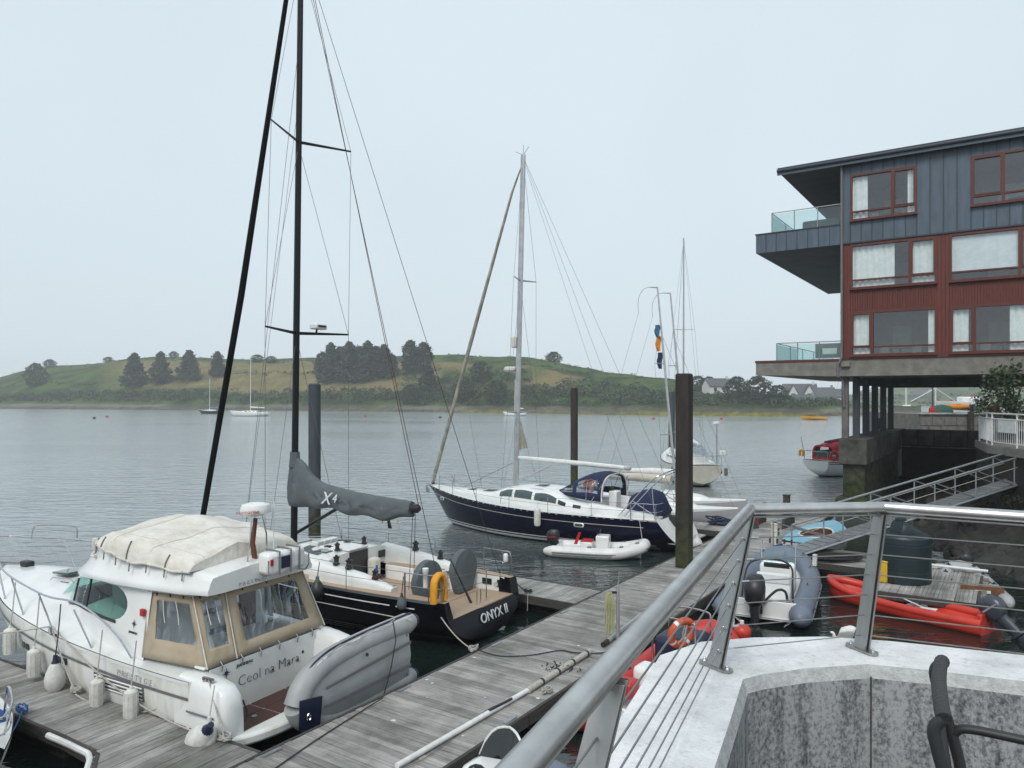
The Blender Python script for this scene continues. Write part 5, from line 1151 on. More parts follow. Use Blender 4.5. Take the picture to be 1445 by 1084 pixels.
HN.strip('toe_rail', 'plank', nv, lambda t: interp(HN.sheer, t) - .03, lambda t: interp(HN.sheer, t) + .04, .0, .995, off=.0)
HN.deck('side_deck', 'gel', nv, .7, 3.4, 1.05, .01, .04); HN.deck('fore_deck', 'nonskid', nv, 3.4, 12.8, None, .01, .04, .06)
for xx in (3.6, 11.55):
    for s_ in (1, -1):
        p = HN.at(HN.t(xx), HN.zs(xx) - .36, s_, .01); q = HN.at(HN.t(xx + .42), HN.zs(xx) - .36, s_, .01)
        o = MB().tube([p.lerp(q, f) for f in (0, .12, .88, 1)], [.045, .085, .085, .045], 10, flat=.25, up=(0, 0, 1)).build('hull_portlight', 'gel', nv); MB().tube([p.lerp(q, f) + Vector((0, s_ * .016, 0)) for f in (.08, .2, .8, .92)], [.03, .058, .058, .03], 10, flat=.25, up=(0, 0, 1)).build('pane', 'glass_green' if False else 'glass_grey', o)
MB().box((2.1, 0, .85), (2.6, 2.1, .05)).build('cockpit_sole', 'teak', nv, False)
for s_ in (1, -1):
    MB().box((2.1, s_ * .85, 1.10), (2.6, .42, .5)).build('cockpit_bench', 'gel', nv, bev=.03)
    rings = [arch(x, w_, 1.22, z, 3.5, 10, s_ * 1.22) for x, w_, z in ((.8, .16, 1.40), (1.2, .22, 1.50), (2.4, .26, 1.62), (3.6, .3, 1.74))]; loft(rings, cap=(True, True)).build('coaming', 'gel', nv, angle=60)
def nw(x): return interp([(3.5, 1.45), (5.0, 1.42), (6.5, 1.30), (8.0, 1.02), (8.9, .72), (9.6, .55), (11.0, .38), (11.6, .1)], x)
def nh(x): return interp([(3.5, .44), (4.6, .52), (5.2, .72), (6.5, .78), (7.6, .72), (8.4, .50), (8.9, .30), (9.6, .22), (11.0, .12), (11.6, .01)], x)
rings = [arch(x, nw(x), HN.zs(x), HN.zs(x) + nh(x), 4.2, 20) for x in [3.5 + 8.1 * i / 36 for i in range(37)]]
loft(rings, cap=(True, True)).build('coachroof', 'gel', nv, angle=55)
def nside(x, k, s_, o=.008):
    f = (1 - k ** 4.2) ** (1 / 4.2); return Vector((x, s_ * (nw(x) * f + o), HN.zs(x) + nh(x) * k))
for s_ in (1, -1):
    for x0, x1, c0, c1 in ((5.15, 6.25, .32, .16), (6.4, 7.35, .10, .08), (7.5, 8.25, .08, .30)):
        rows = []
        for i in range(9):
            f = i / 8; x = x0 + (x1 - x0) * f; k0 = .42 + (.0 if x0 > 6 else .0); k1 = .86 - (c0 * .5 * (1 - f) ** 3 + c1 * .5 * f ** 3)
            rows.append([nside(x, k0 + (k1 - k0) * j / 6, s_) for j in range(7)])
        MB().grid(rows).build('saloon_window', 'glass_grey', nv)
    for x in (4.7, 4.0):
        rows = [[nside(x + .36 * i / 3, .42 + .26 * j / 3, s_) for j in range(4)] for i in range(4)]; MB().grid(rows).build('port_window', 'glass_dark', nv)
for x, w_ in ((9.4, .5), (10.4, .35), (6.6, .5)): MB().box((x, 0, HN.zs(x) + nh(x) + .012), (w_, w_, .03), Matrix.Rotation(.06, 3, 'Y')).build('deck_hatch', 'glass_grey', nv, bev=.01)
rails(nv, 'grab_rail', [(6.0, .95, 2.08), (8.0, .75, 2.02)], .012); rails(nv, 'grab_rail', [(6.0, -.95, 2.08), (8.0, -.75, 2.02)], .012)
MB().box((5.6, 0, HN.zs(5.6) + nh(5.6) + .02), (1.1, .8, .05)).build('sliding_hatch', 'gel', nv, bev=.02)
# sprayhood
zb = 1.90; fr_ = []
for i in range(13):
    f = i / 12; x = 5.5 - 2.35 * f; top_ = interp([(0, 2.02), (.3, 2.45), (.62, 2.80), (.8, 2.88), (1, 2.80)], f); bs = interp([(0, 2.0), (.3, 1.9), (1, 1.78)], f); fr_.append(arch(x, interp([(0, .62), (.4, 1.15), (1, 1.25)], f), bs, top_, 3.0, 20))
def iswin(i, j):
    j = min(j, 19 - j); return (1 <= i <= 4 and 1 <= j <= 3) or (1 <= i <= 4 and 5 <= j <= 8) or (6 <= i <= 10 and 1 <= j <= 4)
b = MB(); b.grid(fr_, skip=iswin); sp = b.build('sprayhood', 'navy_cloth', nv, solid=.012); sp['label'] = 'navy canvas sprayhood with clear panels'
for i0, i1, j0, j1 in ((1, 4, 1, 3), (1, 4, 16, 18), (1, 4, 5, 8), (1, 4, 11, 14), (6, 10, 1, 4), (6, 10, 15, 18)): MB().grid([r[j0:j1 + 2] for r in fr_[i0:i1 + 2]]).build('clear_panel', 'vinyl', sp)
MB().tube(fr_[-1], .03, 7).build('hood_edge', 'cover_cream', sp); MB().tube([(p[0] + .5, p[1], p[2] * .985) for p in fr_[-2]], .014, 6).build('hood_hoop', 'steel', sp)
for s_ in (1, -1): rails(sp, 'hood_prop', [(3.15, s_ * 1.25, 1.8), (3.05, s_ * 1.2, 2.5)], .014); rails(sp, 'hood_prop', [(3.6, s_ * 1.25, 1.8), (3.05, s_ * 1.15, 2.65)], .012)
MB().box((3.05, .2, 1.75), (.35, .5, .8)).build('pedestal', 'gel', nv, bev=.05); MB().box((3.2, .2, 2.2), (.12, .34, .22)).build('chart_plotter', 'black', nv, bev=.03)
# wheel covers bundle, arch, davits
b = MB(); rings = [arch(x, w_, 1.28, z, 2.4, 14) for x, w_, z in ((2.5, .35, 1.55), (2.25, .8, 2.05), (1.9, .95, 2.22), (1.6, .95, 2.3), (1.2, .9, 2.2), (.95, .8, 1.6))]; loft(rings, cap=(True, True)).build('cockpit_cover', 'navy_cloth', nv, angle=70)
for x, dx in ((1.9, -1.1), (1.65, -1.1)):
    rails(nv, 'arch_tube', spline([(x + .35, 1.62, 1.35), (x, 1.6, 1.75), (x - .9, 1.45, 2.75), (x - 1.3, 1.2, 3.05), (x - 1.45, 0, 3.15), (x - 1.3, -1.2, 3.05), (x - .9, -1.45, 2.75), (x, -1.6, 1.75), (x + .35, -1.62, 1.35)], 5), .024)
for s_ in (1, -1):
    rails(nv, 'arch_brace', [(.8, s_ * 1.5, 1.35), (.95, s_ * 1.42, 2.6)], .016); rails(nv, 'arch_brace', [(1.7, s_ * 1.55, 2.0), (.85, s_ * 1.5, 1.5)], .014)
    rails(nv, 'pushpit', spline([(1.7, s_ * 1.72, 1.9), (1.2, s_ * 1.62, 1.92), (.78, s_ * 1.45, 1.9), (.7, s_ * .9, 1.9)], 4), .014); rails(nv, 'pushpit', spline([(1.7, s_ * 1.72, 1.6), (1.2, s_ * 1.62, 1.62), (.78, s_ * 1.45, 1.6), (.7, s_ * .9, 1.6)], 4), .011)
    for x, y in ((1.7, 1.72), (1.2, 1.62), (.78, 1.45)): rails(nv, 'pushpit', [(x, s_ * y, 1.28), (x, s_ * y, 1.92)], .013)
    lifelines(nv, HN, [1.7, 3.3, 5.2, 7.1, 9.0, 10.7, 11.9], .62, s_)
    rails(nv, 'pulpit', spline([(11.9, s_ * .62, 1.65), (12.1, s_ * .5, 2.28), (12.9, s_ * .15, 2.33), (13.0, 0, 2.33)], 4), .013)
    rails(nv, 'pulpit', [(12.65, s_ * .2, 1.7), (12.75, s_ * .2, 2.32)], .012)
MB().box((.2, -.2, 3.2), (.4, .5, .06)).build('solar_panel', 'glass_dark', nv); MB().ball((.25, -.55, 3.35), (.14, .14, .09)).build('satellite_dome', 'gel', nv)
for y in (-.2, -.05, .1): rails(nv, 'antenna', [(.4, y, 3.15), (.55, y, 3.75)], .01, 'black')
MB().lathe([(.0, 0), (.13, .03), (.14, .5), (.1, .6), (0, .62)], (.35, -.6, .62), n=12).build('gas_bottle', 'gel', nv); MB().box((.5, .3, 1.15), (.35, .2, .45)).build('outboard_cover', 'black', nv, bev=.06)
MB().slab([(.35, -1.3, .42), (.35, 1.3, .42), (-.3, 1.2, .40), (-.3, -1.2, .40)], (0, 0, .05)).build('stern_platform', 'plank', nv)
MB().tube([(.5, -1.0, 1.3), (.25, -1.0, .7), (.25, -1.05, .5)], .07, 8).build('fender_tail', 'fender', nv)
an = MB().tube([(12.6, .0, 1.8), (13.1, 0, 1.7)], .03, 6).build('anchor', 'galv', nv); MB().slab([(13.05, -.16, 1.4), (13.2, 0, 1.7), (13.05, .16, 1.4), (12.95, 0, 1.35)], (0, 0, .03)).build('fluke', 'galv', an)
# rig
nr = lambda z: 8.0 - (z - 2) * .027
spar(nv, 'mast', 'alu', [(nr(1.9), 0, 1.9), (nr(9), 0, 9), (nr(16.8), 0, 16.8)], [.14, .13, .12], .65, 14)
for k in range(3): rails(nv, 'mast_head', [(nr(16.8), 0, 16.8), (nr(16.8) + (.4, -.3, 0)[k], .0, 17.0 + .12 * k)], .01, 'wire')
spar(nv, 'furled_genoa', 'tan_sail', [(12.75, 0, 1.75), (12.65, 0, 2.2), (10.4, 0, 8.8), (8.2, 0, 15.2), (nr(16.6), 0, 16.5)], [.03, .09, .09, .055, .02], 1, 10); MB().lathe([(.1, 0), (.1, .05), (.04, .06), (.04, .14), (.1, .15)], (12.72, 0, 1.8), n=12).build('furling_drum', 'black', nv)
for z, sp_ in ((11.2, .95), (5.3, 1.2)):
    for s_ in (1, -1): spar(nv, 'spreader', 'alu', [(nr(z), 0, z), (nr(z) - .25, s_ * sp_, z + .04)], [.045, .025], .5, 8)
for s_ in (1, -1):
    base = Vector((7.7, s_ * 1.72, 1.42)); t1 = Vector((nr(5.3) - .25, s_ * 1.2, 5.34)); t2 = Vector((nr(11.2) - .25, s_ * .95, 11.24))
    for a, c in ((base, t1), (t1, t2), (t2, (nr(16.6), 0, 16.6)), (base, (nr(5.2), 0, 5.2)), (t1, (nr(11.1), 0, 11.1))): wire(nv, a, c, .007)
    wire(nv, (.8, s_ * 1.2, 1.4), (nr(16.7), 0, 16.7), .007, 'wire', 'backstay')
wire(nv, (11.6, -.9, 1.6), (nr(5.5), -.3, 3.2), .008, 'wire_dark', 'sheet'); wire(nv, (10.5, -.9, 1.7), (11.0, 0, 7.2), .006, 'wire', 'inner_stay')
MB().box((nr(8.3) + .2, 0, 8.45), (.26, .34, .5)).build('radar_reflector', 'cream_gel', nv, bev=.05)
ra = MB().lathe([(0, 0), (.26, .0), (.3, .06), (.29, .16), (.2, .21), (0, .22)], (nr(7) + .42, 0, 7.15), n=20).build('radar_dome', 'cream_gel', nv); MB().slab([(nr(7), -.08, 7.1), (nr(7) + .5, -.08, 7.14), (nr(7) + .5, .08, 7.14), (nr(7), .08, 7.1)], (0, 0, -.04)).build('bracket', 'alu', ra)
spar(nv, 'boom', 'white', [(nr(3.2) - .1, 0, 3.28), (5.2, 0, 3.18), (2.7, 0, 3.08)], [.08, .105, .09], .75, 12); MB().lathe([(.1, 0), (.11, .2), (.05, .28)], (2.7, 0, 3.08), (-1, 0, 0), 10).build('boom_end', 'grey_gel', nv)
rails(nv, 'vang', [(nr(2.1), 0, 2.15), (6.2, 0, 3.0)], .04, 'alu'); wire(nv, (3.3, 0, 1.9), (2.9, 0, 2.95), .01, 'wire_dark', 'mainsheet'); wire(nv, (2.75, 0, 3.15), (nr(16.6), 0, 16.6), .006, 'wire', 'topping_lift')
MB().slab([(nr(3.5) - .15, 0, 3.6), (nr(3.5) - .6, 0, 3.75), (nr(5) - .18, 0, 5.0)], (0, .01, 0)).build('sail_clew', 'tan_sail', nv)
fender_ob('fender', 'tall white cylinder fender on the navy yacht side above the tender', NV @ Vector((5.55, 2.22, .72)), .13, .78, 'fender', None, False, 0, [NV @ Vector((5.55, 2.0, 1.7))], grp='fenders of the navy yacht')
fender_ob('ball_fender', 'white ball fender behind the dark pile at the navy yacht stern', at(984, 775, .3), .2, .5, 'fender', None, True, 0, grp='fenders of the navy yacht')
lb_ = thing('lifebuoy', 'orange lifebuoy hung on the navy yacht far rail by the brown pile', 'lifebuoy', NV @ Vector((5.3, -1.95, 2.0)), 147.3); MB().tube([(.2 * math.cos(q), 0, .26 * math.sin(q)) for q in [k * math.pi / 10 for k in range(21)]], .1, 10).build('ring', 'orange', lb_); MB().ball((0, 0, 0), (.2, .08, .25)).build('bag', 'orange', lb_)
rope(sag(NV @ Vector((1.3, 1.78, 1.3)), NV @ Vector((.9, 2.4, .55)), .02), .012, 'rope', 'pale painter from the navy yacht to its white tender')
M['motor_grey'] = mat('slate_grey_motor_cowl', (.045, .055, .072), .35, col2=(.035, .042, .055), coat=.2)
# ================================================================== inflatables and small craft
def inflatable(o, L, W, r, mt, rise=.25, strake='hypalon_mid', cone=None, zc=None, floor='gel', n=14, lace=True):
    """U-shaped tube with bow at +x; floor, V hull, transom, end cones"""
    zc = zc if zc is not None else r * .95; h = W / 2 - r
    pts = [(-.05, h, zc), (L * .25, h, zc), (L * .5, h, zc), (L * .68, h * .96, zc + rise * .12), (L * .82, h * .78, zc + rise * .45), (L * .92, h * .45, zc + rise * .8), (L - r, 0, zc + rise)]
    P = spline(pts, 4); full = P + [Vector((p.x, -p.y, p.z)) for p in P[-2::-1]]
    MB().tube(full, r, n).build('buoyancy_tube', mt, o)
    for s_ in (1, -1): MB().lathe([(r, 0), (r * .86, .14), (r * .55, .3), (r * .3, .36), (0, .37)], (-.05, s_ * h, zc), (-1, 0, 0), n).build('end_cone', cone or mt, o)
    if lace:
        for dz in (0, -.35): MB().tube([p + (Vector((p.x - L * .45, p.y * 1.4, 0)).normalized() if p.x > L * .6 else Vector((0, 1 if p.y > 0 else -1, 0))) * r * (1.02 if dz == 0 else .93) + Vector((0, 0, dz * r)) for p in full], .026 if dz == 0 else .014, 6).build('rubbing_strake', strake, o)
    for k in (3, 9, 15, 21): 
        for F_ in (full, full[::-1]): MB().tube([F_[k].lerp(F_[k + 1], q) for q in (0, .25)], r * 1.012, n, caps=False).build('seam_band', mt, o)
    for k in (6, 13, 18):
        for F_ in (full, full[::-1]):
            p = F_[k]; MB().ball((p.x, p.y, p.z + r * .97), (.11, .07, .022), 12, 6).build('handle_patch', strake if strake != mt else 'hypalon_mid', o); MB().tube([p + Vector((-.07, 0, r)), p + Vector((-.03, 0, r + .045)), p + Vector((.03, 0, r + .045)), p + Vector((.07, 0, r))], .012, 5).build('carry_handle', 'black_rubber', o)
    rows = []
    for i in range(13):
        t = i / 12; x = t * (L - 1.6 * r); y = interp([(0, h), (L * .5, h), (L * .75, h * .88), (L * .9, h * .4), (L - 1.5 * r, .04)], x); z = zc - r * .1 + rise * .8 * max(0, t - .6) / .4
        rows.append([(x, y, z), (x, y * .5, -.06 + rise * .7 * max(0, t - .5)), (x, 0, -.22 + rise * 1.1 * max(0, t - .4)), (x, -y * .5, -.06 + rise * .7 * max(0, t - .5)), (x, -y, z)])
    MB().grid(rows).build('hull', floor, o)
    rows = []
    for i in range(9): x = .02 + (L - 1.9 * r) * i / 8; y = interp([(0, h), (L * .5, h), (L * .75, h * .88), (L * .9, h * .45), (L - 1.5 * r, .08)], x); rows.append([(x, y, zc * .55), (x, -y, zc * .55)])
    MB().grid(rows).build('floor', floor, o); MB().box((.08, 0, zc + .02), (.06, 2 * h, r * 1.7)).build('transom', floor, o, bev=.01)
    return full
def outboard(parent, x, y, z, s=1.0, m='black', tilt=0, accent=None, rz=0):
    rot = Matrix.Rotation(rz, 3, 'Z') @ Matrix.Rotation(tilt, 3, 'Y'); p0 = Vector((x, y, z))
    def T(q): return p0 + rot @ (Vector(q) * s)
    rings = []
    for zz, lx, ly, ox_ in ((.0, .16, .13, -.05), (.1, .24, .17, -.07), (.28, .27, .18, -.07), (.42, .24, .165, -.05), (.50, .16, .12, -.03)):
        rings.append([T((ox_ + lx * (abs(math.cos(q)) ** .75) * (1 if math.cos(q) > 0 else -1), ly * (abs(math.sin(q)) ** .75) * (1 if math.sin(q) > 0 else -1), zz)) for q in [k * math.pi / 9 for k in range(18)]])
    o = loft(rings, closed=True, cap=(True, True)).build('outboard', m, parent, angle=50)
    loft([[T((ax + lx * math.cos(q), ly * math.sin(q), zz)) for q in [k * math.pi / 5 for k in range(10)]] for zz, lx, ly, ax in ((.02, .14, .11, -.05), (-.15, .14, .085, -.05), (-.40, .12, .06, -.06), (-.44, .24, .12, -.10), (-.47, .24, .12, -.10), (-.50, .13, .055, -.08), (-.62, .18, .06, -.10), (-.70, .07, .03, -.08), (-.85, .04, .015, -.1))], closed=True, cap=(True, True)).build('leg', m, o)
    b = MB()
    for k in range(3): q = k * 2.094; b.slab([T((-.2, 0, -.60)), T((-.2, .12 * math.cos(q), -.60 + .12 * math.sin(q))), T((-.24, .12 * math.cos(q + .5), -.60 + .12 * math.sin(q + .5)))], rot @ Vector((.012, 0, 0)))
    b.build('propeller', 'alu', o); MB().box(T((.1, 0, -.08)), (.1 * s, .22 * s, .24 * s), rot).build('clamp', 'black', o)
    if accent:
        for s_ in (1, -1): MB().slab([T((-.26, s_ * .184, .22)), T((.1, s_ * .184, .24)), T((.1, s_ * .184, .28)), T((-.26, s_ * .184, .25))], rot @ Vector((0, .004 * s_, 0))).build('accent_stripe', accent, o)
    return o
# white tender beside the navy yacht: bow to the right (towards the pontoon)
tn = thing('inflatable_tender', 'white inflatable tender with black outboard floating beside the navy yacht', 'dinghy', (1.75, 28.2, 0), -14)
inflatable(tn, 3.5, 1.65, .22, 'hypalon_white', .32, 'hypalon_mid', 'hypalon_white')
outboard(tn, -.12, 0, .42, .95, 'black', 0, 'red'); MB().box((1.75, 0, .55), (.5, .55, .5)).build('console', 'gel', tn, bev=.05); MB().box((1.15, 0, .42), (.45, .6, .28)).build('seat', 'gel', tn, bev=.05); MB().box((1.15, 0, .57), (.42, .56, .04)).build('cushion', 'red', tn, bev=.01)
MB().tube([(1.62 + .04 * math.sin(q), .17 * math.cos(q), .86 + .15 * math.sin(q)) for q in [k * .5236 for k in range(13)]], .016, 6).build('steering_wheel', 'black', tn)
MB().slab([(.72, -.5, .5), (.9, -.5, .95), (1.0, -.5, .95), (.85, -.5, .5)], (0, .02, 0)).build('red_flap', 'red', tn); MB().box((.95, .75, .38), (.12, .01, .06)).build('badge', 'red', tn)
MB().slab([(.45, .8265, .18), (.72, .8265, .18), (.66, .8265, .36), (.5, .8265, .36)], (0, .004, 0)).build('grey_patch', 'hypalon_mid', tn)
tn.rotation_euler.z = R(-16)
# big blue-grey RIB at the main pontoon
rb = thing('rigid_inflatable', 'large blue-grey rigid inflatable with black outboard seen through the railing', 'dinghy', uv(9.6, -4.15, 0), UA + 8)
inflatable(rb, 5.9, 2.5, .29, 'hypalon_grey', .42, 'hypalon_grey', None, .36)
outboard(rb, -.25, .12, .62, 1.45, 'black', 0, None)
cs = MB().box((2.35, -.15, .75), (.55, .95, .85)).build('console', 'gel', rb, bev=.07); MB().box((2.08, -.15, 1.13), (.06, .7, .18), Matrix.Rotation(-.5, 3, 'Y')).build('instrument_panel', 'dark', cs); MB().box((1.55, -.15, .6), (.6, .9, .55)).build('seat_box', 'gel', rb, bev=.08); MB().box((1.30, -.15, .95), (.14, .9, .3)).build('backrest', 'nonskid', rb, bev=.05)
for s_ in (.32, -.62): rails(rb, 'windscreen_frame', [(2.45, s_, 1.15), (2.6, s_, 1.75)], .02)
MB().slab([(2.46, -.62, 1.16), (2.46, .32, 1.16), (2.53, .3, 1.42), (2.53, -.6, 1.42)], (.01, 0, 0)).build('windscreen', 'glass_rail', rb)
for k in range(4): MB().tube([(2.6, -.5 + k * .2, 1.68), (2.63, -.5 + k * .2, 1.82)], .03, 6).build('rod_holder', 'black', rb)
rails(rb, 'a_frame', spline([(.55, -.72, .55), (.75, -.7, 1.0), (1.25, -.6, 1.35), (1.5, -.1, 1.45), (1.25, .45, 1.35), (.75, .55, 1.0), (.55, .58, .55)], 4), .028, 'black')
rails(rb, 'boarding_ladder', spline([(.05, .65, .6), (-.25, .65, .65), (-.35, .65, .45), (-.35, .65, -.1)], 4), .022, 'gel'); rails(rb, 'fuel_hose', spline([(-.1, -.05, .6), (.15, -.35, .9), (.35, -.55, .85), (.4, -.6, .6)], 5), .035, 'black')
MB().box((3.6, 0, .42), (1.2, 1.0, .16)).build('bow_locker', 'gel', rb, bev=.04)
for x in (.7, 1.7, 2.7): MB().box((x, -1.262, .36), (.16, .02, .1)).build('grab_handle', 'black', rb)
text('tube_lettering', 'RIB', .2, 'black_lettering', rb, frame_mat((.35, -1.255, .40), (1, 0, 0), (0, .2, 1)))
MB().tube([(4.4, -1.0, .75), (4.4, -1.02, 1.1)], .07, 8).build('white_fender', 'fender', rb)
# red moulded boat
rbk = thing('red_workboat', 'red moulded plastic boat with grey outboard beside the raft', 'boat', at(1398, 893, 0), 0)
d_ = at(1172, 838, .0) - at(1398, 893, 0); rbk.rotation_euler.z = math.atan2(d_.y, d_.x); LR = d_.length
def rbm(t): return interp([(0, .58), (.3, .70), (.6, .70), (.82, .60), (.93, .42), (.98, .22), (1, .05)], t)
def rzs(t): return interp([(0, .30), (.5, .29), (.8, .36), (1, .50)], t)
rows = []; inn = []
for i in range(25):
    t = i / 24; x = LR * t; bm_ = rbm(t); z = rzs(t); row = []
    for k in range(25):
        q = -1 + 2 * k / 24; a = abs(q); y = bm_ * (1 if q > 0 else -1) * (1 - (1 - a) ** 2.4 if a < 1 else 1)
        prof = z * (a ** 3.2) - .12 * (1 - a); row.append((x, y if a > .02 else 0, prof))
    rows.append(row)
    inn.append([(x, q * (bm_ - .15) if bm_ > .16 else q * .01, .10 + (z - .03 - .10) * (abs(q) ** 3.0)) for q in [-1 + 2 * k / 16 for k in range(17)]])
b = MB(); b.grid(rows); b.poly(rows[0]); b.build('hull', 'red_plastic', rbk, angle=60)
b = MB(); b.grid(inn); b.poly(inn[0]); b.build('inner_shell', 'red_plastic', rbk, angle=60)
for s_ in (1, -1): MB().tube([(LR * t, s_ * max(.01, rbm(t) - .10), rzs(t) - .02) for t in [i / 30 for i in range(31)]], .118, 12).build('gunwale_tube', 'red_plastic', rbk)
for x in (1.75, 2.0): MB().box((x, .02, .2), (.18, .5, .14)).build('thwart_pad', 'hypalon_mid', rbk, bev=.03)
MB().box((.1, 0, .30), (.12, .8, .40)).build('transom', 'red_plastic', rbk, bev=.03); MB().slab([(1.3, .1, .25), (1.7, .2, .25), (1.72, .05, .25), (1.35, -.1, .25)], (0, 0, .02)).build('paddle_blade', 'white', rbk); rails(rbk, 'paddle_shaft', [(1.65, .12, .28), (2.3, -.1, .34)], .018, 'white')
rails(rbk, 'grab_line', [(LR * (.2 + .6 * i / 8), .35 * rbm(.2 + .6 * i / 8) / .6, .2 + .03 * (i % 2)) for i in range(9)], .008, 'wire_dark')
outboard(rbk, -.22, 0.05, .42, 1.15, 'motor_grey', .8, 'grey_letter'); rails(rbk, 'tiller', [(-.15, .05, .5), (.2, -.1, .6)], .03, 'hypalon_mid')
# grey dinghy at the right edge
gd = thing('inflatable_dinghy', 'light grey inflatable dinghy with brown transom at the right edge', 'dinghy', at(1372, 862, 0) + Vector((.55, .4, 0)), -14)
inflatable(gd, 3.1, 1.55, .22, 'hypalon_light', .3, 'navy_vinyl', 'hypalon_light', None, 'hypalon_mid', 14)
MB().box((.06, 0, .36), (.05, 1.08, .42)).build('plywood_transom', 'ply', gd); MB().box((.02, -.12, .42), (.02, .16, .08)).build('white_plate', 'white', gd); MB().box((.02, .12, .42), (.02, .16, .08)).build('white_plate', 'white', gd); MB().box((1.4, 0, .4), (.28, 1.1, .04)).build('thwart', 'ply', gd)
gd.rotation_euler.z = R(70)
# small white dinghy behind raft with dark motor
wd2 = thing('inflatable_tender', 'pale grey tender with dark outboard beyond the raft corner', 'dinghy', at(1372, 838, 0) + Vector((1.0, 1.7, 0)), 100)
inflatable(wd2, 2.6, 1.4, .19, 'hypalon_light', .25, 'black', 'hypalon_white'); outboard(wd2, .0, 0, .5, .8, 'black', .9, None); wd2.rotation_euler.z = R(160)
# pale blue dinghy
bd = thing('sailing_dinghy', 'pale blue decked wooden dinghy under the gangway', 'dinghy', (10.65, 26.9, .05), UA - 2)
HB = Hull(4.1, [(0, .66), (.3, .86), (.6, .80), (.85, .42), (1, .03)], [(0, .52), (.5, .52), (1, .72)], [(0, -.05), (.6, -.15), (1, .2)], ((0, 3), (1, 1.3)), 1.8, .15)
HB.skin('hull', 'white', bd); HB.strip('rubbing_band', 'white', bd, lambda t: interp(HB.sheer, t) - .04, lambda t: interp(HB.sheer, t) + .03, 0, .99, off=.02)
b = MB(); o1 = []; i1 = []
for k in range(41):
    q = 2 * math.pi * k / 40; i1.append((1.7 + 1.05 * math.cos(q), .42 * math.sin(q) * (1.1 - .2 * math.cos(q)), .64)); x = 2.05 + 2.05 * math.cos(q); bb = HB.b(min(4.08, max(.0, x)));
    o1.append((min(4.05, max(.02, x)), bb * (1 if math.sin(q) > 0 else -1) * min(1, abs(math.sin(q)) * 2.2 + (0 if x > 2 else .0)), HB.zs(min(4, max(0, x))) + .03))
b.grid([o1, i1]); b.build('deck', 'blue_deck', bd, angle=60)
MB().tube(i1, .03, 6).build('coaming', 'white', bd); MB().grid([[(p[0], p[1], .1) for p in i1], i1]).build('cockpit_side', 'ply', bd); MB().poly([(p[0], p[1], .11) for p in i1[:-1]]).build('cockpit_floor', 'ply', bd)
bd.scale = (1.15, 1.2, 1.1)
# dinghies at the very bottom of the view
sm = thing('sports_dinghy', 'white console dinghy with small dark windscreen at the bottom edge', 'dinghy', at(668, 1092, 0) + Vector((.55, -.35, 0)), UA)
inflatable(sm, 3.4, 1.7, .24, 'hypalon_grey', .3, 'hypalon_mid', None, None, 'gel')
sm.location = uv(-4.0, -3.95, -.12)
MB().box((1.95, .12, .78), (.6, .85, .75)).build('console', 'gel', sm, bev=.12)
MB().tube([(1.58 + .07 * math.sin(q), .16 + .19 * math.cos(q), 1.08 + .18 * math.sin(q)) for q in [k * .4189 for k in range(16)]], .02, 7).build('steering_wheel', 'black', sm)
for q in (0, 2.1, 4.2): rails(sm, 'wheel_spoke', [(1.58, .16, 1.08), (1.58 + .07 * math.sin(q), .16 + .19 * math.cos(q), 1.08 + .18 * math.sin(q))], .012)
for y in (.02, .24): MB().lathe([(.05, 0), (.05, .02)], (1.72, y, 1.16), (-1, 0, .6), 12).build('gauge', 'dark', sm)
ws = [(2.0 + .12 * (1 - abs(k / 5 - 1)), .55 - .09 * k, 1.13) for k in range(11)]; wt = [(2.12 + .15 * (1 - abs(k / 5 - 1)), .50 - .08 * k, 1.13 + .42 * (1 - abs(k / 5 - 1) ** 3)) for k in range(11)]
MB().grid([ws, wt]).build('windscreen', 'glass_dark', sm); MB().tube(wt, .018, 6).build('windscreen_rim', 'white', sm)
# red rib hidden behind the railing with its life ring
rr_ = thing('rigid_inflatable', 'red and navy rigid inflatable partly hidden behind the near railing', 'dinghy', uv(1.6, -3.95, 0), UA)
inflatable(rr_, 5.0, 2.1, .27, 'hypalon_red', .4, 'navy_vinyl', 'hypalon_red', None, 'gel'); MB().box((2.9, 0, .75), (1.0, .9, .7)).build('seat_cover', 'navy_vinyl', rr_, bev=.12); MB().box((1.4, .0, .6), (.5, .7, .55)).build('console', 'gel', rr_, bev=.1)
for x in (2.4, 3.3): hoop(rr_, (x, .45, .6), (x, -.45, .6), .9, 'seat_hoop', .02)
MB().box((.9, .35, .55), (.4, .4, .3)).build('red_tank', 'red', rr_, bev=.05)
lr_ = thing('lifebuoy', 'orange lifebuoy with white bands beside the near railing post', 'lifebuoy', at(962, 893, 1.3), 20); lr_.rotation_euler = (.25, .1, .5)
MB().tube([(.26 * math.cos(q), 0, .26 * math.sin(q)) for q in [k * math.pi / 14 for k in range(29)]], .075, 12).build('ring', 'orange', lr_)
for q in (.8, 2.35, 3.9, 5.5): MB().tube([(.26 * math.cos(q + d), 0, .26 * math.sin(q + d)) for d in (-.12, 0, .12)], .078, 12, caps=False).build('white_band', 'white', lr_)
for k in range(4): MB().tube(spline([(-.05 + .03 * k, -.05, .2), (.0 + jit(.05), -.08, 0), (jit(.1), -.06, -.2)], 4), .01, 5).build('line', 'rope', lr_)
bu = thing('buoy', 'pinkish red buoy showing above the parapet below the RIB motor', 'buoy', at(1047, 900, .1), 0); MB().ball((0, 0, .15), (.22, .22, .2), 18, 12).build('body', 'red_plastic', bu); MB().tube([(0, 0, .3), (0, 0, .42)], .05, 8).build('neck', 'white', bu)
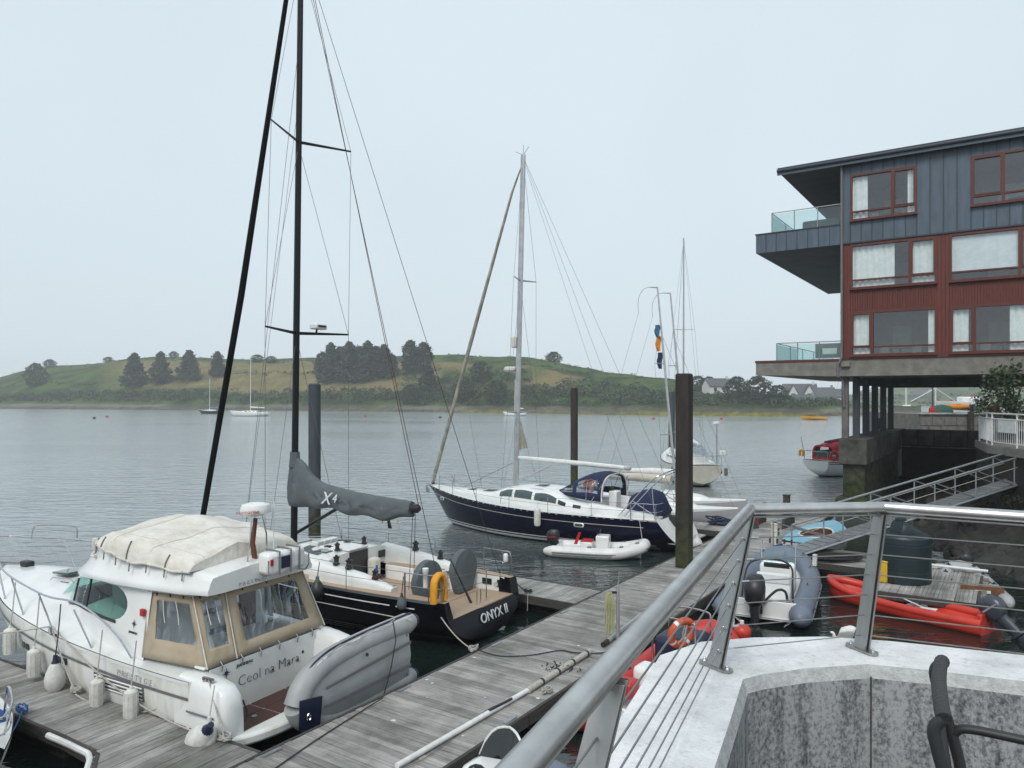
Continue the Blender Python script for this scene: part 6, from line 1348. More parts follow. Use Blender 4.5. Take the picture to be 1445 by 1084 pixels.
# pulpit of a blue boat at the bottom left corner
pb = thing('moored_boat', 'white and blue boat bow with steel pulpit in the bottom left corner', 'boat', uv(-6.0, 9.3, 0), VA + 180)
HPb = Hull(7.0, [(0, .9), (.4, 1.15), (.7, .95), (.9, .42), (1, .04)], [(0, .8), (.6, .85), (1, 1.05)], [(0, -.1), (.7, -.2), (1, .3)], ((0, 3), (1, 1.2)), 1.8, .5)
HPb.skin('hull', 'white', pb); HPb.deck('deck', 'white', pb, 0, 6.9, None, .0, .02, .05); MB().box((4.6, 0, 1.0), (2.2, 1.2, .25)).build('cover', 'rope_blue', pb, bev=.08)
for s_ in (1, -1): rails(pb, 'pulpit', spline([(5.5, s_ * .62, 1.0), (5.7, s_ * .6, 1.5), (6.6, s_ * .3, 1.55), (7.05, 0, 1.55)], 5), .018); rails(pb, 'pulpit', [(6.3, s_ * .3, 1.0), (6.7, s_ * .25, 1.54)], .016)
rails(pb, 'pulpit', spline([(6.0, .45, 1.28), (6.6, .28, 1.28), (6.95, 0, 1.28), (6.6, -.28, 1.28), (6.0, -.45, 1.28)], 4), .014)
wire(pb, (6.8, 0, 1.1), (3.2, 0, 6.5), .008, 'wire', 'forestay'); pb.location = uv(-5.6, 9.15, -.05)
rope(sag(at(31, 1004, .6), uv(-5.5, 2.6, 1.0), .15), .014, 'rope_blue', 'blue bow line to the bottom left boat')

# ================================================================== yachts behind
def keelboat(label, loc, rz, mast_z, flag=False, boomc='beige_sail'):
    o = thing('keelboat', label, 'yacht', loc, rz, 'open keelboats behind the dark pile')
    HK = Hull(8.0, [(0, .95), (.3, 1.25), (.6, 1.1), (.85, .5), (1, .03)], [(0, .72), (.5, .72), (1, .92)], [(0, .02), (.5, -.3), (.9, .0), (1, .25)], ((0, 3), (1, 1.3)), 1.8, .2)
    HK.skin('hull', 'grey_gel', o, n=30); HK.deck('deck', 'gel', o, 0, 7.9, None, .0, .02, .05); HK.strip('sheer_band', 'gel', o, lambda t: interp(HK.sheer, t) - .12 * (1 - t ** 8) - .01, lambda t: interp(HK.sheer, t) + .02, 0, .995, off=.01)
    loft([arch(x, w_, .72, z, 3.5, 12) for x, w_, z in ((3.6, .75, 1.12), (4.6, .7, 1.12), (5.6, .45, 1.0), (6.1, .2, .85))], cap=(True, True)).build('cuddy', 'gel', o); MB().box((2.2, 0, .78), (2.6, 1.2, .02)).build('cockpit', 'dark', o)
    mr_ = lambda z: 5.0 - (z - 1) * .098
    spar(o, 'mast', 'alu', [(mr_(1), 0, 1.0), (mr_(6), 0, 6), (mr_(mast_z), 0, mast_z)], [.07, .065, .04], .75, 10); spar(o, 'mast_crane', 'alu', [(mr_(mast_z), 0, mast_z), (mr_(mast_z) - .45, 0, mast_z + .05)], [.04, .02])
    rails(o, 'backstay_flicker', spline([(mr_(mast_z) - .45, 0, mast_z + .05), (mr_(mast_z) - .75, 0, mast_z - .05), (mr_(mast_z) - 1.0, 0, mast_z - .5), (mr_(mast_z) - 1.0, 0, mast_z - 1.2)], 5), .01, 'wire')
    wire(o, (mr_(mast_z) - 1.0, 0, mast_z - 1.2), (.1, 0, .8), .006, 'wire', 'backstay'); wire(o, (7.7, 0, .95), (mr_(9), 0, 9), .007, 'wire', 'forestay')
    for s_ in (1, -1):
        spar(o, 'spreader', 'alu', [(mr_(7.6), 0, 7.6), (mr_(7.6) - .25, s_ * .6, 7.6)], [.025, .015]); spar(o, 'spreader', 'alu', [(mr_(4.2), 0, 4.2), (mr_(4.2) - .25, s_ * .7, 4.2)], [.025, .015])
        wire(o, (4.7, s_ * 1.1, .75), (mr_(4.2) - .25, s_ * .7, 4.2), .006); wire(o, (mr_(4.2) - .25, s_ * .7, 4.2), (mr_(7.6) - .25, s_ * .6, 7.6), .006); wire(o, (mr_(7.6) - .25, s_ * .6, 7.6), (mr_(9.5), 0, 9.5), .006)
    spar(o, 'boom', 'alu', [(4.75, 0, 1.85), (1.2, 0, 1.9)], .05); spar(o, 'stowed_sail', boomc, [(4.7, 0, 2.02), (3, 0, 2.06), (1.3, 0, 2.02)], [.2, .19, .11], .8, 10)
    if flag:
        for z, m_, h_ in ((9.5, 'blue_flag', .6), (8.95, 'orange_flag', .75), (8.15, 'navy_flag', .8)):
            if m_ == 'blue_flag' or True: MB().grid([[(mr_(z) - .1 - .22 * j / 3 + .03 * math.sin(i * 2), .08 * math.sin(j + i) + .06, z - h_ * i / 4) for j in range(4)] for i in range(5)]).build('pennant', m_, o)
    return o
KA = VA + 180
keelboat('nearer grey keelboat with raked mast carrying an orange and blue pennant', uv(23.4, .6, 0) + V * 8.0, KA, 11.3, True)
keelboat('farther grey keelboat with raked bare mast behind the dark pile', uv(26.3, 1.1, 0) + V * 8.0, KA, 11.4, False, 'white')
def cruiser_yacht(name, label, loc, rz, L, B, fb, hullm, mast, group=None, stripes=None, canopy=None, boomcover=None, mastx=.52, mastm='alu', det=True):
    o = thing(name, label, 'yacht', loc, rz, group); k = B / 2
    HY_ = Hull(L, [(0, k * .72), (.2, k * .92), (.45, k), (.65, k * .86), (.85, k * .42), (1, .03)], [(0, fb), (.4, fb * .95), (1, fb * 1.3)], [(0, .25), (.12, -.1), (.5, -.5), (.9, .0), (1, .5)], ((0, 2.2), (.5, 2.6), (1, 1.2)), 1.8, L * .07, .3)
    HY_.skin('hull', hullm, o, n=30); HY_.deck('deck', 'gel', o, .1, L * .985, None, .0, .02, .06)
    HY_.strip('boot_top', 'antifoul', o, -.1, .10, .02, .96, off=.006)
    for z in (stripes or ()): HY_.strip('cove_stripe', 'red_gel', o, lambda t, z=z: interp(HY_.sheer, t) - z, lambda t, z=z: interp(HY_.sheer, t) - z + .07, .01, .98, off=.008)
    loft([arch(L * t, k * w_, fb - .05, fb + h_, 3.2, 14) for t, w_, h_ in ((.3, .7, .42), (.5, .66, .45), (.66, .5, .34), (.76, .3, .12))], cap=(True, True)).build('coachroof', 'gel', o)
    for s_ in (1, -1):
        for t in (.36, .46, .56): MB().box((L * t, s_ * k * .66, fb + .2), (L * .06, .05, .14)).build('cabin_window', 'glass_dark', o)
    mx = L * mastx
    spar(o, 'mast', mastm, [(mx, 0, fb + .3), (mx - .1, 0, mast)], [.09, .07], .7, 10)
    for z, sp_ in ((mast * .62, .8),): 
        for s_ in (1, -1): spar(o, 'spreader', 'alu', [(mx, 0, z), (mx - .15, s_ * sp_, z)], [.03, .018]); wire(o, (mx - .2, s_ * k * .92, fb), (mx - .15, s_ * sp_, z), .007); wire(o, (mx - .15, s_ * sp_, z), (mx - .1, 0, mast - .2), .007)
    wire(o, (L * .98, 0, fb * 1.3), (mx - .08, 0, mast - .1), .012 if det else .03, 'wire', 'forestay'); wire(o, (.1, 0, fb), (mx - .1, 0, mast), .007, 'wire', 'backstay')
    spar(o, 'boom', 'alu', [(mx - .1, 0, fb + 1.25), (L * .12, 0, fb + 1.2)], .06); spar(o, 'stowed_sail', boomcover or 'white', [(mx - .1, 0, fb + 1.5), (L * .3, 0, fb + 1.38), (L * .13, 0, fb + 1.32)], [.22, .18, .10], .8, 10)
    return o, HY_
# cream yacht beyond, stern to us
fy, HF = cruiser_yacht('sailing_yacht', 'cream yacht seen stern on beyond the dark pile', (12.55, 48.2, 0), 90, 10.5, 3.4, 1.5, 'cream_gel', 17.6, mastx=.55)
for s_ in (1, -1):
    lifelines(fy, HF, [.1, 2, 4, 6, 8, 9.6], .62, s_); rails(fy, 'pushpit', spline([(1.4, s_ * 1.4, 2.1), (.2, s_ * 1.2, 2.12), (0, s_ * .5, 2.12), (0, 0, 2.12)], 4), .018)
    for x in (.6, 1.9): MB().lathe([(0, 0), (.11, .05), (.11, .5), (0, .56)], (x, s_ * 1.62, .75), n=10).build('rail_fender', 'hypalon_mid', fy)
HF.strip('rub_strake', 'wood_brown', fy, lambda t: interp(HF.sheer, t) - .06, lambda t: interp(HF.sheer, t) + .02, 0, .98, off=.015)
loft([arch(x, w_, 1.5, z, 3, 12) for x, w_, z in ((2.2, .9, 2.6), (3.0, .95, 2.75), (3.7, .8, 2.2))], cap=(False, True)).build('sprayhood', 'vinyl', fy); rails(fy, 'radar_pole', [(.2, -.9, 1.5), (.2, -.9, 4.2)], .035); MB().lathe([(0, 0), (.28, .03), (.28, .14), (0, .2)], (.2, -.9, 4.2), n=14).build('radar_dome', 'gel', fy); MB().box((.05, -1.25, 2.3), (.3, .4, .35)).build('outboard_cover', 'gel', fy, bev=.05)
# red canopy yacht by the pier
ry, HRy = cruiser_yacht('sailing_yacht', 'white yacht with red cockpit canopy and burgundy boom cover by the pier', (22.6, 55.0, 0), 30, 9.0, 3.1, 1.25, 'gel', 12.0, None, (.10, .24), None, 'burg_cloth', .56)
b = MB(); tr_ = [(x, w_, z) for x, w_, z in ((1.0, .92, 2.30), (1.9, 1.0, 2.55), (2.9, 1.0, 2.6), (3.7, .95, 1.9))]
rg = [arch(x, w_, 1.3, z, 4.2, 16) for x, w_, z in tr_]; b.grid(rg, skip=lambda i, j: (i == 1 and j in (1, 2, 13, 14))); cn_ = b.build('cockpit_canopy', 'red_cloth', ry, angle=60); [MB().grid([r[j:j + 3] for r in rg[1:3]]).build('clear_panel', 'vinyl', cn_) for j in (1, 13)]
A_ = rg[0]; MB().poly([A_[0], A_[2], A_[14], A_[16]]).build('aft_screen', 'glass_grey', cn_); MB().tube(A_, .08, 6).build('aft_edge', 'red_cloth', cn_); MB().tube([A_[0], A_[16]], .12, 6).build('aft_hem', 'red_cloth', cn_)
for s_ in (1, -1): rails(ry, 'pushpit', spline([(1.2, s_ * 1.25, 1.9), (.1, s_ * 1.0, 1.92), (0, 0, 1.92)], 4), .02, 'galv'); rails(ry, 'pushpit', [(.1, s_ * 1.0, 1.25), (.1, s_ * 1.0, 1.92)], .02)
lifelines(ry, HRy, [.6, 2.2, 4, 6, 7.8], .6, -1); rails(ry, 'flag_staff', [(.0, .9, 1.5), (-.3, 1.0, 3.0)], .02, 'hypalon_mid')
rw = ry.matrix_basis
hy = thing('horseshoe_buoy', 'small yellow horseshoe buoy on the red canopy yacht stern', 'lifebuoy', rw @ Vector((-.05, 1.15, 1.75)), 16); MB().tube([(0, .18, -.25), (0, .2, 0)] + [(0, .2 * math.cos(q), .2 * math.sin(q)) for q in [k * .45 for k in range(8)]] + [(0, -.2, -.02), (0, -.18, -.25)], .09, 8).build('foam', 'yellow', hy)
ro = thing('lifebuoy', 'red ring lifebuoy on the red canopy yacht quarter', 'lifebuoy', rw @ Vector((.55, -1.22, 1.65)), 16); MB().tube([(.3 * math.cos(q), 0, .3 * math.sin(q)) for q in [k * .5236 for k in range(13)]], .09, 8).build('ring', 'red', ro); MB().tube([(.12, 0, 0), (-.12, 0, 0)], .05, 6).build('strap', 'white', ro)
fender_ob('fender', 'small white fender on the red canopy yacht side', rw @ Vector((1.9, -1.5, .35)), .12, .6, 'fender', 'navy_vinyl', False, 0, None, False, 'far fenders')
MB().box((4.3, .2, 2.0), (.7, .6, .35)).build('orange_bag', 'orange', ry, bev=.1); MB().box((5.2, .3, 2.75), (1.2, .3, .3)).build('navy_cover', 'navy_cloth', ry, bev=.1)
# far moored boats
GM = 'boats moored off the island'
cruiser_yacht('moored_yacht', 'dark hulled yacht moored off the island left of the black mast', (-102, 258, 0), 165, 9, 3, 1.1, 'black_gel', 12.5, GM, None, None, 'rope_blue', .5, 'white', False)
cruiser_yacht('moored_yacht', 'white hulled yacht moored off the island behind the black mast', (-75, 228, 0), 178, 12.5, 3.6, 1.3, 'gel', 17.5, GM, None, None, None, .48, 'white', False)
cruiser_yacht('moored_yacht', 'small white yacht moored off the island behind the grey mast', (4.6, 232, 0), 176, 7.5, 2.5, 1.0, 'gel', 11.5, GM, None, None, None, .5, 'white', False)
ob = thing('motor_launch', 'ochre open launch moored near the gabled houses', 'boat', (81, 190, 0), 175, GM); HO_ = Hull(6.5, [(0, .9), (.5, 1.1), (.85, .6), (1, .04)], [(0, .75), (1, 1.05)], [(0, -.2), (1, .2)], ((0, 3), (1, 1.3)), 1.8, .4); HO_.skin('hull', 'yellow', ob, n=16, k=8); HO_.deck('deck', 'ply', ob, 0, 6.4, None, -.1, .05); MB().box((3.5, 0, 1.1), (1.4, 1.2, .8)).build('cuddy', 'ply', ob)
for i, (px, py, m_, lb) in enumerate(((151, 589, 'red', 'red mooring buoy at the left of the channel'), (133, 591, 'dark', 'dark mooring buoy at the far left of the channel'), (330, 586, 'dark', 'dark mooring buoy left of the white moored yacht'), (515, 588, 'red', 'red mooring buoy behind the black yacht rigging'), (621, 590, 'dark', 'dark mooring buoy left of the furled tan sail'), (922, 592, 'red', 'red mooring buoy left of the rust-black pile'), (1018, 592, 'red', 'red mooring buoy right of the rust-black pile'), (1142, 592, 'red', 'red mooring buoy left of the ochre launch'))):
    p = at(px, py, 0); bo = thing('mooring_buoy', lb, 'buoy', p, 0, 'mooring buoys'); r_ = .42; MB().ball((0, 0, .2), (r_, r_, r_ * .85), 12, 8).build('float', m_ if m_ != 'dark' else 'black', bo); MB().tube([(0, 0, .5), (0, 0, .75)], .06, 6).build('eye', 'galv', bo)
# boats in the far harbour under the building
for i, (px, Y, lb) in enumerate(((1270, 330, 'white boat in the far harbour left of the quay'), (1280, 300, 'white boat in the far harbour beside the short green post'), (1290, 350, 'white boat in the far harbour touching the stone quay'))):
    o = thing('harbour_boat', lb, 'boat', (hp(px, Y), Y, 0), 20 + i * 50, 'boats in the far harbour'); HO_ = Hull(8, [(0, 1.2), (.5, 1.4), (.85, .7), (1, .04)], [(0, 1), (1, 1.5)], [(0, -.2), (1, .2)], ((0, 3), (1, 1.3)), 1.8, .5); HO_.skin('hull', 'gel', o, n=12, k=6); HO_.deck('deck', 'gel', o, 0, 7.9); MB().box((3.5, 0, 1.6), (3, 1.8, 1.1)).build('cabin', 'gel', o, bev=.2); rails(o, 'mast', [(4, 0, 1), (4, 0, 11 + i)], .08, 'white')
# ================================================================== apartment building on columns
bl = thing('apartment_building', 'apartment block of blue-grey zinc and red timber standing on columns', 'building', (16.5, 37, 0), VA - 180)
def bbox(name, m, x0, x1, y0, y1, z0, z1, parent=None, bev=0): return MB().box(((x0 + x1) / 2, (y0 + y1) / 2, (z0 + z1) / 2), (x1 - x0, y1 - y0, z1 - z0)).build(name, m, parent or bl, False, bev=bev)
ZS0, ZS1, ZT, ZR = 7.03, 7.86, 13.67, 17.70
# concrete deck with a bevelled left tip
b = MB(); b.slab([(-4.2, 0, 7.15), (-4.2, 0, ZS1), (14, 0, ZS1), (14, 0, ZS0), (-.3, 0, ZS0)], (0, 19, 0)); b.build('deck_slab', 'concrete', bl, False)
bbox('deck_edge', 'timber', -4.24, -.02, -.04, .0 - .003, ZS1 - .06, ZS1 + .05)
# bays: windows as (x0, x1, z0, z1, mullions, curtain pieces)
BAYS = [(.45, 4.2), (4.71, 8.46), (8.97, 12.72)]
WIN = []
for k, (a, c) in enumerate(BAYS):
    WIN.append((a, c, 11.34, 13.56, (.70,) if k == 0 else (.72,), [[(.02, .52), (.70, .99)], [], [(.05, .4)]][k], k == 1))
    WIN.append((a, c, 8.01, 10.20, (.26,), [[(.03, .24), (.90, .99)], [(.03, .2), (.62, .8)], [(.05, .3)]][k], False))
WIN.append((.45, 3.37, 14.73, 17.03, (.64,), [(.02, .26), (.86, .98)], False)); WIN.append((5.56, 9.0, 14.73, 17.03, (.36,), [(.9, .99)], False))
for wi, (x0, x1, z0, z1, mul_, cur, blind) in enumerate(WIN):
    o = MB().box(((x0 + x1) / 2, .03, z0 + .05), (x1 - x0, .16, .1)).build('window', 'timber', bl, False)
    for (a, c, e, g) in ((x0, x1, z1 - .09, z1), (x0, x0 + .09, z0 + .1, z1 - .09), (x1 - .09, x1, z0 + .1, z1 - .09)): MB().box(((a + c) / 2, .03, (e + g) / 2), (c - a, .16, g - e)).build('frame', 'timber', o, False)
    zt = z0 + .1 + (z1 - z0) * .155; MB().box(((x0 + x1) / 2, .03, zt), (x1 - x0 - .18, .15, .075)).build('transom_bar', 'timber', o, False)
    xs = [x0 + .09] + [x0 + (x1 - x0) * q for q in mul_] + [x1 - .09]
    for q in xs[1:-1]: MB().box((q, .03, (z0 + z1) / 2), (.13, .155, z1 - z0 - .18)).build('mullion', 'timber', o, False)
    for i in range(len(xs) - 1):
        a, c = xs[i] + (.065 if i else 0), xs[i + 1] - (.065 if i < len(xs) - 2 else 0)
        small = (c - a) < 1.3
        for e, g in ((z0 + .1, zt - .035), (zt + .035, z1 - .09)):
            MB().poly([(a, .06, e), (c, .06, e), (c, .06, g), (a, .06, g)]).build('pane', 'glass_win', o, False)
        if small:
            for (p, q, r_, s_) in ((a, c, zt + .035, zt + .09), (a, c, z1 - .145, z1 - .09), (a, a + .055, zt + .09, z1 - .145), (c - .055, c, zt + .09, z1 - .145)): MB().box(((p + q) / 2, -.03, (r_ + s_) / 2), (q - p, .06, s_ - r_)).build('casement', 'timber', o, False)
    MB().box(((x0 + x1) / 2, -.08, z0 - .02), (x1 - x0 + .06, .16, .04)).build('sill', 'timber', o, False)
    W = x1 - x0
    for (a, c) in cur:
        rows = []; n = max(8, int((c - a) * W * 14))
        for zz in (z0 + .05, (z0 + z1) / 2, z1 - .1): rows.append([(x0 + W * (a + (c - a) * i / n), .17 + .035 * math.sin(i * 1.7 + wi) + .02 * noise.noise((i * .7, zz, wi)), zz) for i in range(n + 1)])
        MB().grid(rows).build('curtain', 'curtain', o, angle=80)
    if blind: MB().box((x0 + W * .36, .12, (z0 + z1) / 2 + .17), (W * .7, .01, z1 - z0 - .5)).build('blind', 'blind', o, False)
    # the room behind
    b = MB(); X0, X1, Y1, Z0, Z1 = x0 - .05, x1 + .05, 4.0, z0 - .25, z1 + .15
    b.add([(X0, .2, Z0), (X1, .2, Z0), (X1, Y1, Z0), (X0, Y1, Z0), (X0, .2, Z1), (X1, .2, Z1), (X1, Y1, Z1), (X0, Y1, Z1)], [(0, 1, 2, 3), (4, 5, 6, 7), (3, 2, 6, 7), (0, 3, 7, 4), (1, 2, 6, 5)]); b.build('room', 'room', o, False)
    if wi % 2 == 1 or wi > 5:
        fx = x0 + W * .55; MB().lathe([(.05, 0), (.05, .62), (.5, .66), (.5, .70)], (fx, 1.4, Z0), n=14).build('table', 'furn', o)
        for dx in (-.7, .75): MB().box((fx + dx, 1.3, Z0 + .42), (.5, .5, .8)).build('armchair', 'furn', o, bev=.15)
    MB().box((x0 + W * .5, 3.9, Z0 + 1.0), (.9, .05, 2.0)).build('inner_door', 'curtain', o, False)
# timber facade: pilasters and boarded spandrels
px_ = [(0, .45)] + [(BAYS[i][1], BAYS[i + 1][0]) for i in range(2)] + [(12.72, 14)]
for a, c in px_:
    n = max(2, round((c - a) / .17)); s_ = (c - a) / n
    for i in range(n): bbox('pilaster_board', 'cladding', a + s_ * i + .004, a + s_ * (i + 1) - .004, 0, .12, ZS1, ZT)
for a, c in BAYS:
    for z0, z1 in ((ZS1, 8.01), (10.20, 11.34), (13.56, ZT)):
        if z1 - z0 < .3: bbox('rail_board', 'cladding', a, c, 0, .12, z0, z1); continue
        b = MB(); n = round((c - a) / .11); s_ = (c - a) / n
        for i in range(n): b.box((a + s_ * (i + .5), .06, (z0 + z1) / 2), (s_ - .012, .10, z1 - z0))
        tag(b.build('spandrel_boards', 'cladding', bl, False), kind='stuff'); bbox('spandrel_back', 'timber', a, c, .1, .14, z0, z1)
        for zz in (z0 + .03, z1 - .03): bbox('spandrel_trim', 'timber', a, c, -.05, .0 - .002, zz - .03, zz + .03)
bbox('facade_base', 'timber', 0, 14, -.06, -.003, ZS1 + .004, ZS1 + .12)
# zinc storey: one panel per seam bay, split round the windows
xs = []; x = 0.0
for a, c in ((0, .45), (.45, 3.37), (3.37, 5.56), (5.56, 9.0), (9.0, 14)):
    n = max(1, round((c - a) / .52)); xs += [(a + (c - a) * i / n, a + (c - a) * (i + 1) / n) for i in range(n)]
for a, c in xs:
    mid = (a + c) / 2; spans = [(ZT, ZR)]
    for w0, w1 in ((.45, 3.37), (5.56, 9.0)):
        if w0 < mid < w1: spans = [(ZT, 14.73), (17.03, ZR)]
    for z0, z1 in spans:
        p = MB().box((mid, .06, (z0 + z1) / 2), (c - a - .006, .10, z1 - z0)).build('zinc_panel', 'zinc', bl, False)
        MB().box((c, -.012, (z0 + z1) / 2), (.022, .05, z1 - z0)).build('seam', 'zinc_dark', p, False)
bbox('zinc_drip', 'zinc_dark', 0, 14, -.07, .0 - .004, ZT - .05, ZT + .02)
b = MB(); b.add([(0, .12, ZS1), (0, 19, ZS1), (0, 19, ZR), (0, .12, ZR)], [(0, 1, 2, 3)]); b.add([(0, 19, ZS1), (14, 19, ZS1), (14, 19, ZR), (0, 19, ZR)], [(0, 1, 2, 3)]); b.add([(14, 0, ZS1), (14, 19, ZS1), (14, 19, ZR), (14, 0, ZR)], [(0, 1, 2, 3)]); b.build('rear_wall', 'zinc', bl, False)
# roof
r_ = bbox('roof', 'zinc_dark', -3.0, 14.3, -.35, 19.3, 17.74, 17.90); bbox('roof_soffit', 'soffit', -2.9, 14.2, -.25, 19.2, 17.66, 17.737); MB().tube([(-3.0, -.42, 17.72), (14.3, -.42, 17.72)], .08, 8).build('gutter', 'zinc_dark', r_); bbox('fascia', 'zinc', -3.0, 14.3, -.36 - .02, -.36, 17.5, 17.66)
# left balconies
bbox('balcony_floor', 'soffit', -4.15, 0, .06, 18.9, 13.67, 13.85)
n = 8
for i in range(n):
    p = bbox('balcony_panel', 'zinc', -4.2 + .525 * i + .003, -4.2 + .525 * (i + 1) - .003, 0, .06, 13.65, 14.62); bbox('seam', 'zinc_dark', -4.2 + .525 * (i + 1) - .011, -4.2 + .525 * (i + 1) + .011, -.03, -.001, 13.65, 14.62, p)
for i in range(10): bbox('balcony_panel', 'zinc', -4.2, -4.14, .08 + 1.88 * i, .08 + 1.88 * (i + 1) - .006, 13.65, 14.62)
bbox('balcony_coping', 'zinc_dark', -4.24, .0, -.04, .12, 14.62, 14.67); bbox('balcony_coping', 'zinc_dark', -4.24, -4.08, .12, 18.9, 14.62, 14.67)
def balustrade(x0, z0, h, y1):
    o = MB().tube([(0, .3, z0 + h), (x0, .3, z0 + h), (x0, y1, z0 + h)], .025, 8).build('handrail', 'steel_plate', bl)
    n = 3
    for i in range(n + 1):
        xx = x0 * (1 - i / n); MB().tube([(xx, .3, z0), (xx, .3, z0 + h)], .025, 6).build('post', 'steel_plate', o)
        if i < n: MB().box((x0 * (1 - (i + .5) / n), .3, z0 + h / 2 - .02), (abs(x0) / n - .06, .014, h - .1)).build('glass_pane', 'glass_rail', o, False)
    for j in range(5):
        a = .3 + (y1 - .3) * j / 5; c = .3 + (y1 - .3) * (j + 1) / 5; MB().box((x0, (a + c) / 2, z0 + h / 2 - .02), (.014, c - a - .06, h - .1)).build('glass_pane', 'glass_rail', o, False); MB().tube([(x0, c, z0), (x0, c, z0 + h)], .025, 6).build('post', 'steel_plate', o)
balustrade(-3.45, 14.65, 1.1, 15); balustrade(-3.2, ZS1 + .01, .95, 15)
for (x0, x1) in ((-2.2, -.5),): MB().box((-1.3, 2.2, 15.05), (1.9, .8, .8)).build('balcony_sofa', 'furn', bl, bev=.1)
w_ = bbox('planter', 'hypalon_mid', -1.35, -.05, .7, .8, 8.0, 8.75); bbox('planter_opening', 'curtain', -1.0, -.3, .69, .699, 8.2, 8.5, w_)
# downpipe
dp = MB().tube([(.07, -.12, 17.6), (.07, -.12, 8.0), (-.02, -.16, 7.75), (-.1, -.16, 7.6), (-.1, -.16, 7.0), (.05, .2, 6.85), (.12, .3, 5.5)], .06, 10).build('downpipe', 'hypalon_mid', bl)
for z in (16.5, 14.4, 12.4, 10.2, 8.6): MB().lathe([(.075, -.03), (.075, .03)], (.07, -.12, z), n=10).build('bracket', 'hypalon_mid', dp)
MB().box((.25, -.09, 7.62), (.4, .16, .22)).build('junction_box', 'concrete', bl, False)
# columns and pier
for y in (1.4, 4.4, 7.6, 11.0, 14.5):
    b = MB(); b.box((.5, y, 5.45), (.04, .30, 3.16)); b.box((.5, y - .16, 5.45), (.30, .04, 3.16)); b.box((.5, y + .16, 5.45), (.30, .04, 3.16)); b.build('column', 'pile_blue', bl, False); 
for y in (5, 10, 15):
    bbox('cross_beam', 'concrete_dark', 0, 13.5, y, y + .5, 6.6, ZS0 - .003)
MB().box((.12, .55, 5.45), (.3, .3, 3.1)).build('front_post', 'stone', bl, False)
pr = thing('pier', 'weed-stained concrete pier carrying the building columns', 'pier', (16.5, 37, 0), VA - 180)
bbox('cap', 'concrete_dark', -.15, 1.15, .3, 16.2, 2.6, 3.87, pr, .03); bbox('stem', 'pier_foot', .0, 1.0, .6, 16, -1.2, 2.6, pr); bbox('foot', 'pier_foot', -.3, 1.2, .2, 16, -1.2, .9, pr, .1)
q1 = thing('quay_wall', 'dark weedy quay wall behind the pier under the building', 'quay', (16.5, 37, 0), VA - 180); bbox('wall', 'quay', 1.25, 9.5, 13.5, 14.3, -1.2, 3.9, q1); bbox('string_course', 'stone', 1.25, 9.4, 13.40, 13.498, 2.78, 2.86, q1); bbox('ladder_pipe', 'galv', 8.9, 8.98, 13.2, 13.3, -.5, 3.6, q1)
for k in range(9): bbox('timber_facing', 'concrete_dark', 1.3 + k * .9, 2.15 + k * .9, 13.42, 13.498, 2.92, 3.88, q1)
# far stone quay with harbour clutter
q2 = thing('stone_quay', 'grey stone quay beyond the building underside', 'quay', (0, 0, 0), 0)
MB().box((46.6, 75, 1.6), (16.0, 10, 5.5)).build('wall', 'stone', q2, False); MB().box((46.6, 69.9, 4.42), (16.1, .3, .14)).build('coping', 'plank', q2, False)
for k in range(14): MB().box((39.3 + k * 1.14, 69.97, 3.7 - (k % 2) * .03), (1.1, .08, .8)).build('block', 'stone', q2, False); MB().box((39.0 + k * 1.14, 69.97, 2.75), (1.1, .07, .85)).build('block', 'stone', q2, False)
for x in (43.4, 46.0): MB().tube([(x, 69.7, -.5), (x, 69.7, 4.6)], .28, 8).build('fender_pile', 'pile_rust', q2)
GQ = 'things standing on the stone quay'
tp2 = thing('tarpaulin_heap', 'dark green tarpaulin covered heap on the stone quay', 'tarpaulin', (41.9, 72, 4.35), 0, GQ); loft([arch(x, w_, 0, z, 2.2, 10) for x, w_, z in ((-1.1, .3, .2), (-.8, .6, .75), (0, .75, .9), (.8, .7, .8), (1.1, .3, .25))], cap=(True, True)).build('cover', 'green', tp2); MB().tube([(-1.1, -.5, .1), (1.1, -.5, .1)], .04, 5).build('edge_rope', 'rope', tp2)
ky = thing('kayak', 'orange kayak lying on the stone quay', 'kayak', (43.6, 72, 5.0), 5, GQ); MB().tube([(-1.6, 0, .1), (-1.1, 0, .02), (0, 0, 0), (1.1, 0, .02), (1.6, 0, .1)], [.02, .2, .3, .2, .02], 10).build('hull', 'orange_flag', ky); MB().ball((0, 0, .2), (.4, .16, .1)).build('cockpit', 'dark', ky)
vb = thing('laid_up_boat', 'white cabin boat laid up on the stone quay', 'boat', (47.5, 73, 4.4), 178, GQ); Hv = Hull(5.5, [(0, .9), (.5, 1.0), (.85, .5), (1, .03)], [(0, 1.0), (1, 1.2)], [(0, .1), (1, .4)], ((0, 3), (1, 1.3)), 1.8, .4); Hv.skin('hull', 'gel', vb, n=14, k=8); Hv.deck('deck', 'gel', vb, 0, 5.4); MB().box((2.2, 0, 1.25), (1.8, 1.3, .7)).build('cabin', 'gel', vb, bev=.15); MB().box((2.2, -.66, 1.3), (1.3, .03, .3)).build('window', 'dark', vb)
for i, (px, lb) in enumerate(((1316, 'grey lamp post on the stone quay'), (1320, 'white crane post on the stone quay'))):
    Y = 78; lp = thing('quay_post', lb, 'post', (hp(px, Y), Y, 4.3), 0, GQ); MB().tube([(0, 0, 0), (0, 0, 3.1 - i * .3)], [.1, .07], 8).build('shaft', 'pile_blue' if i == 0 else 'white', lp); MB().box((0, 0, 3.1 - i * .3), (.35, .2, .12)).build('head', 'pile_blue' if i == 0 else 'white', lp)
    if i:
        for s_ in (-1, 1): rails(lp, 'arm', [(0, 0, 2.6), (s_ * 2.6, 0, .9 if s_ > 0 else 1.2)], .05, 'white')
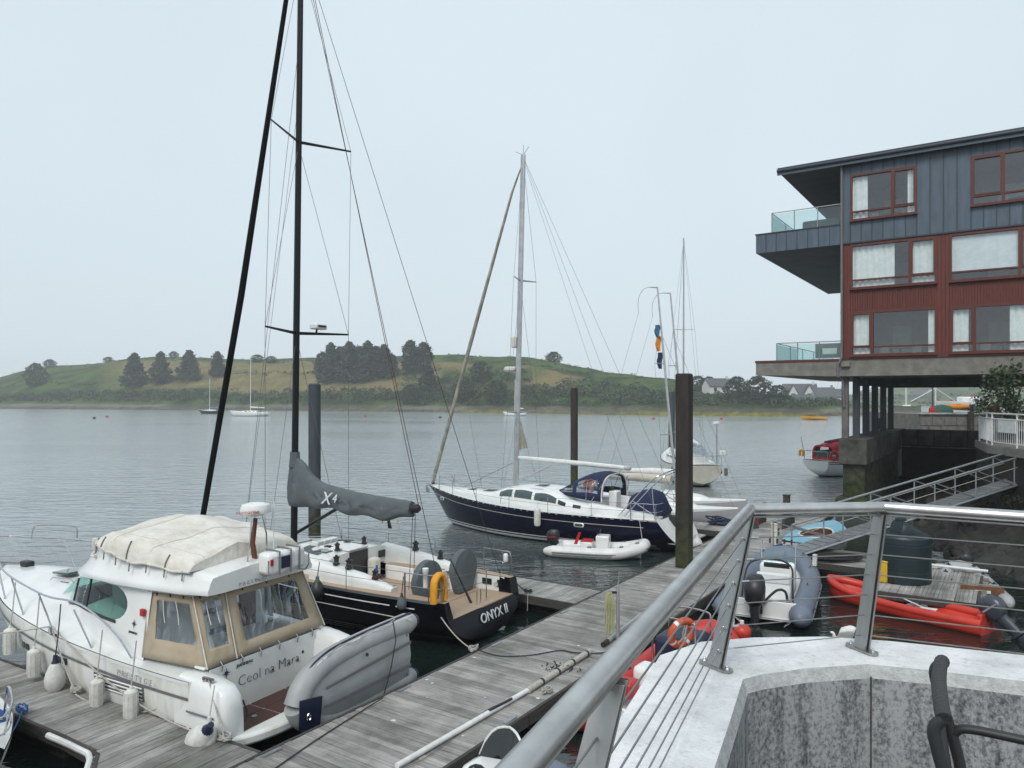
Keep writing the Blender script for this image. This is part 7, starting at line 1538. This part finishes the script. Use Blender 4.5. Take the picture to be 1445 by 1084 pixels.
rc = thing('lifebuoy_locker', 'red lifebuoy locker on a post by the white railing', 'locker', (hp(1402, 42), 42, 3.9), 0); MB().tube([(0, 0, 0), (0, 0, 1.0)], .05, 8).build('post', 'galv', rc); MB().lathe([(.0, 0), (.28, .03), (.34, .12), (.34, .2), (.28, .26), (0, .28)], (0, .14, 1.45), (0, -1, 0), 18).build('drum', 'red', rc)
rb2 = thing('fuel_can', 'small red can at the left of the stone quay', 'can', (hp(1307, 72), 71, 4.36), 0, GQ); MB().box((0, 0, .3), (.5, .35, .6)).build('body', 'red', rb2, bev=.06); MB().tube([(-.15, 0, .58), (-.15, 0, .72), (.15, 0, .72), (.15, 0, .58)], .04, 6).build('handle', 'red', rb2)
sb = thing('topiary_bush', 'round yellow-green bush in front of the laid up boat', 'bush', (hp(1388, 70), 70.8, 4.4), 0, GQ); b = MB(); rnd = random.Random(4)
for k in range(500):
    d = Vector((rnd.gauss(0, 1), rnd.gauss(0, 1), rnd.gauss(0, 1))).normalized(); leaf(b, d * .62 * rnd.random() ** .3 + Vector((0, 0, .75)), .06, rnd)
inst('foliage', leafmesh(b, 'foliage', 'leaf'), sb); MB().tube([(0, 0, 0), (0, 0, .5)], .06, 6).build('stem', 'bark', sb)
# person on the quay: white top, dark trousers, red hat
def person(label, loc, rz):
    o = thing('person', label, 'person', loc, rz)
    vs = [(0, 0, .95), (0, .01, 1.2), (0, .01, 1.42), (0, -.01, 1.55), (0, -.03, 1.68), (.1, 0, .9), (.12, -.03, .5), (.12, 0, .08), (.13, -.14, .04), (-.1, 0, .9), (-.11, .02, .5), (-.12, .05, .08), (-.13, -.09, .04), (.2, 0, 1.38), (.27, -.02, 1.1), (.24, -.16, .92), (-.2, 0, 1.38), (-.28, .0, 1.1), (-.26, -.1, .88)]
    es = [(0, 1), (1, 2), (2, 3), (3, 4), (0, 5), (5, 6), (6, 7), (7, 8), (0, 9), (9, 10), (10, 11), (11, 12), (2, 13), (13, 14), (14, 15), (2, 16), (16, 17), (17, 18)]
    rs = [.15, .15, .16, .055, .10, .10, .07, .045, .04, .10, .07, .045, .04, .07, .05, .035, .07, .05, .035]
    me = bpy.data.meshes.new('body'); me.from_pydata(vs, es, []); bo = bpy.data.objects.new('body', me); C.objects.link(bo); bo.parent = o
    sk = bo.modifiers.new('skin', 'SKIN'); bo.modifiers.new('s', 'SUBSURF').render_levels = 1
    for v, r in zip(me.skin_vertices[0].data, rs): v.radius = (r, r * .85)
    me.skin_vertices[0].data[0].use_root = True; me.materials.append(M['skin'])
    loft([[(rx * math.cos(q), ry_ * math.sin(q), z) for q in [k * .5236 for k in range(12)]] for z, rx, ry_ in ((.88, .22, .16), (1.15, .21, .16), (1.36, .25, .17), (1.47, .12, .1))], closed=True).build('shirt', 'white', o)
    for s_ in (1, -1): MB().tube([(s_ * .2, 0, 1.4), (s_ * .285, -.01, 1.12), (s_ * .27, -.1, .98)], [.09, .075, .06], 8).build('sleeve', 'white', o); MB().tube([(s_ * .09, 0, .95), (s_ * .12, -.02, .5), (s_ * .12, .03, .08)], [.13, .095, .08], 8).build('trouser_leg', 'navy_vinyl', o)
    MB().lathe([(.135, 0), (.13, .08), (.08, .14), (0, .15)], (0, -.03, 1.72), n=12).build('hat', 'red', o); return o
M['skin'] = mat('skin', (.45, .27, .19), .6)
person('person in white top, dark trousers and red hat on the stone quay', (hp(1371, 70.4), 70.4, 4.36), 20)
# ledge with white railing, tree
lg = thing('concrete_ledge', 'rust-stained concrete quay ledge below the white railing', 'quay', (0, 0, 0), 0)
poly = [(22.6, 36), (20.7, 32.1), (20.3, 29), (20.4, 24), (34, 24), (34, 36)]; MB().prism(poly, 3.55, 3.9).build('coping', 'concrete', lg, False); MB().prism([(x + (.08 if x < 30 else 0), y) for x, y in poly], -1, 3.55).build('wall', M['ledge'] if 'ledge' in M else 'quay', lg, False)
fc = thing('railing', 'white bar railing on the concrete ledge at the right edge', 'railing', (0, 0, 3.9), 0)
fp = [Vector((22.2, 35, 0)), Vector((20.85, 32.0, 0)), Vector((20.42, 29, 0)), Vector((20.5, 25, 0))]
for k in range(3):
    for z in (.15, 1.15, 1.38): MB().tube([fp[k] + Vector((0, 0, z)), fp[k + 1] + Vector((0, 0, z))], .03 if z > .2 else .022, 6).build('rail', 'white', fc)
    n = int((fp[k + 1] - fp[k]).length / .16)
    for i in range(n):
        p = fp[k].lerp(fp[k + 1], i / n); big = i % 12 == 0; MB().tube([p + Vector((0, 0, 0 if big else .15)), p + Vector((0, 0, 1.38 if big else 1.15))], .035 if big else .014, 6).build('post' if big else 'bar', 'white', fc)
sg = thing('signboard', 'blank white board tied to the white railing', 'sign', (20.6, 30.6, 4.75), 82); MB().box((0, .06, 0), (1.4, .03, .5)).build('panel', 'white', sg, False); MB().box((0, .06, .27), (1.4, .04, .03)).build('edge', 'grey_gel', sg, False)
tr2 = thing('tree', 'small leafy tree behind the white railing at the right edge', 'tree', (22.6, 33.2, 3.9), 0); rnd = random.Random(12)
tb = MB(); tb.tube([(0, 0, 0), (.1, 0, 1.0), (-.05, .1, 2.2)], [.09, .07, .03], 8)
b = MB(); cl = []
for k in range(26):
    q = rnd.random() * 6.28; h = rnd.uniform(.9, 3.4); r0 = 1.35 * (1 - abs(h - 2.1) / 2.2) + .25; e = Vector((r0 * math.cos(q) * rnd.uniform(.4, 1), r0 * math.sin(q) * rnd.uniform(.4, 1), h)); tb.tube([(0.05, 0, h * .45), e * .6 + Vector((0, 0, h * .3)), e], [.03, .018, .006], 5)
    for i in range(60): leaf(b, e + Vector((rnd.gauss(0, .24), rnd.gauss(0, .24), rnd.gauss(0, .22))), rnd.uniform(.06, .12), rnd, .4)
tb.build('trunk', 'bark', tr2); inst('crown', leafmesh(b, 'crown', 'leaf'), tr2)
# rocky bank
SHO = [(8, 19.5), (14, 17.6), (18, 16.6), (22, 15.9), (28, 16.2), (33, 17.4), (38, 19), (44, 22)]
b = MB(); rows = []
for i in range(131):
    y = 8 + 36 * i / 130; xs_ = interp(SHO, y); row = []
    for j in range(61):
        d = -1.2 + 14 * (j / 60) ** 1.3; x = xs_ + d; z = -.55 + max(0, d + 1.2) * .30; z = min(z, 2.4) + .45 * noise.noise((x * .7, y * .7, 1)) + .5 * abs(noise.noise((x * 1.7, y * 1.7, 4))) + .35 * abs(noise.noise((x * 3.6, y * 3.6, 2))) - .2
        row.append((x, y, z if j else -1.2))
    rows.append(row)
b.grid(rows); bank = b.build('shore_bank', 'rockmat', None, True, 30); tag(bank, kind='structure')
rnd = random.Random(9); RK = []
for k in range(4):
    bm = bmesh.new(); bmesh.ops.create_icosphere(bm, subdivisions=2, radius=1)
    for v in bm.verts: v.co *= 1 + .45 * noise.noise(v.co * 1.3 + Vector((k * 7, 0, 0)))
    me = bpy.data.meshes.new('boulder'); bm.to_mesh(me); bm.free(); me.materials.append(M['rockmat']); RK.append(me)
for k in range(60):
    y = rnd.uniform(15, 40); x = interp(SHO, y) + rnd.uniform(-.3, 5); s_ = rnd.uniform(.15, .5); d = x - interp(SHO, y)
    inst('boulder', RK[k % 4], bank, (x, y, -.2 + d * .28), (rnd.random(), rnd.random(), rnd.random() * 6), (s_ * 1.3, s_, s_ * .6))
# weedy growth on the ledge wall
pts = []
for k in range(90): y = rnd.uniform(24, 33); pts.append(((20.35 + rnd.random() * .1 - (.3 if y < 30 else -.2), y, rnd.uniform(.6, 2.2)), rnd.uniform(.1, .3)))
mass('wall_weed', 'green and brown weed hanging on the ledge wall', pts, 'weed', .07, 40, 'weed')

# ================================================================== gangway
A = Vector((9.45, 24.9, .54)); B = Vector((22.5, 30.8, 2.75)); dG = (B - A); nG = Vector((-dG.y, dG.x, 0)).normalized()
gw_ = thing('gangway', 'galvanised truss gangway sloping down from the quay to the pontoon', 'gangway', A, 0)
def G(t, s_, z): return dG * t + nG * s_ + Vector((0, 0, z))
for s_ in (0, .85):
    for z, r in ((0, .05), (1.12, .042)):
        b = MB(); p, q = G(0, s_, z), G(1, s_, z); b.tube([p, q], r, 4 if z == 0 else 8); b.build('chord', 'galv', gw_)
    n = 6
    for i in range(n + 1): MB().tube([G(i / n, s_, 0), G(i / n, s_, 1.12)], .028, 6).build('upright', 'galv', gw_)
    for i in range(n): MB().tube([G(i / n, s_, 1.1), G((i + 1) / n, s_, .03)], .024, 6).build('diagonal', 'galv', gw_); 
    MB().tube([G(0, s_, .72), G(1, s_, .72)], .012, 5).build('mid_line', 'rope', gw_)
dk = MB(); dk.slab([G(0, .04, .02), G(0, .81, .02), G(1, .81, .02), G(1, .04, .02)], (0, 0, .05)); dk.build('walkway', 'galv', gw_, False)
for i in range(1, 40): MB().tube([G(i / 40, .08, .085), G(i / 40, .77, .085)], .012, 4).build('tread', 'plank', gw_)
MB().tube([G(0, .0, -.02), G(0, .85, -.02)], .07, 10).build('roller', 'galv', gw_)

# ================================================================== things on the far pontoon and raft
tk_ = thing('water_tank', 'dark green plastic water tank on the raft', 'tank', uv(15.0, -6.85, DECK - .05), 200)
MB().lathe([(.74, 0), (.79, .03), (.79, .36), (.78, .37), (.78, .39), (.79, .40), (.79, .76), (.78, .77), (.78, .79), (.79, .80), (.79, 1.14), (.78, 1.15), (.78, 1.17), (.79, 1.18), (.78, 1.34), (.74, 1.40), (.4, 1.44), (0, 1.46)], n=40).build('body', 'tank', tk_, angle=24)
rings = []
for x, w_, h_ in ((-.72, .25, .0), (-.4, .36, .16), (.05, .34, .40), (.18, .28, .42), (.28, .24, .06)): rings.append(arch(x, w_, 1.3, 1.4 + h_, 3.0, 10))
loft(rings, cap=(True, True)).build('filler_hump', 'tank', tk_, angle=40); MB().lathe([(.16, 0), (.16, .06), (.1, .08)], (.05, 0, 1.80), n=14).build('lid', 'tank', tk_); MB().box((.74, .3, .1), (.08, .1, .1)).build('outlet', 'black', tk_)
yc = thing('yellow_box', 'small yellow box tucked beside the green tank', 'box', uv(14.4, -6.35, DECK - .05), UA); MB().box((0, 0, .3), (.3, .4, .6)).build('body', 'yellow_plastic', yc, bev=.04); MB().box((0, 0, .62), (.32, .42, .06)).build('lid', 'yellow_plastic', yc, bev=.02)
hz_ = thing('hose_coil', 'heap of black hose on the short walkway', 'hose', uv(16.6, -4.6, DECK - .02), 0)
for k in range(8):
    r0 = .35 + .05 * k; MB().tube([(r0 * 1.4 * math.cos(q) + jit(.02), r0 * .8 * math.sin(q), .05 + .025 * (k % 4) + .01 * math.sin(3 * q + k)) for q in [i * .3142 for i in range(21)]], .028, 6).build('coil', 'black_rubber', hz_)
h2 = thing('net_heap', 'dark heap of rope on the far finger behind the pile', 'rope', at(1018, 739, .52), 0, GD)
for k in range(14): MB().tube(spline([(random.gauss(0, .28), random.gauss(0, .28), abs(random.gauss(0, .1)) + .03) for _ in range(6)], 4), .03, 5).build('strand', 'navy_vinyl', h2)
pd = thing('power_pedestal', 'small cream power pedestal on the far pontoon edge', 'pedestal', at(1094, 769, .5), UA); MB().box((0, 0, .38), (.3, .22, .76)).build('body', 'cream_gel', pd, bev=.03); MB().box((0, -.12, .5), (.2, .02, .25)).build('socket_panel', 'dark', pd); MB().box((0, 0, .79), (.34, .26, .05)).build('cap', 'cream_gel', pd, bev=.01)
bp_ = MB().tube([(-.4, -.1, .04), (-.1, -.2, .05), (.2, -.2, .04)], .03, 6).build('blue_plug_cable', 'rope_blue', pd)
for i, (px, lb) in enumerate(((1058, 'left of two red fuel cans at the far end of the pontoon'), (1066, 'right of two red fuel cans at the far end of the pontoon'))):
    jc = thing('fuel_can', lb, 'can', at(px, 742, .52), 20, 'red fuel cans'); MB().box((0, 0, .19), (.22, .16, .36)).build('body', 'red', jc, bev=.03); MB().tube([(-.07, 0, .36), (-.07, 0, .42), (.07, 0, .42), (.07, 0, .36)], .018, 6).build('handle', 'red', jc)
gt = thing('green_tray', 'flat green tray beside the red fuel cans', 'tray', at(1061, 745, .52), 20); MB().box((0, 0, .03), (.5, .3, .06)).build('body', 'green', gt, bev=.01); MB().box((0, 0, .065), (.44, .24, .02)).build('rim', 'green', gt)
wb = thing('timber_crib', 'weathered timber crib on the far pontoon end', 'crib', at(1092, 742, .5), UA); 
for z in (.15, .42, .7): 
    for y in (-.6, .6): MB().box((0, y, z), (1.6, .1, .2)).build('beam', 'plank_dark', wb, False)
for x in (-.75, .75): 
    for y in (-.6, .6): MB().box((x, y, .42), (.12, .14, .85)).build('post', 'plank_dark', wb, False)
gp = thing('guide_post', 'dark square post at the far end of the pontoon', 'post', at(1110, 740, .3), UA); MB().box((0, 0, .6), (.26, .26, 1.4)).build('shaft', 'plank_dark', gp, False, bev=.02); MB().box((0, 0, 1.31), (.3, .3, .04)).build('cap', 'black', gp, False)
# ================================================================== terrace with parapet and railing
def wall_mat():
    m, t, b = _new('lichen_stained_concrete'); N = t.nodes; Lk = t.links.new; tc = N.new('ShaderNodeTexCoord')
    def nz(sc, st, det): 
        mp = N.new('ShaderNodeMapping'); mp.inputs['Scale'].default_value = st; Lk(tc.outputs['Object'], mp.inputs['Vector']); n = N.new('ShaderNodeTexNoise'); n.inputs['Scale'].default_value = sc; n.inputs['Detail'].default_value = det; n.inputs['Roughness'].default_value = .7; Lk(mp.outputs[0], n.inputs['Vector']); return n.outputs['Fac']
    a = nz(60, (1, 1, .8), 9); c = nz(8, (1.3, 1.3, .16), 6)
    ad = N.new('ShaderNodeMath'); ad.operation = 'MULTIPLY_ADD'; Lk(c, ad.inputs[0]); ad.inputs[1].default_value = .75; Lk(a, ad.inputs[2])
    cr = N.new('ShaderNodeValToRGB'); e = cr.color_ramp.elements; e[0].position = .66; e[0].color = (.055, .058, .062, 1); e[1].position = .95; e[1].color = (.34, .352, .358, 1); e.new(.79).color = (.155, .162, .168, 1)
    Lk(ad.outputs[0], cr.inputs[0]); Lk(cr.outputs[0], b.inputs['Base Color']); b.inputs['Roughness'].default_value = .88
    bp = N.new('ShaderNodeBump'); bp.inputs['Strength'].default_value = .4; bp.inputs['Distance'].default_value = .01; Lk(a, bp.inputs['Height']); Lk(bp.outputs[0], b.inputs['Normal']); return m
M['lichen'] = wall_mat()
PI_ = [((-.80, -1.0), (-1.05, -1.0)), ((.0, .84), (-.30, .84)), ((.63, 2.29), (.26, 2.28)), ((.78, 2.63), (.38, 2.62)), ((.94, 3.0), (.66, 3.28)), ((1.03, 3.05), (.89, 3.46)), ((1.24, 3.12), (1.15, 3.52)), ((1.53, 3.17), (1.50, 3.535)), ((1.76, 3.1), (1.78, 3.47)), ((2.07, 2.98), (2.28, 3.28)), ((3.2, 2.5), (3.4, 2.85)), ((4.2, 1.9), (4.5, 2.3))]
ZP = 4.85; ZF = 4.35
tr3 = thing('parapet', 'white painted concrete parapet of the near terrace', 'wall', (0, 0, 0), 0)
I2 = []
for i_, o_ in PI_:
    d = (Vector(i_) - Vector(o_)).normalized(); I2.append((i_[0] + d.x * .022, i_[1] + d.y * .022))
def dens(f):   # rows refined for smoothness
    out = []
    for k in range(len(PI_) - 1):
        n = 2 if k in (4, 5, 6, 7, 8) else 1
        for j in range(n): out.append(f(k + j / n))
    out.append(f(len(PI_) - 1)); return out
def lerp2(L, k):
    i = min(int(k), len(L) - 2); t = k - i; return Vector((L[i][0], L[i][1])).lerp(Vector((L[i + 1][0], L[i + 1][1])), t)
IN = [p[0] for p in PI_]; OU = [p[1] for p in PI_]
top = MB(); rows = []
for k in range(len(PI_)): 
    a, c = Vector(IN[k]), Vector(OU[k]); rows.append([(a.x + (c.x - a.x) * j / 4, a.y + (c.y - a.y) * j / 4, ZP) for j in range(5)])
top.grid(rows); top.build('coping', 'parapet', tr3, False)
b = MB(); b.grid([[(IN[k][0], IN[k][1], ZP) for k in range(len(PI_))], [(I2[k][0], I2[k][1], ZP - .052) for k in range(len(PI_))]]); b.build('chamfer', 'chamfer', tr3, False)
b = MB(); b.grid([[(p[0], p[1], ZP - .052) for p in I2], [(p[0], p[1], ZF - .02) for p in I2]]); b.build('inner_face', 'lichen', tr3, False)
b = MB(); b.grid([[(p[0], p[1], ZP) for p in OU], [(p[0], p[1], -1) for p in OU]]); b.build('outer_face', 'concrete', tr3, False)
b = MB(); p = Vector((I2[7][0], I2[7][1])); b.box((p.x, p.y - .004, (ZP + ZF) / 2 - .02), (.004, .006, ZP - ZF - .05)); b.build('joint', 'concrete_dark', tr3, False)
fl_ = MB(); fl_.poly([(p[0], p[1], ZF) for p in I2] + [(4.2, -3, ZF), (-1.2, -3, ZF)]); tag(fl_.build('terrace_floor', 'concrete', None, False), kind='structure')
# railing
hr = thing('handrail', 'stainless steel handrail with wire infill round the near terrace', 'railing', (0, 0, 0), 0)
RL = [Vector((-.90, -1.0, 5.5)), Vector((1.06, 3.28, 5.5)), Vector((1.68, 3.335, 5.5)), Vector((2.13, 3.07, 5.5)), Vector((3.5, 2.35, 5.5))]
for k in range(4):
    a, c = RL[k], RL[k + 1]; MB().tube([a, c], .0255, 28).build('tube', 'steel_rail', hr)
    MB().tube([a + Vector((0, 0, -.034)), c + Vector((0, 0, -.034))], .006, 6).build('under_bar', 'steel_plate', hr)
for k in (1, 2, 3): MB().ball(tuple(RL[k]), .0257, 20, 14).build('mitre', 'steel_rail', hr)
def post(top_, base, nrm, lab=None):
    n = Vector((nrm[0], nrm[1], 0)).normalized(); t = Vector((-n.y, n.x, 0)); T, Bs = Vector(top_), Vector(base); o = None
    for sgn in (-1, 1):
        b = MB(); off = t * sgn * .012; w0, w1 = .032, .026
        b.add([Bs + off - n * w0 - t * .005, Bs + off + n * w0 - t * .005, Bs + off + n * w0 + t * .005, Bs + off - n * w0 + t * .005, T + off - n * w1 - t * .005, T + off + n * w1 - t * .005, T + off + n * w1 + t * .005, T + off - n * w1 + t * .005], [(0, 1, 2, 3), (4, 5, 6, 7), (0, 1, 5, 4), (1, 2, 6, 5), (2, 3, 7, 6), (3, 0, 4, 7)])
        if o is None: o = b.build('post', 'steel_plate', hr, False, bev=.001)
        else: b.build('plate', 'steel_plate', o, False, bev=.001)
    b = MB(); pl = [Bs + n * (.085 * math.cos(q)) + t * (.028 * max(-1, min(1, 1.6 * math.sin(q)))) for q in [j * math.pi / 10 for j in range(20)]]; b.slab([Vector((p.x, p.y, ZP + .002)) for p in pl], (0, 0, .010)); b.build('base_plate', 'steel_plate', o, False)
    for s_ in (-1, 1): q = Bs + n * s_ * .062; MB().lathe([(.012, 0), (.012, .004), (.008, .005), (.008, .012), (.004, .016)], (q.x, q.y, ZP + .012), n=6).build('bolt', 'steel', o)
    return o
zb_ = ZP + .011
PN = dict(top=(.19, 1.38, 5.47), base=(.0, 1.22, zb_)); PA = dict(top=(1.045, 3.26, 5.47), base=(.865, 3.13, zb_)); PB = dict(top=(1.665, 3.33, 5.47), base=(1.585, 3.34, zb_)); PC = dict(top=(2.9, 2.68, 5.47), base=(2.85, 2.78, zb_)); PZ = dict(top=(-.72, -.6, 5.47), base=(-.88, -.7, zb_))
for P_, nn_ in ((PZ, (-.9, .4)), (PN, (-.9, .4)), (PA, (-.55, .84)), (PB, (-.35, .94)), (PC, (.5, .86))): post(P_['top'], P_['base'], nn_)
def along(P_, f): return Vector(P_['base']).lerp(Vector(P_['top']), f)
for (p, q) in ((PZ, PN), (PN, PA), (PA, PB), (PB, PC)):
    for k in range(6):
        f = .10 + .15 * k; a, c = along(p, f), along(q, f); MB().tube([a, c], .0026, 6).build('cable', 'steel_plate', hr)
        if q is PA: 
            d = (a - c).normalized(); MB().tube([c + d * .01, c + d * .09], .0048, 8).build('tensioner', 'steel', hr); MB().ball(tuple(c + d * .012), .009, 10, 6).build('eye', 'steel', hr)
        if p is PA: d = (c - a).normalized(); MB().tube([a + d * .01, a + d * .07], .0045, 8).build('tensioner', 'steel', hr)
# chair
ch_ = thing('chair', 'dark garden chair with charcoal back at the bottom right', 'chair', (1.17, 2.02, ZF), -30)
ch_.scale = (1, 1, .86)
def flatt(name, pts, r, m, f): return MB().tube(spline(pts, 5), r, 12, flat=f, up=(1, 0, 0)).build(name, m, ch_)
for y, nm in ((.0, 'near'), (.50, 'far')):
    flatt('back_upright', [(.10, y, .0), (.07, y, .45), (.0, y, .78), (-.01, y, .86), (.012, y, .895)], .018, 'chair', .8)
    flatt('front_leg', [(.56, y, .0), (.52, y, .40)], .02, 'chair', .8); flatt('arm', [(.045, y, .63), (.09, y, .655), (.30, y, .65), (.56, y, .64), (.58, y, .60), (.53, y, .40)], .017, 'chair', .9); flatt('side_rail', [(.06, y, .42), (.52, y, .42)], .016, 'chair', .9)
MB().grid([[(.008 + .10 * max(0, 1 - z / .86) ** 1.2 - .012, .02 + .46 * j / 8, z + .005 * math.sin(j)) for j in range(9)] for z in (.45, .55, .65, .75, .82, .87)]).build('back_sling', 'chair_pad', ch_, solid=.012)
MB().tube(spline([(.012, 0, .895), (.006, .06, .91), (.0, .25, .918), (.006, .44, .91), (.012, .5, .895)], 4), .026, 12, flat=.8).build('top_rail', 'chair_pad', ch_); MB().box((.29, .25, .425), (.46, .48, .03)).build('seat', 'chair_pad', ch_, bev=.01)
# bird on the water
bi = thing('gull', 'white gull with raised wings on the water beyond the parapet', 'bird', at(1188, 909, .03), 150)
bvs = [(.20, 0, .06), (.08, 0, .10), (-.08, 0, .10), (-.22, 0, .13), (.17, 0, .20), (.21, 0, .25), (.27, 0, .245)]; me = bpy.data.meshes.new('body'); me.from_pydata(bvs, [(0, 1), (1, 2), (2, 3), (0, 4), (4, 5), (5, 6)], []); bo = bpy.data.objects.new('body', me); C.objects.link(bo); bo.parent = bi; bo.modifiers.new('skin', 'SKIN'); bo.modifiers.new('s', 'SUBSURF').render_levels = 2; me.materials.append(M['white'])
for v, r in zip(me.skin_vertices[0].data, (.07, .10, .09, .02, .04, .045, .012)): v.radius = (r, r)
me.skin_vertices[0].data[1].use_root = True
for s_ in (1, -1): MB().grid([[(.12 - .34 * j / 5 - .08 * i / 4, s_ * (.07 + .03 * i + .02 * math.sin(j)), .12 + .32 * (i / 4) * (1 - .45 * abs(j / 5 - .7))) for j in range(6)] for i in range(5)]).build('wing', 'white', bi, solid=.012)
# ================================================================== sea mist
hm = bpy.data.materials.new('sea_mist'); hm.use_nodes = True; t = hm.node_tree; t.nodes.clear()
pv = t.nodes.new('ShaderNodeVolumePrincipled'); pv.inputs['Color'].default_value = (.97, .99, 1, 1); pv.inputs['Density'].default_value = .00046; pv.inputs['Anisotropy'].default_value = .1
ot = t.nodes.new('ShaderNodeOutputMaterial'); t.links.new(pv.outputs[0], ot.inputs['Volume'])
hz = MB().box((0, 1120, 38.5), (5000, 2700, 81)).build('haze', hm, None, False); tag(hz, 'pale sea mist over the harbour', 'haze', kind='stuff')
